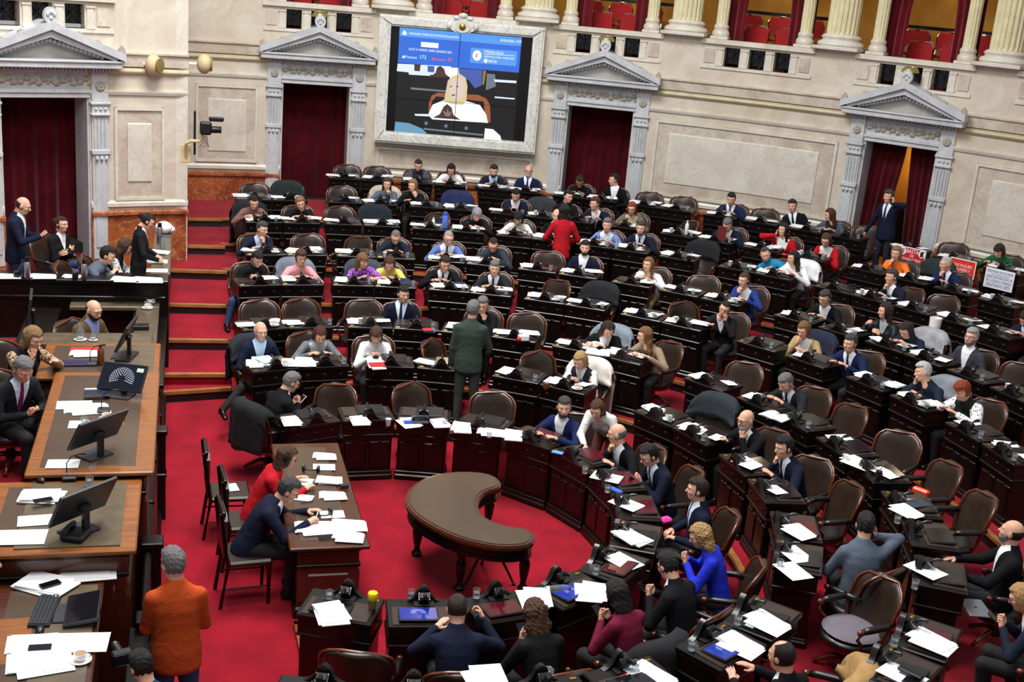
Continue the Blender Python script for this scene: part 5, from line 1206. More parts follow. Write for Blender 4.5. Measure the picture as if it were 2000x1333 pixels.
S(2, 1456, 1192, 'second row desk near the grey cushioned chair', chair=(1740, 1108), crz=58, cushion=True)
S(2, 1386, 1243, 'balding man in dark suit at the lower edge', (1527, 1282), 'desk', 'm', 'thinning', 'k', 'black', tab='blue', ov=dict(hpit=10, lean=0), crz=5)
S(2, 1207, 1300, 'near desk with glass and red pen', nochair=True)
S(2, 1047, 1320, 'near desk with crumpled wrapper', nochair=True)
S(2, 806, 1330, 'near desk in the middle of the lower edge', nochair=True)
S(2, 636, 1330, 'near desk at the left end of the lower edge', nochair=True)
# ---- row 3
S(3, 513, 638, 'third row desk above the white-haired man', chair=(525, 605), crz=-8)
S(3, 606, 638, 'third row desk above the plaid blazer', chair=(600, 608), crz=10)
S(3, 724, 640, 'third row desk left of the looking navy suit', chair=(737, 606), crz=-20)
S(3, 807, 642, 'dark-haired man in navy suit and tie looking right', (789, 594), 'lap', 'm', 'short', 'k', 'navyT', ov=dict(hyaw=25))
S(3, 905, 650, 'grey-haired man with hand on chin behind the green suit', (942, 597), 'chinL', 'm', 'short', 'g', 'blackp', glasses=True)
S(3, 1005, 660, 'third row desk with white bag and red apple', chair=(1025, 620), crz=4)
S(3, 1124, 680, 'dark-haired woman in black jacket reading a big book', (1165, 658), 'read', 'w', 'wavy', 'db', 'black', ov=dict(hyaw=25, turn=10), coatc=('grey', '7C8790'))
S(3, 1209, 703, 'woman with long fair hair in taupe blazer', (1230, 668), 'read', 'w', 'verylong', 'lb', 'taupe', ov=dict(hyaw=-35, hpit=6, turn=-10), crz=-25)
S(3, 1373, 751, 'third row desk with the large glossy chair', chair=(1452, 712))
S(3, 1468, 792, 'grey-haired man in charcoal suit reading white sheets', (1535, 748), 'read', 'm', 'short', 'g', 'char')
S(3, 1543, 825, 'third row desk beside the reading charcoal suit', chair=(1638, 797), crz=-4)
S(3, 1627, 873, 'third row desk with paper cup and dark cable', chair=(1692, 846), crz=25)
S(3, 1684, 920, 'third row desk with the brown mate gourd', nochair=True)
S(3, 1745, 983, 'third row desk with the orange pouch chair', chair=(1820, 905), crz=10)
S(3, 1778, 1039, 'third row desk with dark folder', chair=(1912, 965), crz=12)
S(3, 1793, 1112, 'balding man in dark suit at the right edge', (1976, 1040), 'lap', 'm', 'fringe_ring', 'k', 'black', tab='off', beard='beard', bc='g', ov=dict(hyaw=-20, hpit=-4, lean=-6, handR=H((.16, .42, .72), k='relax', out=.9), handL=H((-.16, .40, .70), k='relax', out=.9)))
S(3, 1763, 1228, 'blonde woman in white shirt with a laptop', (1996, 1168), 'phone', 'w', 'long', 'bl', 'shirtw', tab='red', glasses=True)
S(3, 1706, 1288, 'third row desk with yellow sweet wrapper', nochair=True)
# ---- row 4
S(4, 504, 552, 'man in black jacket with phone beside the stair', (503, 507), 'phone', 'm', 'short', 'k', 'blackp', ov=dict(turn=14, knees=((.32, .34, .46), (-.12, .42, .46)), ankles=((.40, .34, .10), (-.1, .40, .10))), pants='j', crz=-15)
S(4, 580, 554, 'older woman in pink shawl and grey scarf', (594, 513), 'desk', 'w', 'curlyshort', 'b', 'pink', glasses=True, coatc=('light grey', '6E7480', .5), ov=dict(hyaw=8, hpit=4))
S(4, 691, 558, 'woman in purple top with straight fair hair', (713, 527), 'desk', 'w', 'long_fringe', 'lb', 'purple', ov=dict(roll=10, hyaw=30), coatc=('grey', '3A3E46', .6))
S(4, 769, 560, 'woman in yellow sweater and white scarf', (761, 515), 'read', 'w', 'bobopen', 'b', 'yellow', ov=dict(hpit=30))
S(4, 877, 570, 'man in dark suit with glasses leafing through papers', (869, 516), 'read', 'm', 'short', 'db', 'blackT', glasses=True, ov=dict(hyaw=20, hpit=10))
S(4, 958, 575, 'grey-haired man in dark suit and dark tie', (966, 524), 'desk', 'm', 'short', 'g', 'char', ov=dict(hyaw=8, hpit=4))
S(4, 1061, 590, 'fourth row desk with turned olive chair', chair=(1095, 553), crz=-35)
S(4, 1138, 599, 'fourth row desk under the black draped coat', chair=(1165, 568), coatc=('black', '121418', .5))
S(4, 1256, 617, 'fourth row desk in front of the khaki trousers', chair=(1300, 603), crz=55)
S(4, 1335, 635, 'woman in black with glasses leaning on her hand', (1390, 613), 'cheekL', 'w', 'bun', 'k', 'blackw', glasses=True, ov=dict(hyaw=10), pants='k')
S(4, 1479, 675, 'woman in beige blazer hiding her face in her hand', (1538, 652), 'chinR', 'w', 'long', 'lb', 'beige', ov=dict(hpit=20), coatc=('navy', '151B34'))
S(4, 1565, 708, 'grey-haired man in royal blue suit', (1643, 674), 'desk', 'm', 'short', 'dg', 'blueT', ov=dict(hpit=2, hyaw=-5))
S(4, 1694, 749, 'white-haired man leaning his head on his hand', (1772, 730), 'cheekR', 'm', 'short', 'w', 'dnavy', ov=dict(hyaw=-30), coatc=('light grey', '7E858C', .5))
S(4, 1773, 787, 'red-haired woman in dark green with polka dot sleeves', (1866, 765), 'desk', 'w', 'curlyshort', 'r', 'dots', ov=dict(hpit=22, sleeve=1.3))
S(4, 1875, 843, 'fourth row desk with two glasses near the right edge', nochair=True)
S(4, 1945, 886, 'fourth row desk at the right edge', chair=(1988, 858))
# ---- row 5
S(5, 519, 495, 'grey-haired man in navy suit with hand on his mouth', (519, 456), 'chinL', 'm', 'short', 'dg', 'navyL', ov=dict(hyaw=35))
S(5, 591, 497, 'fifth row desk beside the man covering his mouth', chair=(603, 461))
S(5, 696, 499, 'fifth row desk with paper pile and turned olive chair', chair=(712, 468), crz=-45)
S(5, 771, 502, 'grey-haired man in dark sweater with white cup', (773, 464), 'read', 'm', 'crop', 'g', 'dnavy')
S(5, 870, 513, 'bald man with glasses in light blue blazer', (875, 471), 'desk', 'm', 'crop', 'sg', 'lblue', glasses=True, ov=dict(hyaw=14), crz=-6)
S(5, 947, 520, 'man in slate sweater looking down', (963, 480), 'read', 'm', 'crop', 'db', 'slate', glasses=True)
S(5, 1049, 528, 'fifth row desk under the woman in red', chair=(1068, 498))
S(5, 1127, 540, 'young bearded man in navy suit and open white shirt', (1140, 487), 'lap', 'm', 'short', 'k', 'navy', beard='beard', ov=dict(hyaw=10, hpit=2))
S(5, 1229, 557, 'shouting woman in white top and khaki trousers', (1242, 532), 'desk', 'w', 'verylong', 'lb', 'white', ov=dict(lean=20, hyaw=-12, hpit=-4), pants='kh')
S(5, 1330, 570, 'fifth row desk with the olive chair and three piles', chair=(1365, 546))
S(5, 1405, 590, 'woman in bright blue trouser suit', (1440, 552), 'chinR', 'w', 'pony', 'b', 'bluesuit', pants='bl', ov=dict(hyaw=-10, knees=((.12, .43, .46), (-.1, .40, .52)), ankles=((.12, .40, .10), (-.25, .50, .12))))
S(5, 1554, 622, 'smiling man with glasses in dark suit and white shirt', (1611, 583), 'desk', 'm', 'short', 'dg', 'black', glasses=True, ov=dict(hyaw=-5))
S(5, 1635, 648, 'dark-haired woman in black leather jacket', (1696, 614), 'lap', 'w', 'long', 'db', 'leather', ov=dict(hyaw=-35, handR=H((.12, .38, .95), k='grip', palm=(-1, 0, 0)), handL=H((-.1, .34, .84), k='grip', palm=(1, 0, 0))))
S(5, 1730, 676, 'dark-haired woman in navy bending over her desk', (1755, 648), 'read', 'w', 'long', 'db', 'dnavy', ov=dict(lean=22), coatc=('pale grey', '9A9A9E', .3))
S(5, 1805, 702, 'grey-haired man with glasses in grey jacket', (1870, 662), 'lap', 'm', 'short', 'sg', 'grey', glasses=True, beard='beard', bc='g', ov=dict(hpit=-2, hyaw=5))
S(5, 1889, 735, 'fifth row desk with cup and saucer at the right edge', chair=(1978, 712))
S(5, 1972, 771, 'fifth row desk cut by the right edge', nochair=True)
# ---- row 6
S(6, 517, 434, 'dark-haired woman in mauve sweater holding a sheet', (500, 400), 'read', 'w', 'pony', 'k', 'mauve', ov=dict(hpit=22), coatc=('black', '101114', .6))
S(6, 588, 436, 'woman with long fair ends in black top', (587, 397), 'read', 'w', 'verylong', 'bh', 'blackp', ov=dict(hroll=10, hpit=16))
S(6, 672, 438, 'sixth row desk left of the dark covered chair', chair=(670, 412), crz=6)
S(6, 746, 440, 'sixth row desk at the dark covered chair', chair=(730, 415), coatc=('blue-black', '131A26', .4))
S(6, 840, 448, 'sixth row desk with the blue thermos jug', chair=(863, 428), crz=-40)
S(6, 908, 452, 'woman with long grey hair in black', (929, 427), 'read', 'w', 'long_fringe', 'sg', 'blackp', ov=dict(hyaw=15))
S(6, 1003, 461, 'woman with dark fringe in white sweater', (1008, 434), 'read', 'w', 'long_fringe', 'k', 'offw')
S(6, 1060, 470, 'balding man behind the woman in red', (1077, 434), 'lap', 'm', 'fringe_ring', 'db', 'black')
S(6, 1161, 478, 'grey-haired man in pale blue jacket', (1179, 446), 'desk', 'm', 'short', 'g', 'lblue2', ov=dict(hpit=2))
S(6, 1233, 488, 'grey-bearded man in navy suit and lilac tie', (1252, 446), 'desk', 'm', 'short', 'dg', 'navyT', beard='beard', bc='g', ov=dict(hpit=2))
S(6, 1326, 502, 'sixth row desk with the mate gourd', chair=(1375, 478), coatc=('black', '0F1014', .5))
S(6, 1425, 531, 'man in turquoise hoodie leaning sideways', (1487, 500), 'desk', 'm', 'crop', 'dg', 'hoodie', ov=dict(roll=22, hroll=10, hyaw=20), beard='beard', bc='g')
S(6, 1499, 540, 'black-haired woman in white jacket', (1527, 512), 'read', 'w', 'wavy', 'k', 'white', ov=dict(hyaw=-30, hpit=6), coatc=('white', 'E4E4E6', .75))
S(6, 1622, 567, 'sixth row desk with small paper cup', nochair=True)
S(6, 1690, 583, 'dark-haired man in navy suit stroking his chin', (1704, 550), 'chinR', 'm', 'short', 'dg', 'navy', ov=dict(hyaw=-10, hpit=2), face=190)
S(6, 1775, 606, 'sixth row desk with the big olive chair', chair=(1762, 570), crz=-4)
S(6, 1853, 628, 'sixth row desk beside the white cylinder', nochair=True)
S(6, 1932, 652, 'dark-haired man in navy suit at the right edge', (1993, 625), 'read', 'm', 'short', 'db', 'navyL', sk='r')
# ---- row 7
S(7, 497, 389, 'seventh row desk at the far left', chair=(509, 368))
S(7, 566, 390, 'seventh row desk with the dark bottle', chair=(565, 372), coatc=('dark green', '16201F', .4))
S(7, 674, 392, 'seventh row desk below the screen door', chair=(671, 372))
S(7, 736, 394, 'woman with long brown hair and hand on her chin', (757, 366), 'chinL', 'w', 'long', 'b', 'greyplain', coatc=('beige', 'B8AE98', .4))
S(7, 833, 403, 'blonde woman in black holding a pen', (806, 378), 'chinL', 'w', 'long', 'bh', 'blackp', ov=dict(hyaw=-25))
S(7, 898, 410, 'seventh row desk at the navy covered chair', chair=(893, 385), coatc=('navy', '18244E', .4))
S(7, 989, 420, 'man in navy suit photographing with his phone', (1006, 384), 'phone', 'm', 'short', 'k', 'navy')
S(7, 1057, 427, 'seventh row desk at the grey covered chair', chair=(1050, 405), coatc=('dark grey', '2A2C32', .5))
S(7, 1120, 432, 'dark-haired man in black turning right', (1098, 398), 'lap', 'm', 'short', 'k', 'blackp', ov=dict(hyaw=45))
S(7, 1154, 437, 'brown-haired man in navy suit looking left', (1162, 398), 'read', 'm', 'short', 'b', 'navy', ov=dict(hyaw=-45, hpit=4), nodesk=True)
S(7, 1220, 444, 'woman with reddish hair in olive blazer', (1228, 412), 'desk', 'w', 'long', 'r', 'olive', glasses=True)
S(7, 1321, 460, 'seventh row desk with the white bottle', chair=(1358, 432), crz=-50)
S(7, 1396, 470, 'grey-haired man holding a dark red folder', (1417, 441), 'read', 'm', 'short', 'g', 'navy', beard='beard', bc='g')
S(7, 1490, 484, 'dark-haired woman in red on the phone', (1496, 462), 'earR', 'w', 'wavy', 'k', 'redo', ov=dict(hyaw=-20))
S(7, 1572, 505, 'woman with glasses in red jacket over white', (1588, 478), 'phone', 'w', 'long', 'b', 'redo', glasses=True)
S(7, 1687, 529, 'woman in orange top holding a phone upright', (1722, 502), 'chinR', 'w', 'long', 'bh', 'orange2', ov=dict(hyaw=5), coatc=None)
S(7, 1771, 548, 'white-haired man in blue suit speaking into his phone', (1826, 520), 'chinR', 'm', 'crop', 'w', 'blueT', ov=dict(hyaw=-25))
S(7, 1856, 569, 'seventh row desk with stray papers', nochair=True)
S(7, 1943, 592, 'seventh row desk with white cup and spoon', nochair=True)
# ---- row 8
S(8, 674, 349, 'last row desk at the left end', chair=(687, 330))
S(8, 736, 350, 'last row desk left of the woman with fringe', chair=(733, 331))
S(8, 814, 358, 'woman with fringe in grey coat looking at her phone', (817, 332), 'phone', 'w', 'pony', 'db', 'greyco')
S(8, 879, 361, 'woman with long black hair in white jacket', (881, 332), 'read', 'w', 'long', 'k', 'white')
S(8, 965, 367, 'dark-bearded man in navy suit under the screen', (963, 337), 'desk', 'm', 'short', 'db', 'navyL', beard='beard')
S(8, 1024, 372, 'white-bearded bald man in blue suit under the screen', (1025, 346), 'lap', 'm', 'fringe_ring', 'g', 'blueT', beard='beard', bc='w', glasses=True)
S(8, 1109, 385, 'dark man with glasses before the curtain', (1127, 361), 'read', 'm', 'short', 'db', 'blackp', glasses=True, sk='d')
S(8, 1160, 388, 'dark-haired man in black suit in profile before the curtain', (1180, 368), 'lap', 'm', 'short', 'k', 'black', ov=dict(hyaw=-60))
S(8, 1254, 404, 'last row desk right of the right curtain', chair=(1262, 383))
S(8, 1316, 409, 'last row desk under the wide marble panel', chair=(1327, 392))
S(8, 1402, 424, 'black-haired man in blue suit under the marble panel', (1420, 393), 'desk', 'm', 'short', 'k', 'blueT', ov=dict(hpit=14))
S(8, 1478, 438, 'dark-haired man in black suit and violet tie', (1521, 413), 'lap', 'm', 'short', 'db', 'blackT', ov=dict(roll=16), nochair=True)
S(8, 1490, 437, 'last row desk left of the violet tie', chair=(1484, 412), nodesk=True)
S(8, 1570, 452, 'woman with straight brown hair in grey jacket', (1586, 432), 'desk', 'w', 'long', 'b', 'greyco', ov=dict(hyaw=-50))
S(8, 1640, 468, 'last row desk beside the man standing in the doorway', chair=(1656, 447))
S(8, 1766, 489, 'last row desk behind the striped placard', chair=(1838, 482))
S(8, 1860, 507, 'woman in green sweater with dark bob', (1930, 494), 'read', 'w', 'bob', 'db', 'dgreen')
S(8, 1956, 529, 'last row desk at the right edge', chair=(1985, 512))
# ---- people away from the benches
def solo(who, head, z, face, pose, **kw):
    o, hm, info, W = person(who, (0, 0), z, R_(face-90), pose, head=head, **kw); PEOPLE[who] = (o, hm, info, W)
    if pose in ('phone', 'earL', 'earR', 'fphone'): PHONES.append((who, pose, PEOPLE[who]))
    return o
def chair_for(o, who, crz=0, z=None):
    rz = o.rotation_euler.z+R_(crz); return chair_at('dark leather armchair of the '+who, o.location.x+math.sin(rz)*.03, o.location.y-math.cos(rz)*.03, o.location.z if z is None else z, rz)
solo('man in green-grey suit standing in the aisle with his back turned', (924, 606), .17, 75, 'hang', hair='short', hc='g', top='green', pants='gr', stand=True, near=2, ov=dict(hyaw=-12, handR=H((.10, .30, 1.1), k='relax', out=.9), handL=H((-.24, .06, .82), k='relax', dir=(0, .15, -1), palm=(1, 0, 0))))
solo('woman in red standing with her back turned', (1102, 412), .64, 80, 'front', sex='w', hair='wavy', hc='k', top='red', pants='k', stand=True, near=1)
solo('woman in pale grey sweater bending over the bald man', (1166, 800), .02, -130, 'bend', sex='w', hair='bobopen', hc='b', top='offw', pants='br', stand=True, near=2, scale=.95, ov=dict(lean=50, hip=.86, hpit=12, knees=((.10, .10, .46), (-.10, .10, .46)), handR=H((.05, .58, .86), k='relax', out=.9), handL=H((-.26, .50, .80), k='flat', dir=(-.1, .3, -1), out=.4)))
solo('man in navy suit standing in the doorway on the phone', (1736, 384), 1.12, 205, 'earL', hair='short', hc='dg', top='navyT', pants='n', stand=True, near=1, ov=dict(hyaw=-10))
solo('bald man in navy suit standing at the far left', (45, 402), .78, -5, 'fphone', hair='fringe_ring', hc='db', top='navy', pants='n', stand=True, near=2, ov=dict(hpit=20))
o = solo('woman in black cardigan with crossed arms and jeans', (120, 438), .78, -35, 'cross', sex='w', hair='bun', hc='db', top='blackw', pants='j', near=2, ov=dict(knees=((.13, .43, .46), (-.05, .44, .58)), ankles=((.12, .40, .10), (.22, .60, .34)))); chair_for(o, 'woman with crossed arms')
o = solo('man in grey blazer leaning on the staff counter', (210, 499), .78, -10, 'desk', hair='short', hc='k', top='greyplain', pants='k', near=2, ov=dict(lean=20, hpit=14)); chair_for(o, 'man in grey blazer at the staff counter')
o = solo('brown-haired woman with patterned sleeves checking a phone', (246, 482), .78, -5, 'phone', sex='w', hair='verylong', hc='b', top='patt', pants='k', glasses=True, near=2); chair_for(o, 'woman with patterned sleeves')
solo('dark-haired woman in black sweater standing by the rust marble pier', (288, 432), .78, 5, 'front', sex='w', hair='bun', hc='k', top='blackw', pants='k', stand=True, near=2, scale=.95, ov=dict(hpit=30))
o = solo('bald bearded man in brown tweed jacket', (183, 606), .62, -42, 'lap', hair='fringe_ring', hc='dg', top='brown', pants='k', beard='beard', bc='k', glasses=True, near=2, ov=dict(hpit=18)); chair_for(o, 'man in brown tweed jacket')
o = solo('long-haired woman in black lace with hand on her mouth', (65, 660), .95, -42, 'chinR', sex='w', hair='verylong', hc='bh', top='blacklace', pants='k', near=2, ov=dict(hpit=22)); chair_for(o, 'woman in black lace')
o = solo('grey-haired man in dark suit and magenta tie holding a phone', (45, 722), .95, -48, 'phone', hair='short', hc='g', top='charL', pants='k', sk='r', near=2, ov=dict(hpit=24, turn=-6, handR=H((.06, .33, .66), k='grip', dir=(-.5, .5, .25), palm=(-.6, -.4, .5), out=.9), handL=H((-.06, .33, .65), k='grip', dir=(.5, .5, .25), palm=(.6, -.4, .5), out=.9))); chair_for(o, 'man with the magenta tie')
solo('grey-haired man in orange sweater and jeans seen from behind', (338, 1102), 0, 95, 'front', hair='short', hc='g', top='orange', pants='j', stand=True, near=2, ov=dict(hyaw=25, handR=H((.10, .30, 1.12), k='relax', out=.45), handL=H((-.10, .30, 1.08), k='relax', out=.45)))
solo('dark-haired photographer in blue jacket at the lower edge', (277, 1303), 0, 120, 'front', hair='short', hc='k', top='dblue', pants='k', stand=True, near=2, scale=.88, ov=dict(hpit=24))
o = solo('dark-suited man cut off by the lower left edge', (-32, 1100), .72, 15, 'lap', hair='short', hc='k', top='blackp', pants='k', near=2, ov=dict(lean=4)); chair_for(o, 'man cut off at the lower left')
solo('stenographer in red jacket with headphones', (561, 893), 0, -2, 'write', sex='w', hair='long', hc='b', top='red', pants='k', near=2, glasses=True, ov=dict(handR=H((.1, .5, .81), k='grip'), handL=H((-.2, .42, .81), k='flat'), hip=.55, knees=((.13, .43, .5), (-.13, .43, .5)), hpit=18, lean=18))
solo('grey-haired stenographer in navy suit writing', (563, 958), 0, -6, 'write', hair='short', hc='dg', top='navy', pants='k', near=2, glasses=True, ov=dict(hip=.55, knees=((.13, .43, .5), (-.13, .43, .5)), handR=H((.12, .56, .82), k='grip'), handL=H((-.16, .56, .82), k='flat'), lean=22, hpit=24))
gm = at_r(1142, 22, RW+.75)
solo('man in dark jacket leaning on the gallery rail', (1142, 20), gm[2]-1.13, 240, 'chinL', hair='short', hc='k', top='blackp', pants='j', near=1)
o = solo('person in navy suit cut off at the lower right corner', (2062, 1262), LVL[3], 130, 'lap', hair='short', hc='k', top='blueT', near=2)
# ================================================================ SMALL THINGS
USED = set()
def uniq(lab, alts=('further left', 'further right', 'nearer the edge', 'in the middle', 'at the back', 'at the front')):
    if lab in USED:
        for a in alts:
            if lab+' '+a not in USED: lab = lab+' '+a; break
    USED.add(lab); return lab
def place(name, me, label, cat, p, rz=0, group=None, mt=None, parent=None):
    o = obj(name, me, None, p, rz); tag(o, uniq(label), cat, group)
    if mt is not None: set_mat(o, 0, mt)
    return o
# --- paper stacks
def paper_mesh(n, t, wx=.105, wy=.148, seed=0, spread=.03):
    rnd = random.Random(seed); b = MB(); z = 0
    for k in range(n):
        M = Matrix.Translation((rnd.uniform(-spread, spread), rnd.uniform(-spread, spread), 0))@Matrix.Rotation(rnd.uniform(-.18, .18) if k else 0, 4, 'Z')
        b.box(-wx, wx, -wy, wy, z, z+t, 0, M); z += t+.0006
    return b.mesh('paper_stack', PAPER)
PAP = [paper_mesh(1, .003, seed=1), paper_mesh(3, .004, seed=2), paper_mesh(4, .007, seed=5), paper_mesh(2, .012, seed=9), paper_mesh(2, .003, .08, .11, 12)]
def papers(px, py, z, label, k=1, rz=0, sc=1.0, mt=None): 
    p = at(px, py, z); o = place('paper_stack', PAP[k], label, 'papers', p, R_(rz), 'white papers', mt); o.scale = (sc, sc, 1); return o
GL = MB(); GL.lathe([(.026, 0), (.030, .002), (.034, .085), (.0315, .085), (.0275, .008), (0, .008)], 14); GLM = GL.mesh('glass', GLASS, True)
WT = MB(); WT.lathe([(.027, .009), (.0305, .055), (0, .055)], 12); WTM = WT.mesh('water', mat('water', 'DDE8EE', .02, trans=.9), True)
def tumbler(p, label):
    o = place('tumbler', GLM, label, 'glass', p, 0, 'water glasses'); obj('water', WTM, o); return o
CU = MB(); CU.lathe([(.02, .012), (.036, .02), (.043, .06), (.040, .06), (.033, .022), (0, .02)], 14)
CU.tube([(.040, 0, .05), (.062, 0, .048), (.060, 0, .028), (.036, 0, .024)], .005, 5); CUM = CU.mesh('cup', CHINA, True)
SA = MB(); SA.lathe([(.03, 0), (.045, .003), (.075, .013), (.074, .016), (.04, .007), (0, .006)], 18); SAM = SA.mesh('saucer', CHINA, True)
CF = MB(); CF.lathe([(.038, .052), (0, .052)], 12); CFM = CF.mesh('coffee', mat('milky_coffee', 'A88A66', .3))
def teacup(p, label, rz=0):
    o = thing('coffee_cup', uniq(label), 'cup', p, rz, 'cups with saucers'); obj('cup', CUM, o); obj('saucer', SAM, o); obj('coffee', CFM, o); return o
PC = MB(); PC.lathe([(.025, 0), (.027, .002), (.036, .085), (.038, .088), (.034, .086), (.024, .006), (0, .006)], 14); PCM = PC.mesh('paper_cup', CHINA, True)
def pcup(p, label): return place('paper_cup', PCM, label, 'cup', p, 0, 'white paper cups')
def bottle(p, label, col, h=.24, r=.035, glassy=False, capc='1A1A1E', cat='bottle', name='bottle'):
    o = thing(name, uniq(label), cat, p); M_ = mat('bottle_'+col+('g' if glassy else ''), col, .15 if glassy else .3, trans=.8 if glassy else 0, coat=.3)
    b = MB(); b.lathe([(r*.9, 0), (r, .006), (r, h*.68), (r*.8, h*.76), (r*.42, h*.86), (r*.42, h*.93)], 14); b.build('body', M_, o, True)
    b = MB(); b.lathe([(r*.48, h*.92), (r*.48, h), (r*.4, h*1.01)], 12); b.build('cap', mat('cap_'+capc, capc, .4), o, True); return o
def thermos(p, label, h=.30):
    o = thing('thermos_flask', uniq(label), 'flask', p); b = MB(); b.lathe([(.040, 0), (.043, .01), (.043, h*.72), (.03, h*.80)], 16); b.build('body', STEEL, o, True)
    b = MB(); b.lathe([(.031, h*.79), (.033, h*.8), (.03, h), (.02, h*1.01)], 14); b.build('cap', BLACKM, o, True); return o
def mate(p, label, col='3A2216'):
    o = thing('mate_gourd', uniq(label), 'cup', p); b = MB(); b.lathe([(.02, 0), (.04, .02), (.045, .05), (.034, .085), (.036, .09), (.03, .085), (0, .08)], 12); b.build('gourd', mat('gourd_'+col, col, .4), o, True)
    b = MB(); b.tube([(0, 0, .06), (.03, .01, .13), (.055, .015, .17)], .004, 5); b.build('metal_straw', STEEL, o, True); return o
def phone_mesh():
    b = MB(); b.box(-.036, .036, -.074, .074, 0, .008, .002); return b.mesh('smartphone', BLACKM)
PHM = phone_mesh(); PSC = MB(); PSC.box(-.033, .033, -.07, .07, .008, .0085); PSM = PSC.mesh('phone_screen', mat('phone_glass', '0A0C14', .08))
def phone(label, M, body=None):
    o = obj('smartphone', PHM); tag(o, uniq(label), 'phone', 'smartphones'); o.matrix_world = M; obj('phone_screen', PSM, o)
    if body: set_mat(o, 0, body)
    return o
def box_thing(name, label, cat, p, sx, sy, sz, M_, rz=0, group=None, c=.003):
    b = MB(); b.box(-sx/2, sx/2, -sy/2, sy/2, 0, sz, c); o = b.build(name, M_); o.location = p; o.rotation_euler = (0, 0, rz); tag(o, uniq(label), cat, group); return o
# phones in hands
for who, pose, (o, hm, info, W) in PHONES:
    if pose in ('phone', 'fphone'):
        a, b_ = info['R'][0], info['L'][0]; mid = Vector((a+b_)/2)+Vector((0, .085, .03))
        M = W@Matrix.Translation(mid)@Matrix.Rotation(R_(38), 4, 'X')
    else:
        nm = pose[-1]; wr, B_ = info[nm]; mid = Vector(wr+B_@A3(0, .075, -.028)); M3 = Matrix.Identity(4)
        for i in range(3):
            M3[i][0] = B_[i][0]; M3[i][1] = B_[i][1]; M3[i][2] = -B_[i][2]
        M = W@Matrix.Translation(mid)@M3
    M = M@Matrix.Diagonal((1.1, 1.1, 1.1, 1))
    phone('phone held by the '+who, M, CHINA if 'white phone' in who else None)
# --- things on the bench desks, seat by seat
rnd = random.Random(11)
NOITEM = {'near desk'}
for s in SEATS:
    M = s['M']; w_ = s['who']; zt = .808; rzd = s['o'].rotation_euler.z
    def L(x, y, z=zt): return M@Vector((x, y, z))
    r = s['row']; has = 'person' in s
    py_ = s['py']
    if r == 1 or (r == 2 and py_ > 880) or (r == 3 and py_ > 900): continue
    q = rnd.random()
    tag_w = 'by the '+w_
    if rnd.random() < (.85 if r > 1 else .8):
        o = place('paper_stack', PAP[rnd.choice((1, 1, 2, 3))], 'white papers '+tag_w, 'papers', L(-.205+rnd.uniform(-.02, .02), .20+rnd.uniform(-.03, .05)), rzd+rnd.uniform(-.25, .25)+math.pi/2*(rnd.random() < .4), 'white papers'); o.scale = (.85, .85, 1)
    if rnd.random() < .55:
        o = place('paper_stack', PAP[rnd.choice((0, 1, 4))], 'loose white sheets '+tag_w, 'papers', L(.19+rnd.uniform(-.03, .05), .23+rnd.uniform(-.04, .08), .83 if rnd.random() < .5 else .838), rzd+rnd.uniform(-.4, .4)+math.pi/2*(rnd.random() < .5), 'white papers'); o.scale = (.85, .85, 1)
    if rnd.random() < .62: tumbler(L(.235+rnd.uniform(-.05, .05), .06+rnd.uniform(-.02, .02)), 'water glass '+tag_w)
    if rnd.random() < .22: teacup(L(.16, .10), 'coffee cup '+tag_w, rnd.uniform(0, 6))
    elif rnd.random() < .10: pcup(L(-.14, .09), 'paper cup '+tag_w)
    if rnd.random() < .10 and r < 6:
        phone('black phone lying by the '+w_, Matrix.Translation(L(-.06, .36, .842))@Matrix.Rotation(rzd+rnd.uniform(-.5, .5), 4, 'Z'))
def dz(r): return LVL[r]+.808
def seat_pt(w0, x, y):
    s = [q for q in SEATS if q['who'].startswith(w0)][0]; return s['M']@Vector((x, y, .808))
# named single things on the benches
bottle(seat_pt('seventh row desk with the white bottle', .14, .12), 'white metal bottle on a desk of the seventh row', 'E6E8EC', .26, .036, capc='D8DADC'); bottle(seat_pt('grey-bearded', -.27, .10), 'plastic water bottle with red cap in the sixth row', 'D6E2EC', .22, .03, True, 'C01818')
bottle(seat_pt('seventh row desk with the dark', .25, .12), 'dark bottle with white label on the seventh row desk', '2A3246', .25, .034); bottle(seat_pt('woman with long brown hair and', .16, .10), 'small dark bottle before the woman with hand on her chin', '14161C', .2, .028)
o = thing('thermos_jug', 'blue thermos jug with handle in the sixth row', 'flask', seat_pt('sixth row desk with the blue', .26, .12))
b = MB(); b.lathe([(.055, 0), (.058, .01), (.056, .2), (.045, .24)], 16); b.build('body', mat('cornflower_plastic', '5A78D8', .35), o, True)
b = MB(); b.lathe([(.046, .235), (.05, .25), (.04, .29), (.02, .3)], 14); b.build('lid', mat('blue_plastic', '3A56B0', .35), o, True)
b = MB(); b.tube([(-.055, 0, .2), (-.095, 0, .19), (-.095, 0, .08), (-.057, 0, .06)], .009, 6); b.build('handle', MATS['blue_plastic'], o, True)
bottle(seat_pt('sixth row desk with the blue', .05, .16), 'small white pump bottle beside the blue thermos jug', 'E8F0EE', .17, .03, capc='F0F0F0')
mate(at(1345, 510, dz(6)), 'dark mate gourd with metal straw in the sixth row', '16110F'); mate(at(1715, 935, dz(3)), 'brown mate gourd with metal straw on a third row desk', '2C1814'); mate(at(1066, 762, dz(2)), 'amber gourd cup beside the blonde woman in the waistcoat', '6A3A1C'); mate(at(499, 432, dz(6)), 'dark mate with straw before the woman in mauve', '2A1712')
o = box_thing('folder', 'dark red folder held up by the grey-haired man', 'folder', at(1408, 470, dz(7)+.02), .16, .02, .26, mat('maroon_board', '6A1A16', .5), R_(-40))
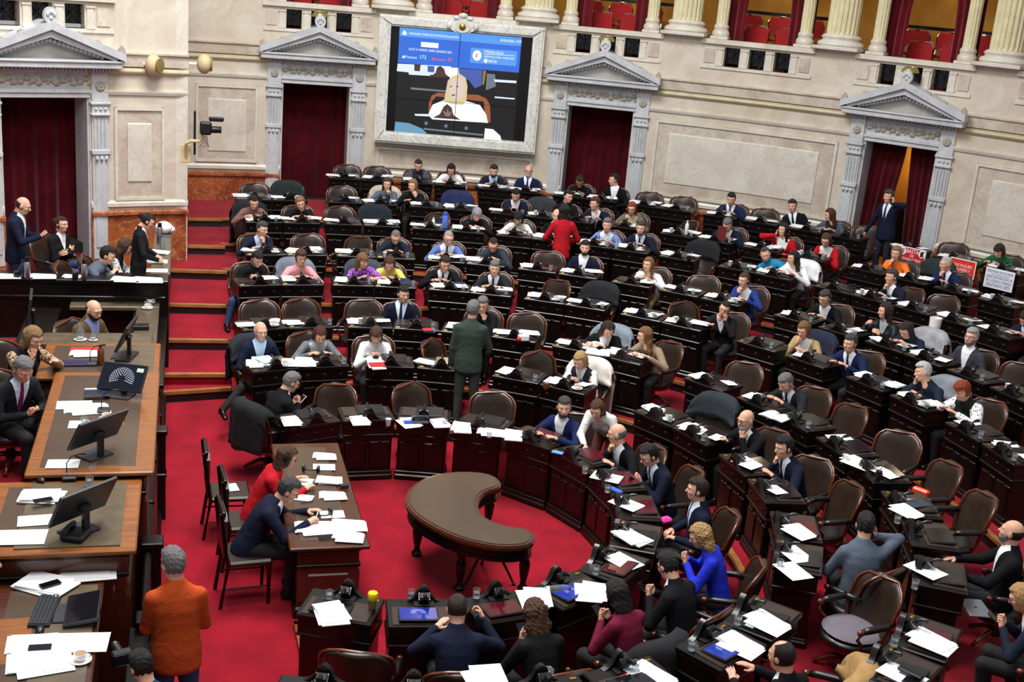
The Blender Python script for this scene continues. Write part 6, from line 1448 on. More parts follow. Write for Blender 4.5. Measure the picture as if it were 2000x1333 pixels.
box_thing('folder', 'red folder on white papers before the woman in the white shirt', 'folder', at(736, 713, dz(2)+.03), .20, .15, .012, mat('red_board', 'D8202A', .45), R_(5)); papers(736, 716, dz(2), 'white papers under the red folder', 3, 8, .9)
papers(512, 708, dz(2), 'white paper heap before the white-haired man with moustache', 3, 10, 1.0); papers(519, 703, dz(2)+.03, 'pale blue sheets on the heap before the white-haired man', 1, 25, .8, PAPERB); papers(575, 711, dz(2), 'long row of white sheets before the plaid blazer', 1, 80, 1.0); papers(600, 711, dz(2), 'thin white sheets beside the plaid blazer', 0, 85, .9)
b = MB()
for sx in (-1, 1):
    n = 8; vs = []
    for i in range(n+1):
        u = i/n; vs += [(sx*.17*u, -.12, .012+.03*math.sin(u*math.pi)*(1-.4*u)), (sx*.17*u, .12, .012+.03*math.sin(u*math.pi)*(1-.4*u)), (sx*.17*u, -.12, 0), (sx*.17*u, .12, 0)]
    fs = []
    for i in range(n):
        k = i*4; fs += [(k, k+4, k+5, k+1), (k+2, k+3, k+7, k+6), (k, k+2, k+6, k+4), (k+1, k+5, k+7, k+3)]
    fs += [(0, 1, 3, 2), (n*4, n*4+2, n*4+3, n*4+1)]; b.add(vs, fs)
BOOK = b.mesh('open_book', PAPER, 'all')
place('open_book', BOOK, 'big open book before the dark-haired woman in black', 'book', at(1168, 690, dz(3)+.02), R_(-25)); place('open_book', BOOK, 'open bound papers before the charcoal suit', 'book', at(1514, 815, dz(3)+.02), R_(-60))
box_thing('book', 'red and teal book on the desk right of the navy suit', 'book', at(838, 648, dz(3)), .17, .12, .03, mat('teal_book', '2A8A9A', .5), R_(-5)); box_thing('book', 'red paperback on top of the teal book', 'book', at(836, 645, dz(3)+.031), .15, .11, .012, MATS['red_board'], R_(3))
o = thing('tote_bag', 'small white bag with handles on the third row desk', 'bag', at(1022, 666, dz(3)))
b = MB(); b.box(-.08, .08, -.04, .04, 0, .09, .015); b.build('body', PAPER, o)
for y in (-.03, .03):
    b = MB(); b.tube([(-.03, y, .085), (-.03, y, .13), (.03, y, .13), (.03, y, .085)], .006, 5); b.build('handle', PAPER, o)
b = MB(); b.ball((0, 0, .035), .037, n=12, m_=8); b.tube([(0, 0, .066), (.004, 0, .085)], .003, 4); o = b.build('apple', mat('apple_red', 'B81420', .3), None, True); o.location = at(1013, 668, dz(3)); tag(o, 'red apple leaning on the small white bag', 'fruit')
# front row near the photographer
def ydz(r): return LVL[r]+.81
box_thing('pouch', 'pink pouch in the hands of the man in navy suit', 'pouch', at(1299, 1020, .70), .14, .10, .05, mat('pink_plush', 'E03A9A', .8, bump=.5, bscale=60), R_(20), c=.02)
box_thing('eraser', 'small pink object on the front desk by the papers', 'pouch', at(1186, 941, ydz(1)), .07, .04, .03, MATS['pink_plush'], R_(60), c=.01)
box_thing('case', 'blue spectacle case on the front desk of the young navy suit', 'case', at(1203, 962, ydz(1)+.02), .16, .06, .04, mat('blue_case', '3B62C8', .4), R_(-60), c=.012)
box_thing('case', 'light blue leaflet before the bearded man in blue suit', 'leaflet', at(1091, 886, ydz(1)), .16, .07, .015, mat('light_blue_card', '5C9AE0', .5), R_(-35))
FARP = [(566, 826, 1, 2, 5, .9, 'white pile on the front desk of the white phone'), (700, 825, 1, 2, 3, .9, 'white pile at the left front desk'), (800, 827, 1, 1, 8, 1.0, 'white sheets under the blue leaflet'), (857, 830, 1, 2, 4, .85, 'white pile right of the desk telephone'), (903, 838, 1, 3, -10, 1.0, 'loose white pile left of the tall empty chair'), (960, 846, 1, 1, 70, 1.0, 'white sheets below the tall empty chair'), (1003, 853, 1, 3, -15, 1.0, 'fanned white sheets left of the bearded man in blue')]
for px, py, r, k, rz, sc, lab in FARP: papers(px, py, ydz(r), lab, k, rz, sc)
tumbler(at(868, 832, .81), 'water glass right of the desk telephone'); tumbler(at(955, 855, .81), 'water glass below the tall empty chair'); tumbler(at(1142, 925, .81), 'water glass by the bald man in front'); tumbler(at(1186, 962, .81), 'water glass with pink pen')
NEARP = [(1458, 905, 2, 1, 20, 1.0, 'white sheets by the fist at the mouth'), (1512, 957, 2, 4, 20, 1.0, 'small white sheets at the glossy empty chair'), (1352, 838, 2, 1, 35, 1.0, 'white sheets by the raised fist'), (1735, 925, 3, 0, 20, 1.0, 'white sheet behind the brown mate gourd'), (1190, 932, 1, 0, 55, 1.12, 'large white sheet by the young man holding a black phone'), (1230, 985, 1, 0, 35, 1.12, 'white sheet under the microphone by the pink pouch'), (1237, 1052, 1, 3, 30, 1.12, 'white pile by the blonde woman in bright blue'), (1225, 1098, 1, 0, 28, 1.12, 'large white sheet between two front row microphones'), (1045, 1170, 1, 1, -10, 1.12, 'white sheets left of the blue tablet'), (1155, 1158, 1, 1, -22, 1.12, 'white sheets right of the blue tablet'), (642, 1203, 1, 2, 4, 1.12, 'thick white pile beside the black tablet'),
 (1498, 1218, 2, 1, 25, 1.12, 'white sheets beside the folded napkin'), (1560, 1085, 2, 0, 8, 1.12, 'upper white sheet on the desk near the grey suit'), (1556, 1118, 2, 0, 8, 1.12, 'lower white sheet on the desk near the grey suit'), (1445, 1262, 2, 1, 28, 1.12, 'white sheets beside the lit blue tablet'), (1815, 1115, 3, 0, 22, 1.12, 'white sheet by the resting hands'), (1820, 1255, 3, 1, 28, 1.12, 'white sheets beside the maroon tablet'), (1770, 1320, 3, 0, 30, 1.12, 'white sheet with a black case at the lower right'), (1560, 1040, 2, 1, 12, 1.0, 'striped folder before the man in grey suit'), (1770, 1000, 3, 1, 12, 1.0, 'white sheet under the dark folder'), (1675, 905, 3, 1, 20, 1.12, 'crumpled white sheets beside the paper cup')]
for px, py, r, k, rz, sc, lab in NEARP: papers(px, py, ydz(r)+.02, lab, k, rz, sc)
tumbler(at(643, 1172, ydz(1)), 'water glass beside the thick white pile'); tumbler(at(803, 1170, ydz(1)), 'water glass left of the man with the paper cup'); tumbler(at(930, 1168, ydz(1)), 'water glass before the curly-haired woman'); tumbler(at(1163, 1122, ydz(1)), 'water glass by the front desk with small earphones'); tumbler(at(1440, 1220, ydz(2)), 'water glass beside the napkin'); tumbler(at(1350, 1270, ydz(2)), 'water glass beside the lit blue tablet'); tumbler(at(1522, 1110, ydz(2)), 'water glass beside the two white sheets'); tumbler(at(1786, 1150, ydz(3)), 'water glass before the resting hands'); tumbler(at(1746, 1262, ydz(3)), 'water glass beside the maroon tablet'); tumbler(at(1752, 1022, ydz(3)), 'water glass below the dark folder')
box_thing('folder', 'dark blue-grey folder on the third row desk', 'folder', at(1792, 985, ydz(3)+.02), .24, .17, .012, mat('slate_board', '2E3A46', .5), R_(10))
o = thing('travel_cup', 'tall cup with yellow lid on the near front desk', 'cup', at(727, 1188, ydz(1))); b = MB(); b.lathe([(.03, 0), (.032, .005), (.040, .11)], 16); b.build('body', mat('kraft_card', '8A6A3C', .6), o, True)
b = MB(); b.lathe([(.038, .08), (.042, .085), (.045, .13), (.04, .145), (0, .148)], 16); b.build('lid', mat('yellow_plastic', 'F2D400', .35), o, True)
o = pcup(at(935, 1225, ydz(1)+.06), 'dark blue paper cup in the hand of the man in navy'); set_mat(o, 0, mat('navy_card', '12304A', .5))
o = thing('water_bottle', 'clear plastic bottle lying behind the blue tablet', 'bottle', at(1090, 1150, ydz(1)+.035)); M_ = Matrix.Rotation(R_(90), 4, 'Y')
b = MB(); b.lathe([(.03, -.12), (.032, -.11), (.032, .05), (.02, .09), (.012, .1)], 12, M_); b.build('body', GLASS, o, True); b = MB(); b.lathe([(.015, .1), (.015, .12)], 10, M_); b.build('cap', MATS['blue_plastic'], o, True); o.rotation_euler = (0, 0, R_(5))
box_thing('pouch', 'orange glittery pouch on the seat of an empty chair', 'pouch', at(1796, 975, LVL[3]+.44), .2, .08, .13, mat('orange_sequins', 'F0441E', .35, var=.2, scale=60), R_(-60), c=.02)
o = thing('laptop', 'closed grey laptop on the lap of the blonde woman at the right edge', 'laptop', tuple(at(1905, 1190, LVL[3]+.62)), R_(75)); b = MB(); b.box(-.16, .16, -.11, .11, 0, .016, .004); b.build('shell', mat('laptop_aluminium', '8A8E98', .35, metal=.6), o); b = MB(); b.ball((0, 0, .0165), .014, .014, .001, 10, 4); b.build('lid_mark', BLACKM, o)
box_thing('napkin', 'folded pale napkin on the second row desk', 'napkin', at(1468, 1222, ydz(2)), .12, .08, .02, mat('mint_paper', 'BFD8CC', .8), R_(40), c=.006); box_thing('wrapper', 'yellow and green sweet wrapper at the lower right', 'wrapper', at(1738, 1310, ydz(3)), .1, .06, .02, mat('lime_foil', 'A8D020', .4), R_(-10), c=.006)
box_thing('case', 'long black case on a white sheet at the lower right', 'case', at(1778, 1318, ydz(3)+.04), .2, .06, .03, BLACKM, R_(120), c=.008)
for px, py, lab in ((1065, 1320, 'crumpled clear wrapper at the lower edge'),):
    b = MB(); b.ball((0, 0, .04), .07, .05, .035, 9, 7); o = b.build('wrapper', GLASS, None); o.location = at(px, py, ydz(2)); tag(o, lab, 'wrapper')
b = MB(); b.tube([(-.07, 0, .006), (.06, 0, .006), (.075, 0, .006)], [.006, .006, .002], 6); PENR = b.mesh('pen', mat('red_pen', 'D01818', .35), True)
o = place('pen', PENR, 'red pen on the near desk at the lower edge', 'pen', at(1222, 1318, ydz(2)), R_(35))
tumbler(at(1240, 1312, ydz(2)), 'upturned glass beside the red pen'); papers(1270, 1325, ydz(2), 'white sheet beside the red pen', 1, 30, 1.2); papers(950, 1330, ydz(2), 'white pile at the lower edge', 1, 0, 1.2)
place('paper_cup', PCM, 'paper cup at the front desk with a blue leaflet', 'cup', at(758, 832, ydz(1)), 0, 'white paper cups'); place('paper_cup', PCM, 'paper cup on the crumpled sheets of a third row desk', 'cup', at(1650, 903, ydz(3)), 0, 'white paper cups'); place('paper_cup', PCM, 'paper cup before the man stroking his chin', 'cup', seat_pt('dark-haired man in navy suit stroking', -.2, .1), 0, 'white paper cups'); place('paper_cup', PCM, 'white lidded cup before the man in the dark sweater', 'cup', at(751, 503, ydz(5)), 0, 'white paper cups')
o = thing('desk_telephone', 'grey desk telephone on the front row desk', 'telephone', at(820, 826, ydz(1))); b = MB(); b.box(-.1, .1, -.08, .08, 0, .04, .015); b.build('base', CHARC, o); b = MB(); b.tube([(-.1, 0, .06), (-.05, 0, .075), (.05, 0, .075), (.1, 0, .06)], [.03, .02, .02, .03], 8); b.build('handset', CHARC, o, True)
box_thing('leaflet', 'blue printed leaflet on white sheets of the front row', 'leaflet', at(798, 824, ydz(1)+.03), .12, .08, .003, mat('royal_card', '2A4AB8', .5), R_(5))
o = box_thing('cylinder_box', 'white drum on the floor behind the sixth row', 'box', at(1825, 632, LVL[6]), .01, .01, .01, CHINA); bpy.data.objects.remove(o)
b = MB(); b.lathe([(.08, 0), (.085, .01), (.09, .15), (.08, .15), (.075, .02), (0, .02)], 18); o = b.build('waste_bin', CHINA, None, True); o.location = at(1825, 642, LVL[6]+.3); o.location.z = LVL[6]+.3; o.location = tuple(at(1825, 640, ydz(6)-.01)); tag(o, 'white round bin standing on the sixth row desk', 'bin')
b = MB(); b.lathe([(.16, .3), (.17, .32), (.17, .42), (.15, .44), (0, .445)], 18); 
stool = thing('round_stool', 'small round brown stool on the red steps by the bending woman', 'stool', tuple(at(1250, 815, .16))); b.build('seat', mat('brown_leather', '4A2A22', .5), stool, True); b = MB(); b.lathe([(.14, 0), (.14, .03), (.04, .05), (.04, .3)], 14); b.build('base', WOODD, stool, True)
o = box_thing('tan_coat', 'x', 'coat', (0, 0, -5), .1, .1, .1, PAPER); bpy.data.objects.remove(o)
def chair_px(label, px, py, row, rz):
    q = at(px, py, LVL[row]+.8); r_ = math.hypot(q[0], q[1]); f = min(max(r_, RAD[row]+.80), RAD[row]+1.1)/r_
    c = chair_at(label, q[0]*f, q[1]*f, LVL[row], rz); CHAIRS.append([c, row, True]); return c
tc_ = chair_px('armchair covered by the tan coat at the lower edge', 1600, 1318, 2, R_(50)); coat('tan coat covering an armchair at the lower edge', tc_, 'A88452', 3, .6)
jk_ = chair_px('armchair under the slumped dark jacket in the second row', 1345, 815, 2, R_(130)); coat('slumped dark slate jacket over a second row armchair', jk_, '20272E', 5, .35)
oc_ = chair_px('armchair under the dark green coat beside the woman in orange', 1812, 520, 7, R_(125)); coat('dark green coat beside the woman in orange', oc_, '1E2A28', 6, .5)
# let neighbouring empty chairs make room for each other
for _ in range(40):
    for i, (a, ra, ea) in enumerate(CHAIRS):
        for b_, rb, eb in CHAIRS[i+1:]:
            if ra != rb or not (ea or eb): continue
            d = (a.location-b_.location).to_2d(); L_ = d.length
            if L_ < .60:
                rad = (a.location+b_.location).to_2d().normalized(); tn = Vector((-rad.y, rad.x)); sg = 1 if d.dot(tn) >= 0 else -1
                st_ = (.60-L_)*.5*sg
                if ea: a.location.x += tn.x*st_*(1 if not eb else .5); a.location.y += tn.y*st_*(1 if not eb else .5)
                if eb: b_.location.x -= tn.x*st_*(1 if not ea else .5); b_.location.y -= tn.y*st_*(1 if not ea else .5)
for o, c in COATOF: o.location = c.location
# ---- placards
def placard(label, corners, bg, border, lines, M_txt):
    P_ = [at_r(x, y, 12.72) for x, y in corners]; c = sum(P_)/4; wv = (np.linalg.norm(P_[1]-P_[0])+np.linalg.norm(P_[2]-P_[3]))/2; hv = (np.linalg.norm(P_[3]-P_[0])+np.linalg.norm(P_[2]-P_[1]))/2
    M = frame_at(ang(c), math.hypot(c[0], c[1])); M[2][3] = c[2]
    o = thing('placard', label, 'placard'); o.matrix_world = M
    b = MB(); b.box(-wv/2, wv/2, 0, .012, -hv/2, hv/2); b.build('board', border, o)
    b = MB(); b.box(-wv/2+.015, wv/2-.015, -.002, 0, -hv/2+.015, hv/2-.015); b.build('print', bg, o)
    for txt, x, z, size, mt, sx in lines:
        t = obj('lettering', text_mesh(txt, size, mt, align='CENTER', sx=sx*.86), o); t.location = (x, -.0035, z); t.rotation_euler = (R_(90), 0, 0)
    return o, wv, hv
WHT = PAPER; INK = mat('black_ink', '101014', .6); REDB = mat('placard_red', 'C81420', .6); ORB = mat('placard_vermilion', 'E0301E', .6); WB = mat('placard_white', 'E4E8F4', .6)
o, wv, hv = placard('red and white placard with two round badges behind the dark green coat', [(1758, 480), (1810, 490), (1803, 525), (1752, 513)], REDB, PAPER, [('BASTA', 0, .06, .105, WHT, .85), ('DE', 0, -.01, .07, WHT, .9), ('ESTAFAR A FAMILIAS', 0, -.075, .062, WHT, .72), ('ARGENTINAS', .03, -.14, .06, WHT, .8)], WHT)
for sx, mm in ((-1, INK), (1, INK)):
    b = MB(); b.prism([(sx*wv*.36+.06*math.cos(R_(a)), hv*.25+.07*math.sin(R_(a))) for a in range(0, 360, 20)], -.005, -.003); b.build('badge', PAPER, o)
    b = MB(); q = sx*wv*.36; b.prism([(q-.03, hv*.25-.05), (q+.03, hv*.25-.05), (q+.025, hv*.25), (q+.035, hv*.25+.04), (q, hv*.25+.05), (q-.03, hv*.25+.03)], -.007, -.005); b.build('badge_figure', INK if sx > 0 else mat('badge_grey', '8A8F98', .6), o)
placard('vermilion placard with white slogan below the woman in green', [(1860, 500), (1909, 515), (1899, 549), (1850, 533)], ORB, PAPER, [('QUE PAGUEN', 0, .02, .075, WHT, .85), ('GALPERÍN Y', 0, -.055, .075, WHT, .85), ('LOS BANCOS', 0, -.13, .075, WHT, .85)], WHT)
placard('white placard with black capitals at the right edge', [(1928, 520), (1983, 535), (1975, 573), (1919, 558)], WB, PAPER, [('AEROLÍNEAS NO SE VENDE', 0, .10, .062, INK, .72), ('Y TODAS LAS EMPRESAS DEL ESTADO', 0, .058, .03, INK, .8), ('¡REINCORPORACIÓN YA', 0, .0, .066, INK, .74), ('DE LUCIANO CORRADI', 0, -.065, .066, INK, .76), ('DELEGADO GPS!', 0, -.14, .08, INK, .85)], INK)
# ---- stenographers' table
zs = .79
for px, py, k, rz, sc, lab in ((634, 893, 1, 80, .75, 'far white pile on the stenographers\' table'), (636, 912, 0, 85, .8, 'white sheet with black cable on the stenographers\' table'), (644, 940, 3, 85, .85, 'thick white pile in the middle of the stenographers\' table'), (650, 970, 1, 85, .8, 'white sheets beside the cable box'), (652, 1004, 0, 90, .8, 'white sheet under the headphones'), (682, 1028, 1, 80, 1.0, 'white folded sheets at the table corner'), (680, 1050, 1, 70, .9, 'white sheets at the near corner of the table'), (617, 1033, 1, 88, 1.15, 'white pages the grey-haired stenographer writes on'), (590, 940, 0, 70, .9, 'white page before the woman in red'), (595, 972, 0, 70, .7, 'white triangular page between the stenographers')):
    papers(px, py, zs, lab, k, rz, sc)
def headphones(label, p, rz=0, M=None, scale=1.0):
    o = thing('headphones', label, 'headphones', p, rz); b = MB(); b.tube([(.08*math.cos(R_(a)), .0, .085*math.sin(R_(a))) for a in range(0, 181, 15)], .008, 6); b.build('band', BLACKM, o, True)
    for sx in (-1, 1):
        Mx = Matrix.Translation((sx*.08, 0, -.01))@Matrix.Rotation(R_(90), 4, 'Y'); b = MB(); b.lathe([(.02, -.018), (.036, -.012), (.036, .012), (.02, .018)], 12, Mx); b.build('ear_cup', BLACKM, o, True)
    o.scale = (scale,)*3; return o
h1 = headphones('black headphones lying on the near half of the stenographers\' table', at(632, 1003, zs+.03), R_(20)); h1.rotation_euler = (R_(80), 0, R_(20)); h2 = headphones('black headphones on the far half of the stenographers\' table', at(607, 915, zs+.03)); h2.rotation_euler = (R_(80), 0, R_(-20))
sp = PEOPLE['stenographer in red jacket with headphones']; hp = headphones('silver and black headphones worn by the woman in red', (0, 0, 0)); hp.matrix_world = sp[3]@sp[1]@Matrix.Translation((0, -.01, .02))@Matrix.Diagonal((1.13, 1.13, 1.15, 1))
phone('black phone lying by the writing stenographer', Matrix.Translation(at(637, 1050, zs))@Matrix.Rotation(R_(95), 4, 'Z')); box_thing('cable_box', 'small grey cable box at the edge of the stenographers\' table', 'box', at(672, 952, zs), .09, .05, .03, CHARC, R_(10))
for px, py, rz, lab in ((618, 1012, 60, 'white pen in the hand of the grey-haired stenographer'), (600, 982, 20, 'grey pen between the stenographers')):
    b = MB(); b.tube([(-.07, 0, .006), (.06, 0, .006), (.075, 0, .006)], [.005, .005, .002], 6); o = b.build('pen', CHINA if 'white' in lab else CHARC, None, True); o.location = at(px, py, zs+(.05 if 'hand' in lab else 0)); o.rotation_euler = (0, R_(-55) if 'hand' in lab else 0, R_(rz)); tag(o, lab, 'pen')
box_thing('leaflet', 'pale blue card on the chair seat behind the woman in red', 'leaflet', (-1.74, .98, .495), .12, .2, .006, PAPERB, R_(10))
# ---- rostrum equipment
def monitor(label, px, py, z, face, tilt=12, w_=.54, h_=.32, screen=None, lift=.12, emblem=False, stand=True):
    p = at(px, py, z); o = thing('monitor', label, 'monitor', p, R_(face+90)); M = Matrix.Translation((0, 0, lift))@Matrix.Rotation(R_(-tilt), 4, 'X')
    b = MB(); b.box(-w_/2, w_/2, -.012, .018, 0, h_, .006, M); pn = b.build('panel', CHARC, o)
    b = MB(); b.box(-w_/2+.01, w_/2-.01, -.0135, -.012, .01, h_-.01, 0, M); b.build('display', screen or MATS['tablet_off'], pn)
    b = MB(); sy = .03+math.tan(R_(tilt))*.1
    b.box(-.03, .03, min(sy, .2), min(sy, .2)+.04, 0, (lift+.12)*(1 if tilt < 50 else .3), .008); b.box(-.05, .05, .02, .07, .10, .16, .01, M); b.build('stand', BLACKM, o)
    b = MB(); b.box(-.13, .13, -.08, .13, 0, .015, .006); b.build('base', CHARC, o)
    b = MB(); b.box(-.025, .025, .0185, .0195, h_*.5, h_*.5+.03, 0, M); b.build('maker_badge', STEEL, pn)
    if emblem:
        e = obj('seat_plan_emblem', emblem_mesh(.12), pn); e.matrix_local = M@Matrix.Translation((0, -.0145, h_*.42))@Matrix.Rotation(R_(90), 4, 'X')
        b = MB(); b.box(.13, .2, -.0150, -.0138, h_*.72, h_*.86, 0, M); b.build('sticker', mat('sticker_grey', 'B8C0B8', .5), pn)
    return o
monitor('dark monitor with its back to the hall on the long central rostrum desk', 180, 888, 1.706, 135, 30)
monitor('tilted monitor showing a white seat-plan emblem on blue', 232, 775, 1.706, 250, 42, .46, .30, mat('screen_navy', '14264A', .2, emit=.25), .06, True)
monitor('dark monitor leaning sideways beside the red folder', 235, 695, 1.64, 170, 25); monitor('dark monitor seen edge-on at the far left of the rostrum', 55, 660, 1.55, 185, 8, .5, .34, lift=.2); monitor('dark monitor with its back to the hall beside the desk telephone', 150, 1035, 1.645, 135, 28)
monitor('flat dark monitor behind the keyboard of the clerk desk', 128, 1200, 1.41, 180, 80, .42, .24, lift=.02)
def goose(label, px, py, z, face):
    o = thing('gooseneck_microphone', label, 'microphone', at(px, py, z), R_(face)); b = MB(); b.box(-.06, .06, -.05, .07, 0, .035, .012); b.build('base', CHARC, o); b = MB(); b.tube([(0, .03, .03), (0, .03, .14), (0, -.01, .2), (0, -.08, .22)], .005, 6); b.build('neck', BLACKM, o, True); b = MB(); b.tube([(0, -.08, .22), (0, -.13, .222)], [.009, .012], 8); b.build('capsule', BLACKM, o, True)
goose('gooseneck microphone on the long central rostrum desk', 205, 805, 1.706, 90); goose('gooseneck microphone on the near secretary desk', 138, 935, 1.645, 95); goose('small microphone among the folders by the amber bottle', 182, 712, 1.64, 90)
ORI = [(170, 800, 1.706, 1, 95, 1.4, 'white papers with pen before the man with magenta tie', None), (150, 790, 1.71, 0, 92, 1.1, 'pale cyan sheet on the long rostrum desk', PAPERB), (168, 828, 1.706, 0, 90, .9, 'white sheet under the glasses on the rostrum desk', None), (128, 905, 1.706, 0, 88, .9, 'white card at the near end of the long rostrum desk', None), (80, 975, 1.645, 2, 80, 1.0, 'heap of white papers with black phone on the secretary desk', None), (75, 1015, 1.645, 0, 95, .9, 'white sheet with pen on the secretary desk', None), (50, 1047, 1.645, 0, 88, 1.6, 'long white chart sheet at the edge of the secretary desk', None), (165, 692, 1.64, 1, 88, .9, 'white sheet below the red folder', None), (140, 541, 1.625, 1, 85, .7, 'white sheets left of the mate gourd on the staff counter', None), (84, 541, 1.625, 1, 88, 1.0, 'white sheets beside the steel flask on the staff counter', None), (15, 541, 1.625, 1, 88, 1.0, 'white sheets at the left end of the staff counter', None), (245, 547, 1.625, 1, 80, 1.1, 'white papers before the man in grey blazer', None), (288, 548, 1.625, 1, 85, 1.2, 'white papers at the corner of the staff counter', None), (310, 528, 1.625, 0, 90, 1.0, 'white sheet on the side of the staff counter', None), (308, 512, 1.625, 3, 90, .9, 'white pile on the side of the staff counter', None), (313, 494, 1.625, 3, 80, .9, 'far white pile on the side of the staff counter', None), (180, 1078, 1.44, 3, 85, 1.3, 'thick white pile at the top of the clerk desk', None), (172, 1118, 1.412, 1, 88, 1.2, 'blank white sheets on the clerk desk', None), (85, 1148, 1.412, 2, 55, 1.2, 'fanned papers with phone and cable on the clerk desk', None), (168, 1252, 1.412, 0, 86, 1.5, 'printed white sheet beside the coffee cup', None), (70, 1262, 1.412, 1, 92, 1.1, 'papers with black calculator on the clerk desk', None), (78, 1297, 1.412, 1, 95, 1.7, 'large printed sheets at the lower left', None)]
for px, py, z, k, rz, sc, lab, mt in ORI: papers(px, py, z, lab, k, rz, min(sc, 1.2), mt)
phone('black phone on the heap of the secretary desk', Matrix.Translation(at(84, 978, 1.69))@Matrix.Rotation(R_(-70), 4, 'Z')); phone('black phone on the fanned papers of the clerk desk', Matrix.Translation(at(98, 1142, 1.45))@Matrix.Rotation(R_(-60), 4, 'Z')); phone('black calculator on papers at the lower left', Matrix.Translation(at(78, 1266, 1.425))@Matrix.Rotation(R_(90), 4, 'Z'))
box_thing('book', 'thick book with cream pages and dark blue cover on the rostrum desk', 'book', at(190, 772, 1.706), .24, .17, .045, mat('cream_pages', 'E2D8B4', .7), R_(3)); box_thing('book_cover', 'dark blue cover of the thick rostrum book', 'book', at(190, 768, 1.752), .245, .175, .008, mat('midnight_board', '141A34', .4), R_(3))
box_thing('folder', 'red folder at the top of the far secretary desk', 'folder', at(165, 683, 1.642), .30, .10, .012, MATS['red_board'], R_(2)); box_thing('folder', 'purple-navy folder on the far secretary desk', 'folder', at(155, 711, 1.642), .36, .16, .015, mat('purple_board', '241C48', .4), R_(2)); bottle(at(197, 712, 1.642), 'amber bottle with dark cap beside the red folder', '6A3410', .22, .036, capc='14141A')
box_thing('keyboard', 'dark keyboard beside the leaning monitor', 'keyboard', at(248, 698, 1.642), .16, .36, .02, BLACKM, R_(-15))
o = thing('hand_bell', 'small brass bell on the long rostrum desk', 'bell', at(240, 822, 1.706)); b = MB(); b.lathe([(.03, 0), (.028, .005), (.02, .03), (.012, .04), (.005, .045), (.005, .07), (.01, .08), (0, .09)], 12); b.build('body', BRASS, o, True)
teacup(at(208, 820, 1.706), 'white coffee cup on the long rostrum desk'); tumbler(at(165, 832, 1.706), 'water glass behind the monitor of the long rostrum desk'); tumbler(at(180, 930, 1.645), 'large water glass on the near secretary desk'); tumbler(at(175, 950, 1.645), 'small empty glass on the near secretary desk')
teacup(at(157, 1292, 1.412), 'coffee with milk in a cup with saucer on the clerk desk'); teacup(at(287, 583, 1.305), 'far white cup on the sunken counter'); teacup(at(293, 592, 1.305), 'middle white cup on the sunken counter'); teacup(at(288, 603, 1.305), 'near white cup on the sunken counter'); box_thing('phone_dock', 'flat black box on the sunken counter', 'box', at(275, 642, 1.305), .2, .16, .05, BLACKM, R_(3))
kb = thing('keyboard', 'black keyboard on the clerk desk', 'keyboard', at(88, 1195, 1.412), R_(-6)); b = MB(); b.box(-.075, .075, -.22, .22, 0, .018, .004); b.build('case', BLACKM, kb)
for i in range(5):
    b = MB()
    for j in range(14): b.box(-.065+i*.026, -.044+i*.026, -.205+j*.0295, -.18+j*.0295, .018, .024)
    b.build('key_row', CHARC, kb)
def mouse(label, p, rz): b = MB(); b.ball((0, 0, .012), .032, .055, .022, 12, 8); o = b.build('computer_mouse', BLACKM, None, True); o.location = p; o.rotation_euler = (0, 0, rz); tag(o, label, 'mouse')
mouse('black mouse at the near end of the clerk desk', at(78, 1233, 1.412), 0); mouse('black mouse on the near secretary desk', at(80, 940, 1.645), R_(30))
o = thing('desk_telephone', 'dark desk telephone below the monitor on the near secretary desk', 'telephone', at(148, 1050, 1.645), R_(-20)); b = MB(); b.box(-.09, .09, -.1, .1, 0, .05, .015); b.build('base', BLACKM, o); b = MB(); b.tube([(-.06, -.1, .065), (-.06, 0, .08), (-.06, .1, .065)], [.025, .018, .025], 8); b.build('handset', CHARC, o, True)
thermos(at(54, 545, 1.625), 'steel flask at the left of the staff counter'); thermos(at(165, 545, 1.625), 'steel flask beside the mate on the staff counter', .27); bottle(at(45, 543, 1.625), 'dark blue bottle behind the steel flask', '1E2C50', .25, .034); mate(at(147, 545, 1.625), 'black mate gourd with straw on the staff counter', '101012'); mate(at(33, 543, 1.625), 'dark cup with straw at the left of the staff counter', '18181C')
thermos(at(312, 475, 1.625), 'tall black flask on the side of the staff counter', .32); bottle(at(318, 487, 1.625), 'clear bottle with green label on the staff counter', 'BFD4DA', .22, .03, True, '2A6AC8')
b = MB(); b.ball((0, 0, .09), .14, .12, .10, 12, 8); b.ball((.1, .05, .05), .08, .1, .06, 9, 6); o = b.build('plastic_bag', PAPER, None, True); o.location = at(320, 455, 1.63); tag(o, 'crumpled white bag at the far end of the staff counter', 'bag')
def jug(label, p, h=.2, r=.05):
    o = thing('water_jug', label, 'jug', p); b = MB(); b.lathe([(r*.9, .01), (r, .03), (r*1.05, h*.5), (r*.6, h*.8), (r*.7, h), (r*.62, h), (r*.5, h*.8), (r*.95, h*.5), (r*.9, .03), (0, .02)], 14); b.build('body', GLASS, o, True); b = MB(); b.lathe([(r*1.3, 0), (r*1.5, .008), (0, .008)], 16); b.build('dish', CHINA, o, True)
jug('round glass jug on a white dish before the brown tweed jacket', at(157, 664, 1.505)); jug('upturned glass on a white dish before the brown tweed jacket', at(182, 665, 1.505), .14, .035)
o = thing('photo_camera', 'black photo camera held at the lower left', 'camera', at(238, 1285, 1.35), R_(20)); b = MB(); b.box(-.07, .07, -.04, .04, -.05, .05, .012); b.build('body', BLACKM, o); b = MB(); b.lathe([(.035, 0), (.038, .02), (.036, .1), (.042, .12)], 14, Matrix.Translation((0, .04, 0))@Matrix.Rotation(R_(-90), 4, 'X')); b.build('lens', BLACKM, o, True)
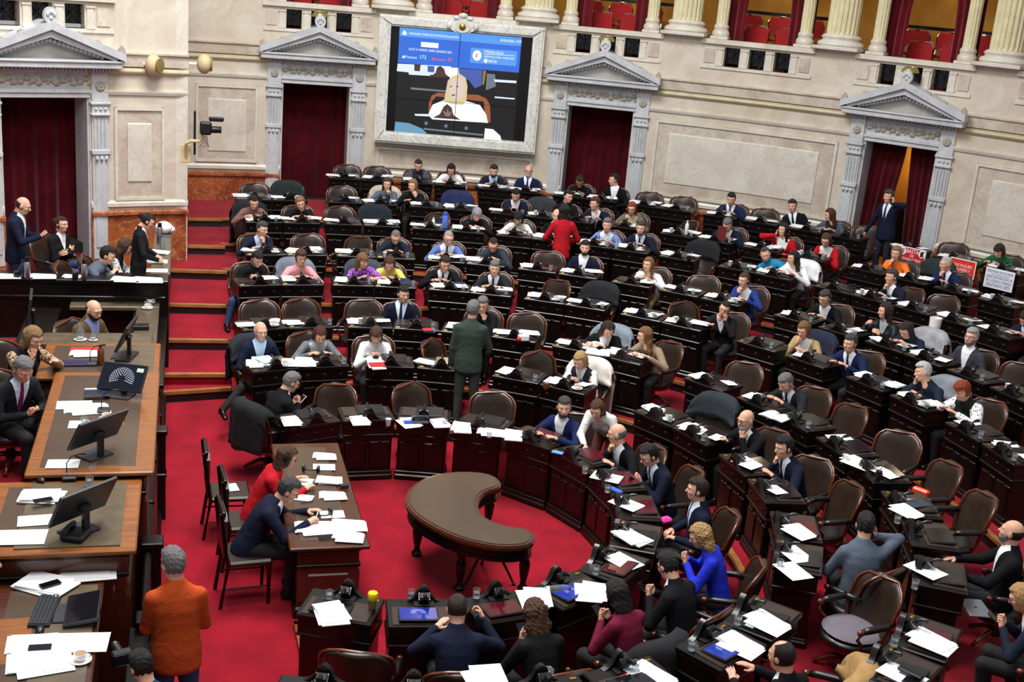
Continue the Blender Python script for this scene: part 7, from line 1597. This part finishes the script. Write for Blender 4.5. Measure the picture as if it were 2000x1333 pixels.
# ---- wall fittings
def wall_speaker(label, px, py, R, out, face):
    p = at_r(px, py, R-out); o = thing('wall_loudspeaker', label, 'loudspeaker', p, R_(face)); b = MB(); b.ball((0, 0, 0), .13, .16, .17, 16, 10); b.build('shell', BEIGE, o, True); b = MB(); b.lathe([(.1, 0), (.12, .03), (.12, .05), (0, .06)], 16, Matrix.Translation((.08, 0, 0))@Matrix.Rotation(R_(90), 4, 'Y')); b.build('grille', mat('tan_grille', '8A7448', .7), o, True)
    b = MB(); b.box(-.30, .02, -.02, .02, -.02, .02, .005); b.build('bracket', CHINA, o)
wall_speaker('beige round loudspeaker on the left pier', 300, 127, RI, .17, -30); wall_speaker('beige round loudspeaker with white bracket at the pier corner', 399, 125, RI, -.25, 0)
p0 = at_r(378, 262, RI-.05); o = thing('remote_camera', 'black remote camera on a bent beige pipe at the pier corner', 'camera', p0, 0)
b = MB(); b.tube([(-.12, 0, -.42), (-.12, -.1, -.15), (-.05, -.12, -.1), (.1, -.12, -.1), (.16, -.12, .0)], .03, 8); b.build('pipe_bracket', BEIGE, o, True)
b = MB(); b.box(-.22, -.04, -.02, .03, -.5, -.18, .01); b.build('mount_box', BEIGE, o); b = MB(); b.box(-.0, .04, -.06, .03, -.35, .4, .01); b.build('cable_panel', BLACKM, o)
b = MB(); b.box(.1, .3, -.22, -.04, .02, .24, .03); cb = b.build('camera_body', BLACKM, o); b = MB(); b.lathe([(.05, 0), (.06, .05), (.055, .16), (.065, .18)], 14, Matrix.Translation((.28, -.13, .11))@Matrix.Rotation(R_(90), 4, 'Y')); b.build('lens', BLACKM, cb, True); b = MB(); b.box(.25, .5, -.17, -.1, .25, .33, .02); b.build('viewfinder', BLACKM, cb)
b = MB()
for k in range(4): b.tube([(.12+.03*k, -.12, .02), (.16+.03*k, -.14, -.1-.03*k), (.1+.05*k, -.12, -.2)], .006, 5)
b.build('cables', CHARC, o)
for th, lab in ((D2, 'left'), (D3, 'middle'), (D4, 'right')):
    M = frame_at(th, RW); b = MB(); b.lathe([(.0, .0), (.1, -.01), (.15, -.06), (.165, -.12), (.15, -.12), (.09, -.03), (0, -.02)], 18, Matrix.Translation((0, -.22, 5.10))); o = pobj('dome_lamp', b, mat('olive_brass', 'A89A62', .3, metal=.7), M, None, True); tag(o, 'brass dome lamp at the balustrade above the %s far door' % lab, 'lamp', 'brass dome lamps')
# ---- rostrum wooden bench back at the far left
bb = thing('rostrum_bench', 'dark panelled bench back behind the rostrum chairs at the left edge', 'bench', (-4.6, .5, .95))
for k in range(5):
    b = MB(); b.box(-.06, .06, -2.9+k*1.15, -1.8+k*1.15, 0, .95, .02); b.box(.05, .08, -2.8+k*1.15, -1.9+k*1.15, .15, .8, .015); b.build('back_panel', WOODD, bb)
b = MB(); b.box(-.1, .1, -2.9, 2.9, .93, 1.0, .02); b.build('top_rail', WOODD, bb)
# ---- remove the prototypes
for o in [DESK0, CHAIR0]+list(DESK0.children)+list(CHAIR0.children)+[g for c in list(DESK0.children)+list(CHAIR0.children) for g in c.children]:
    bpy.data.objects.remove(o)
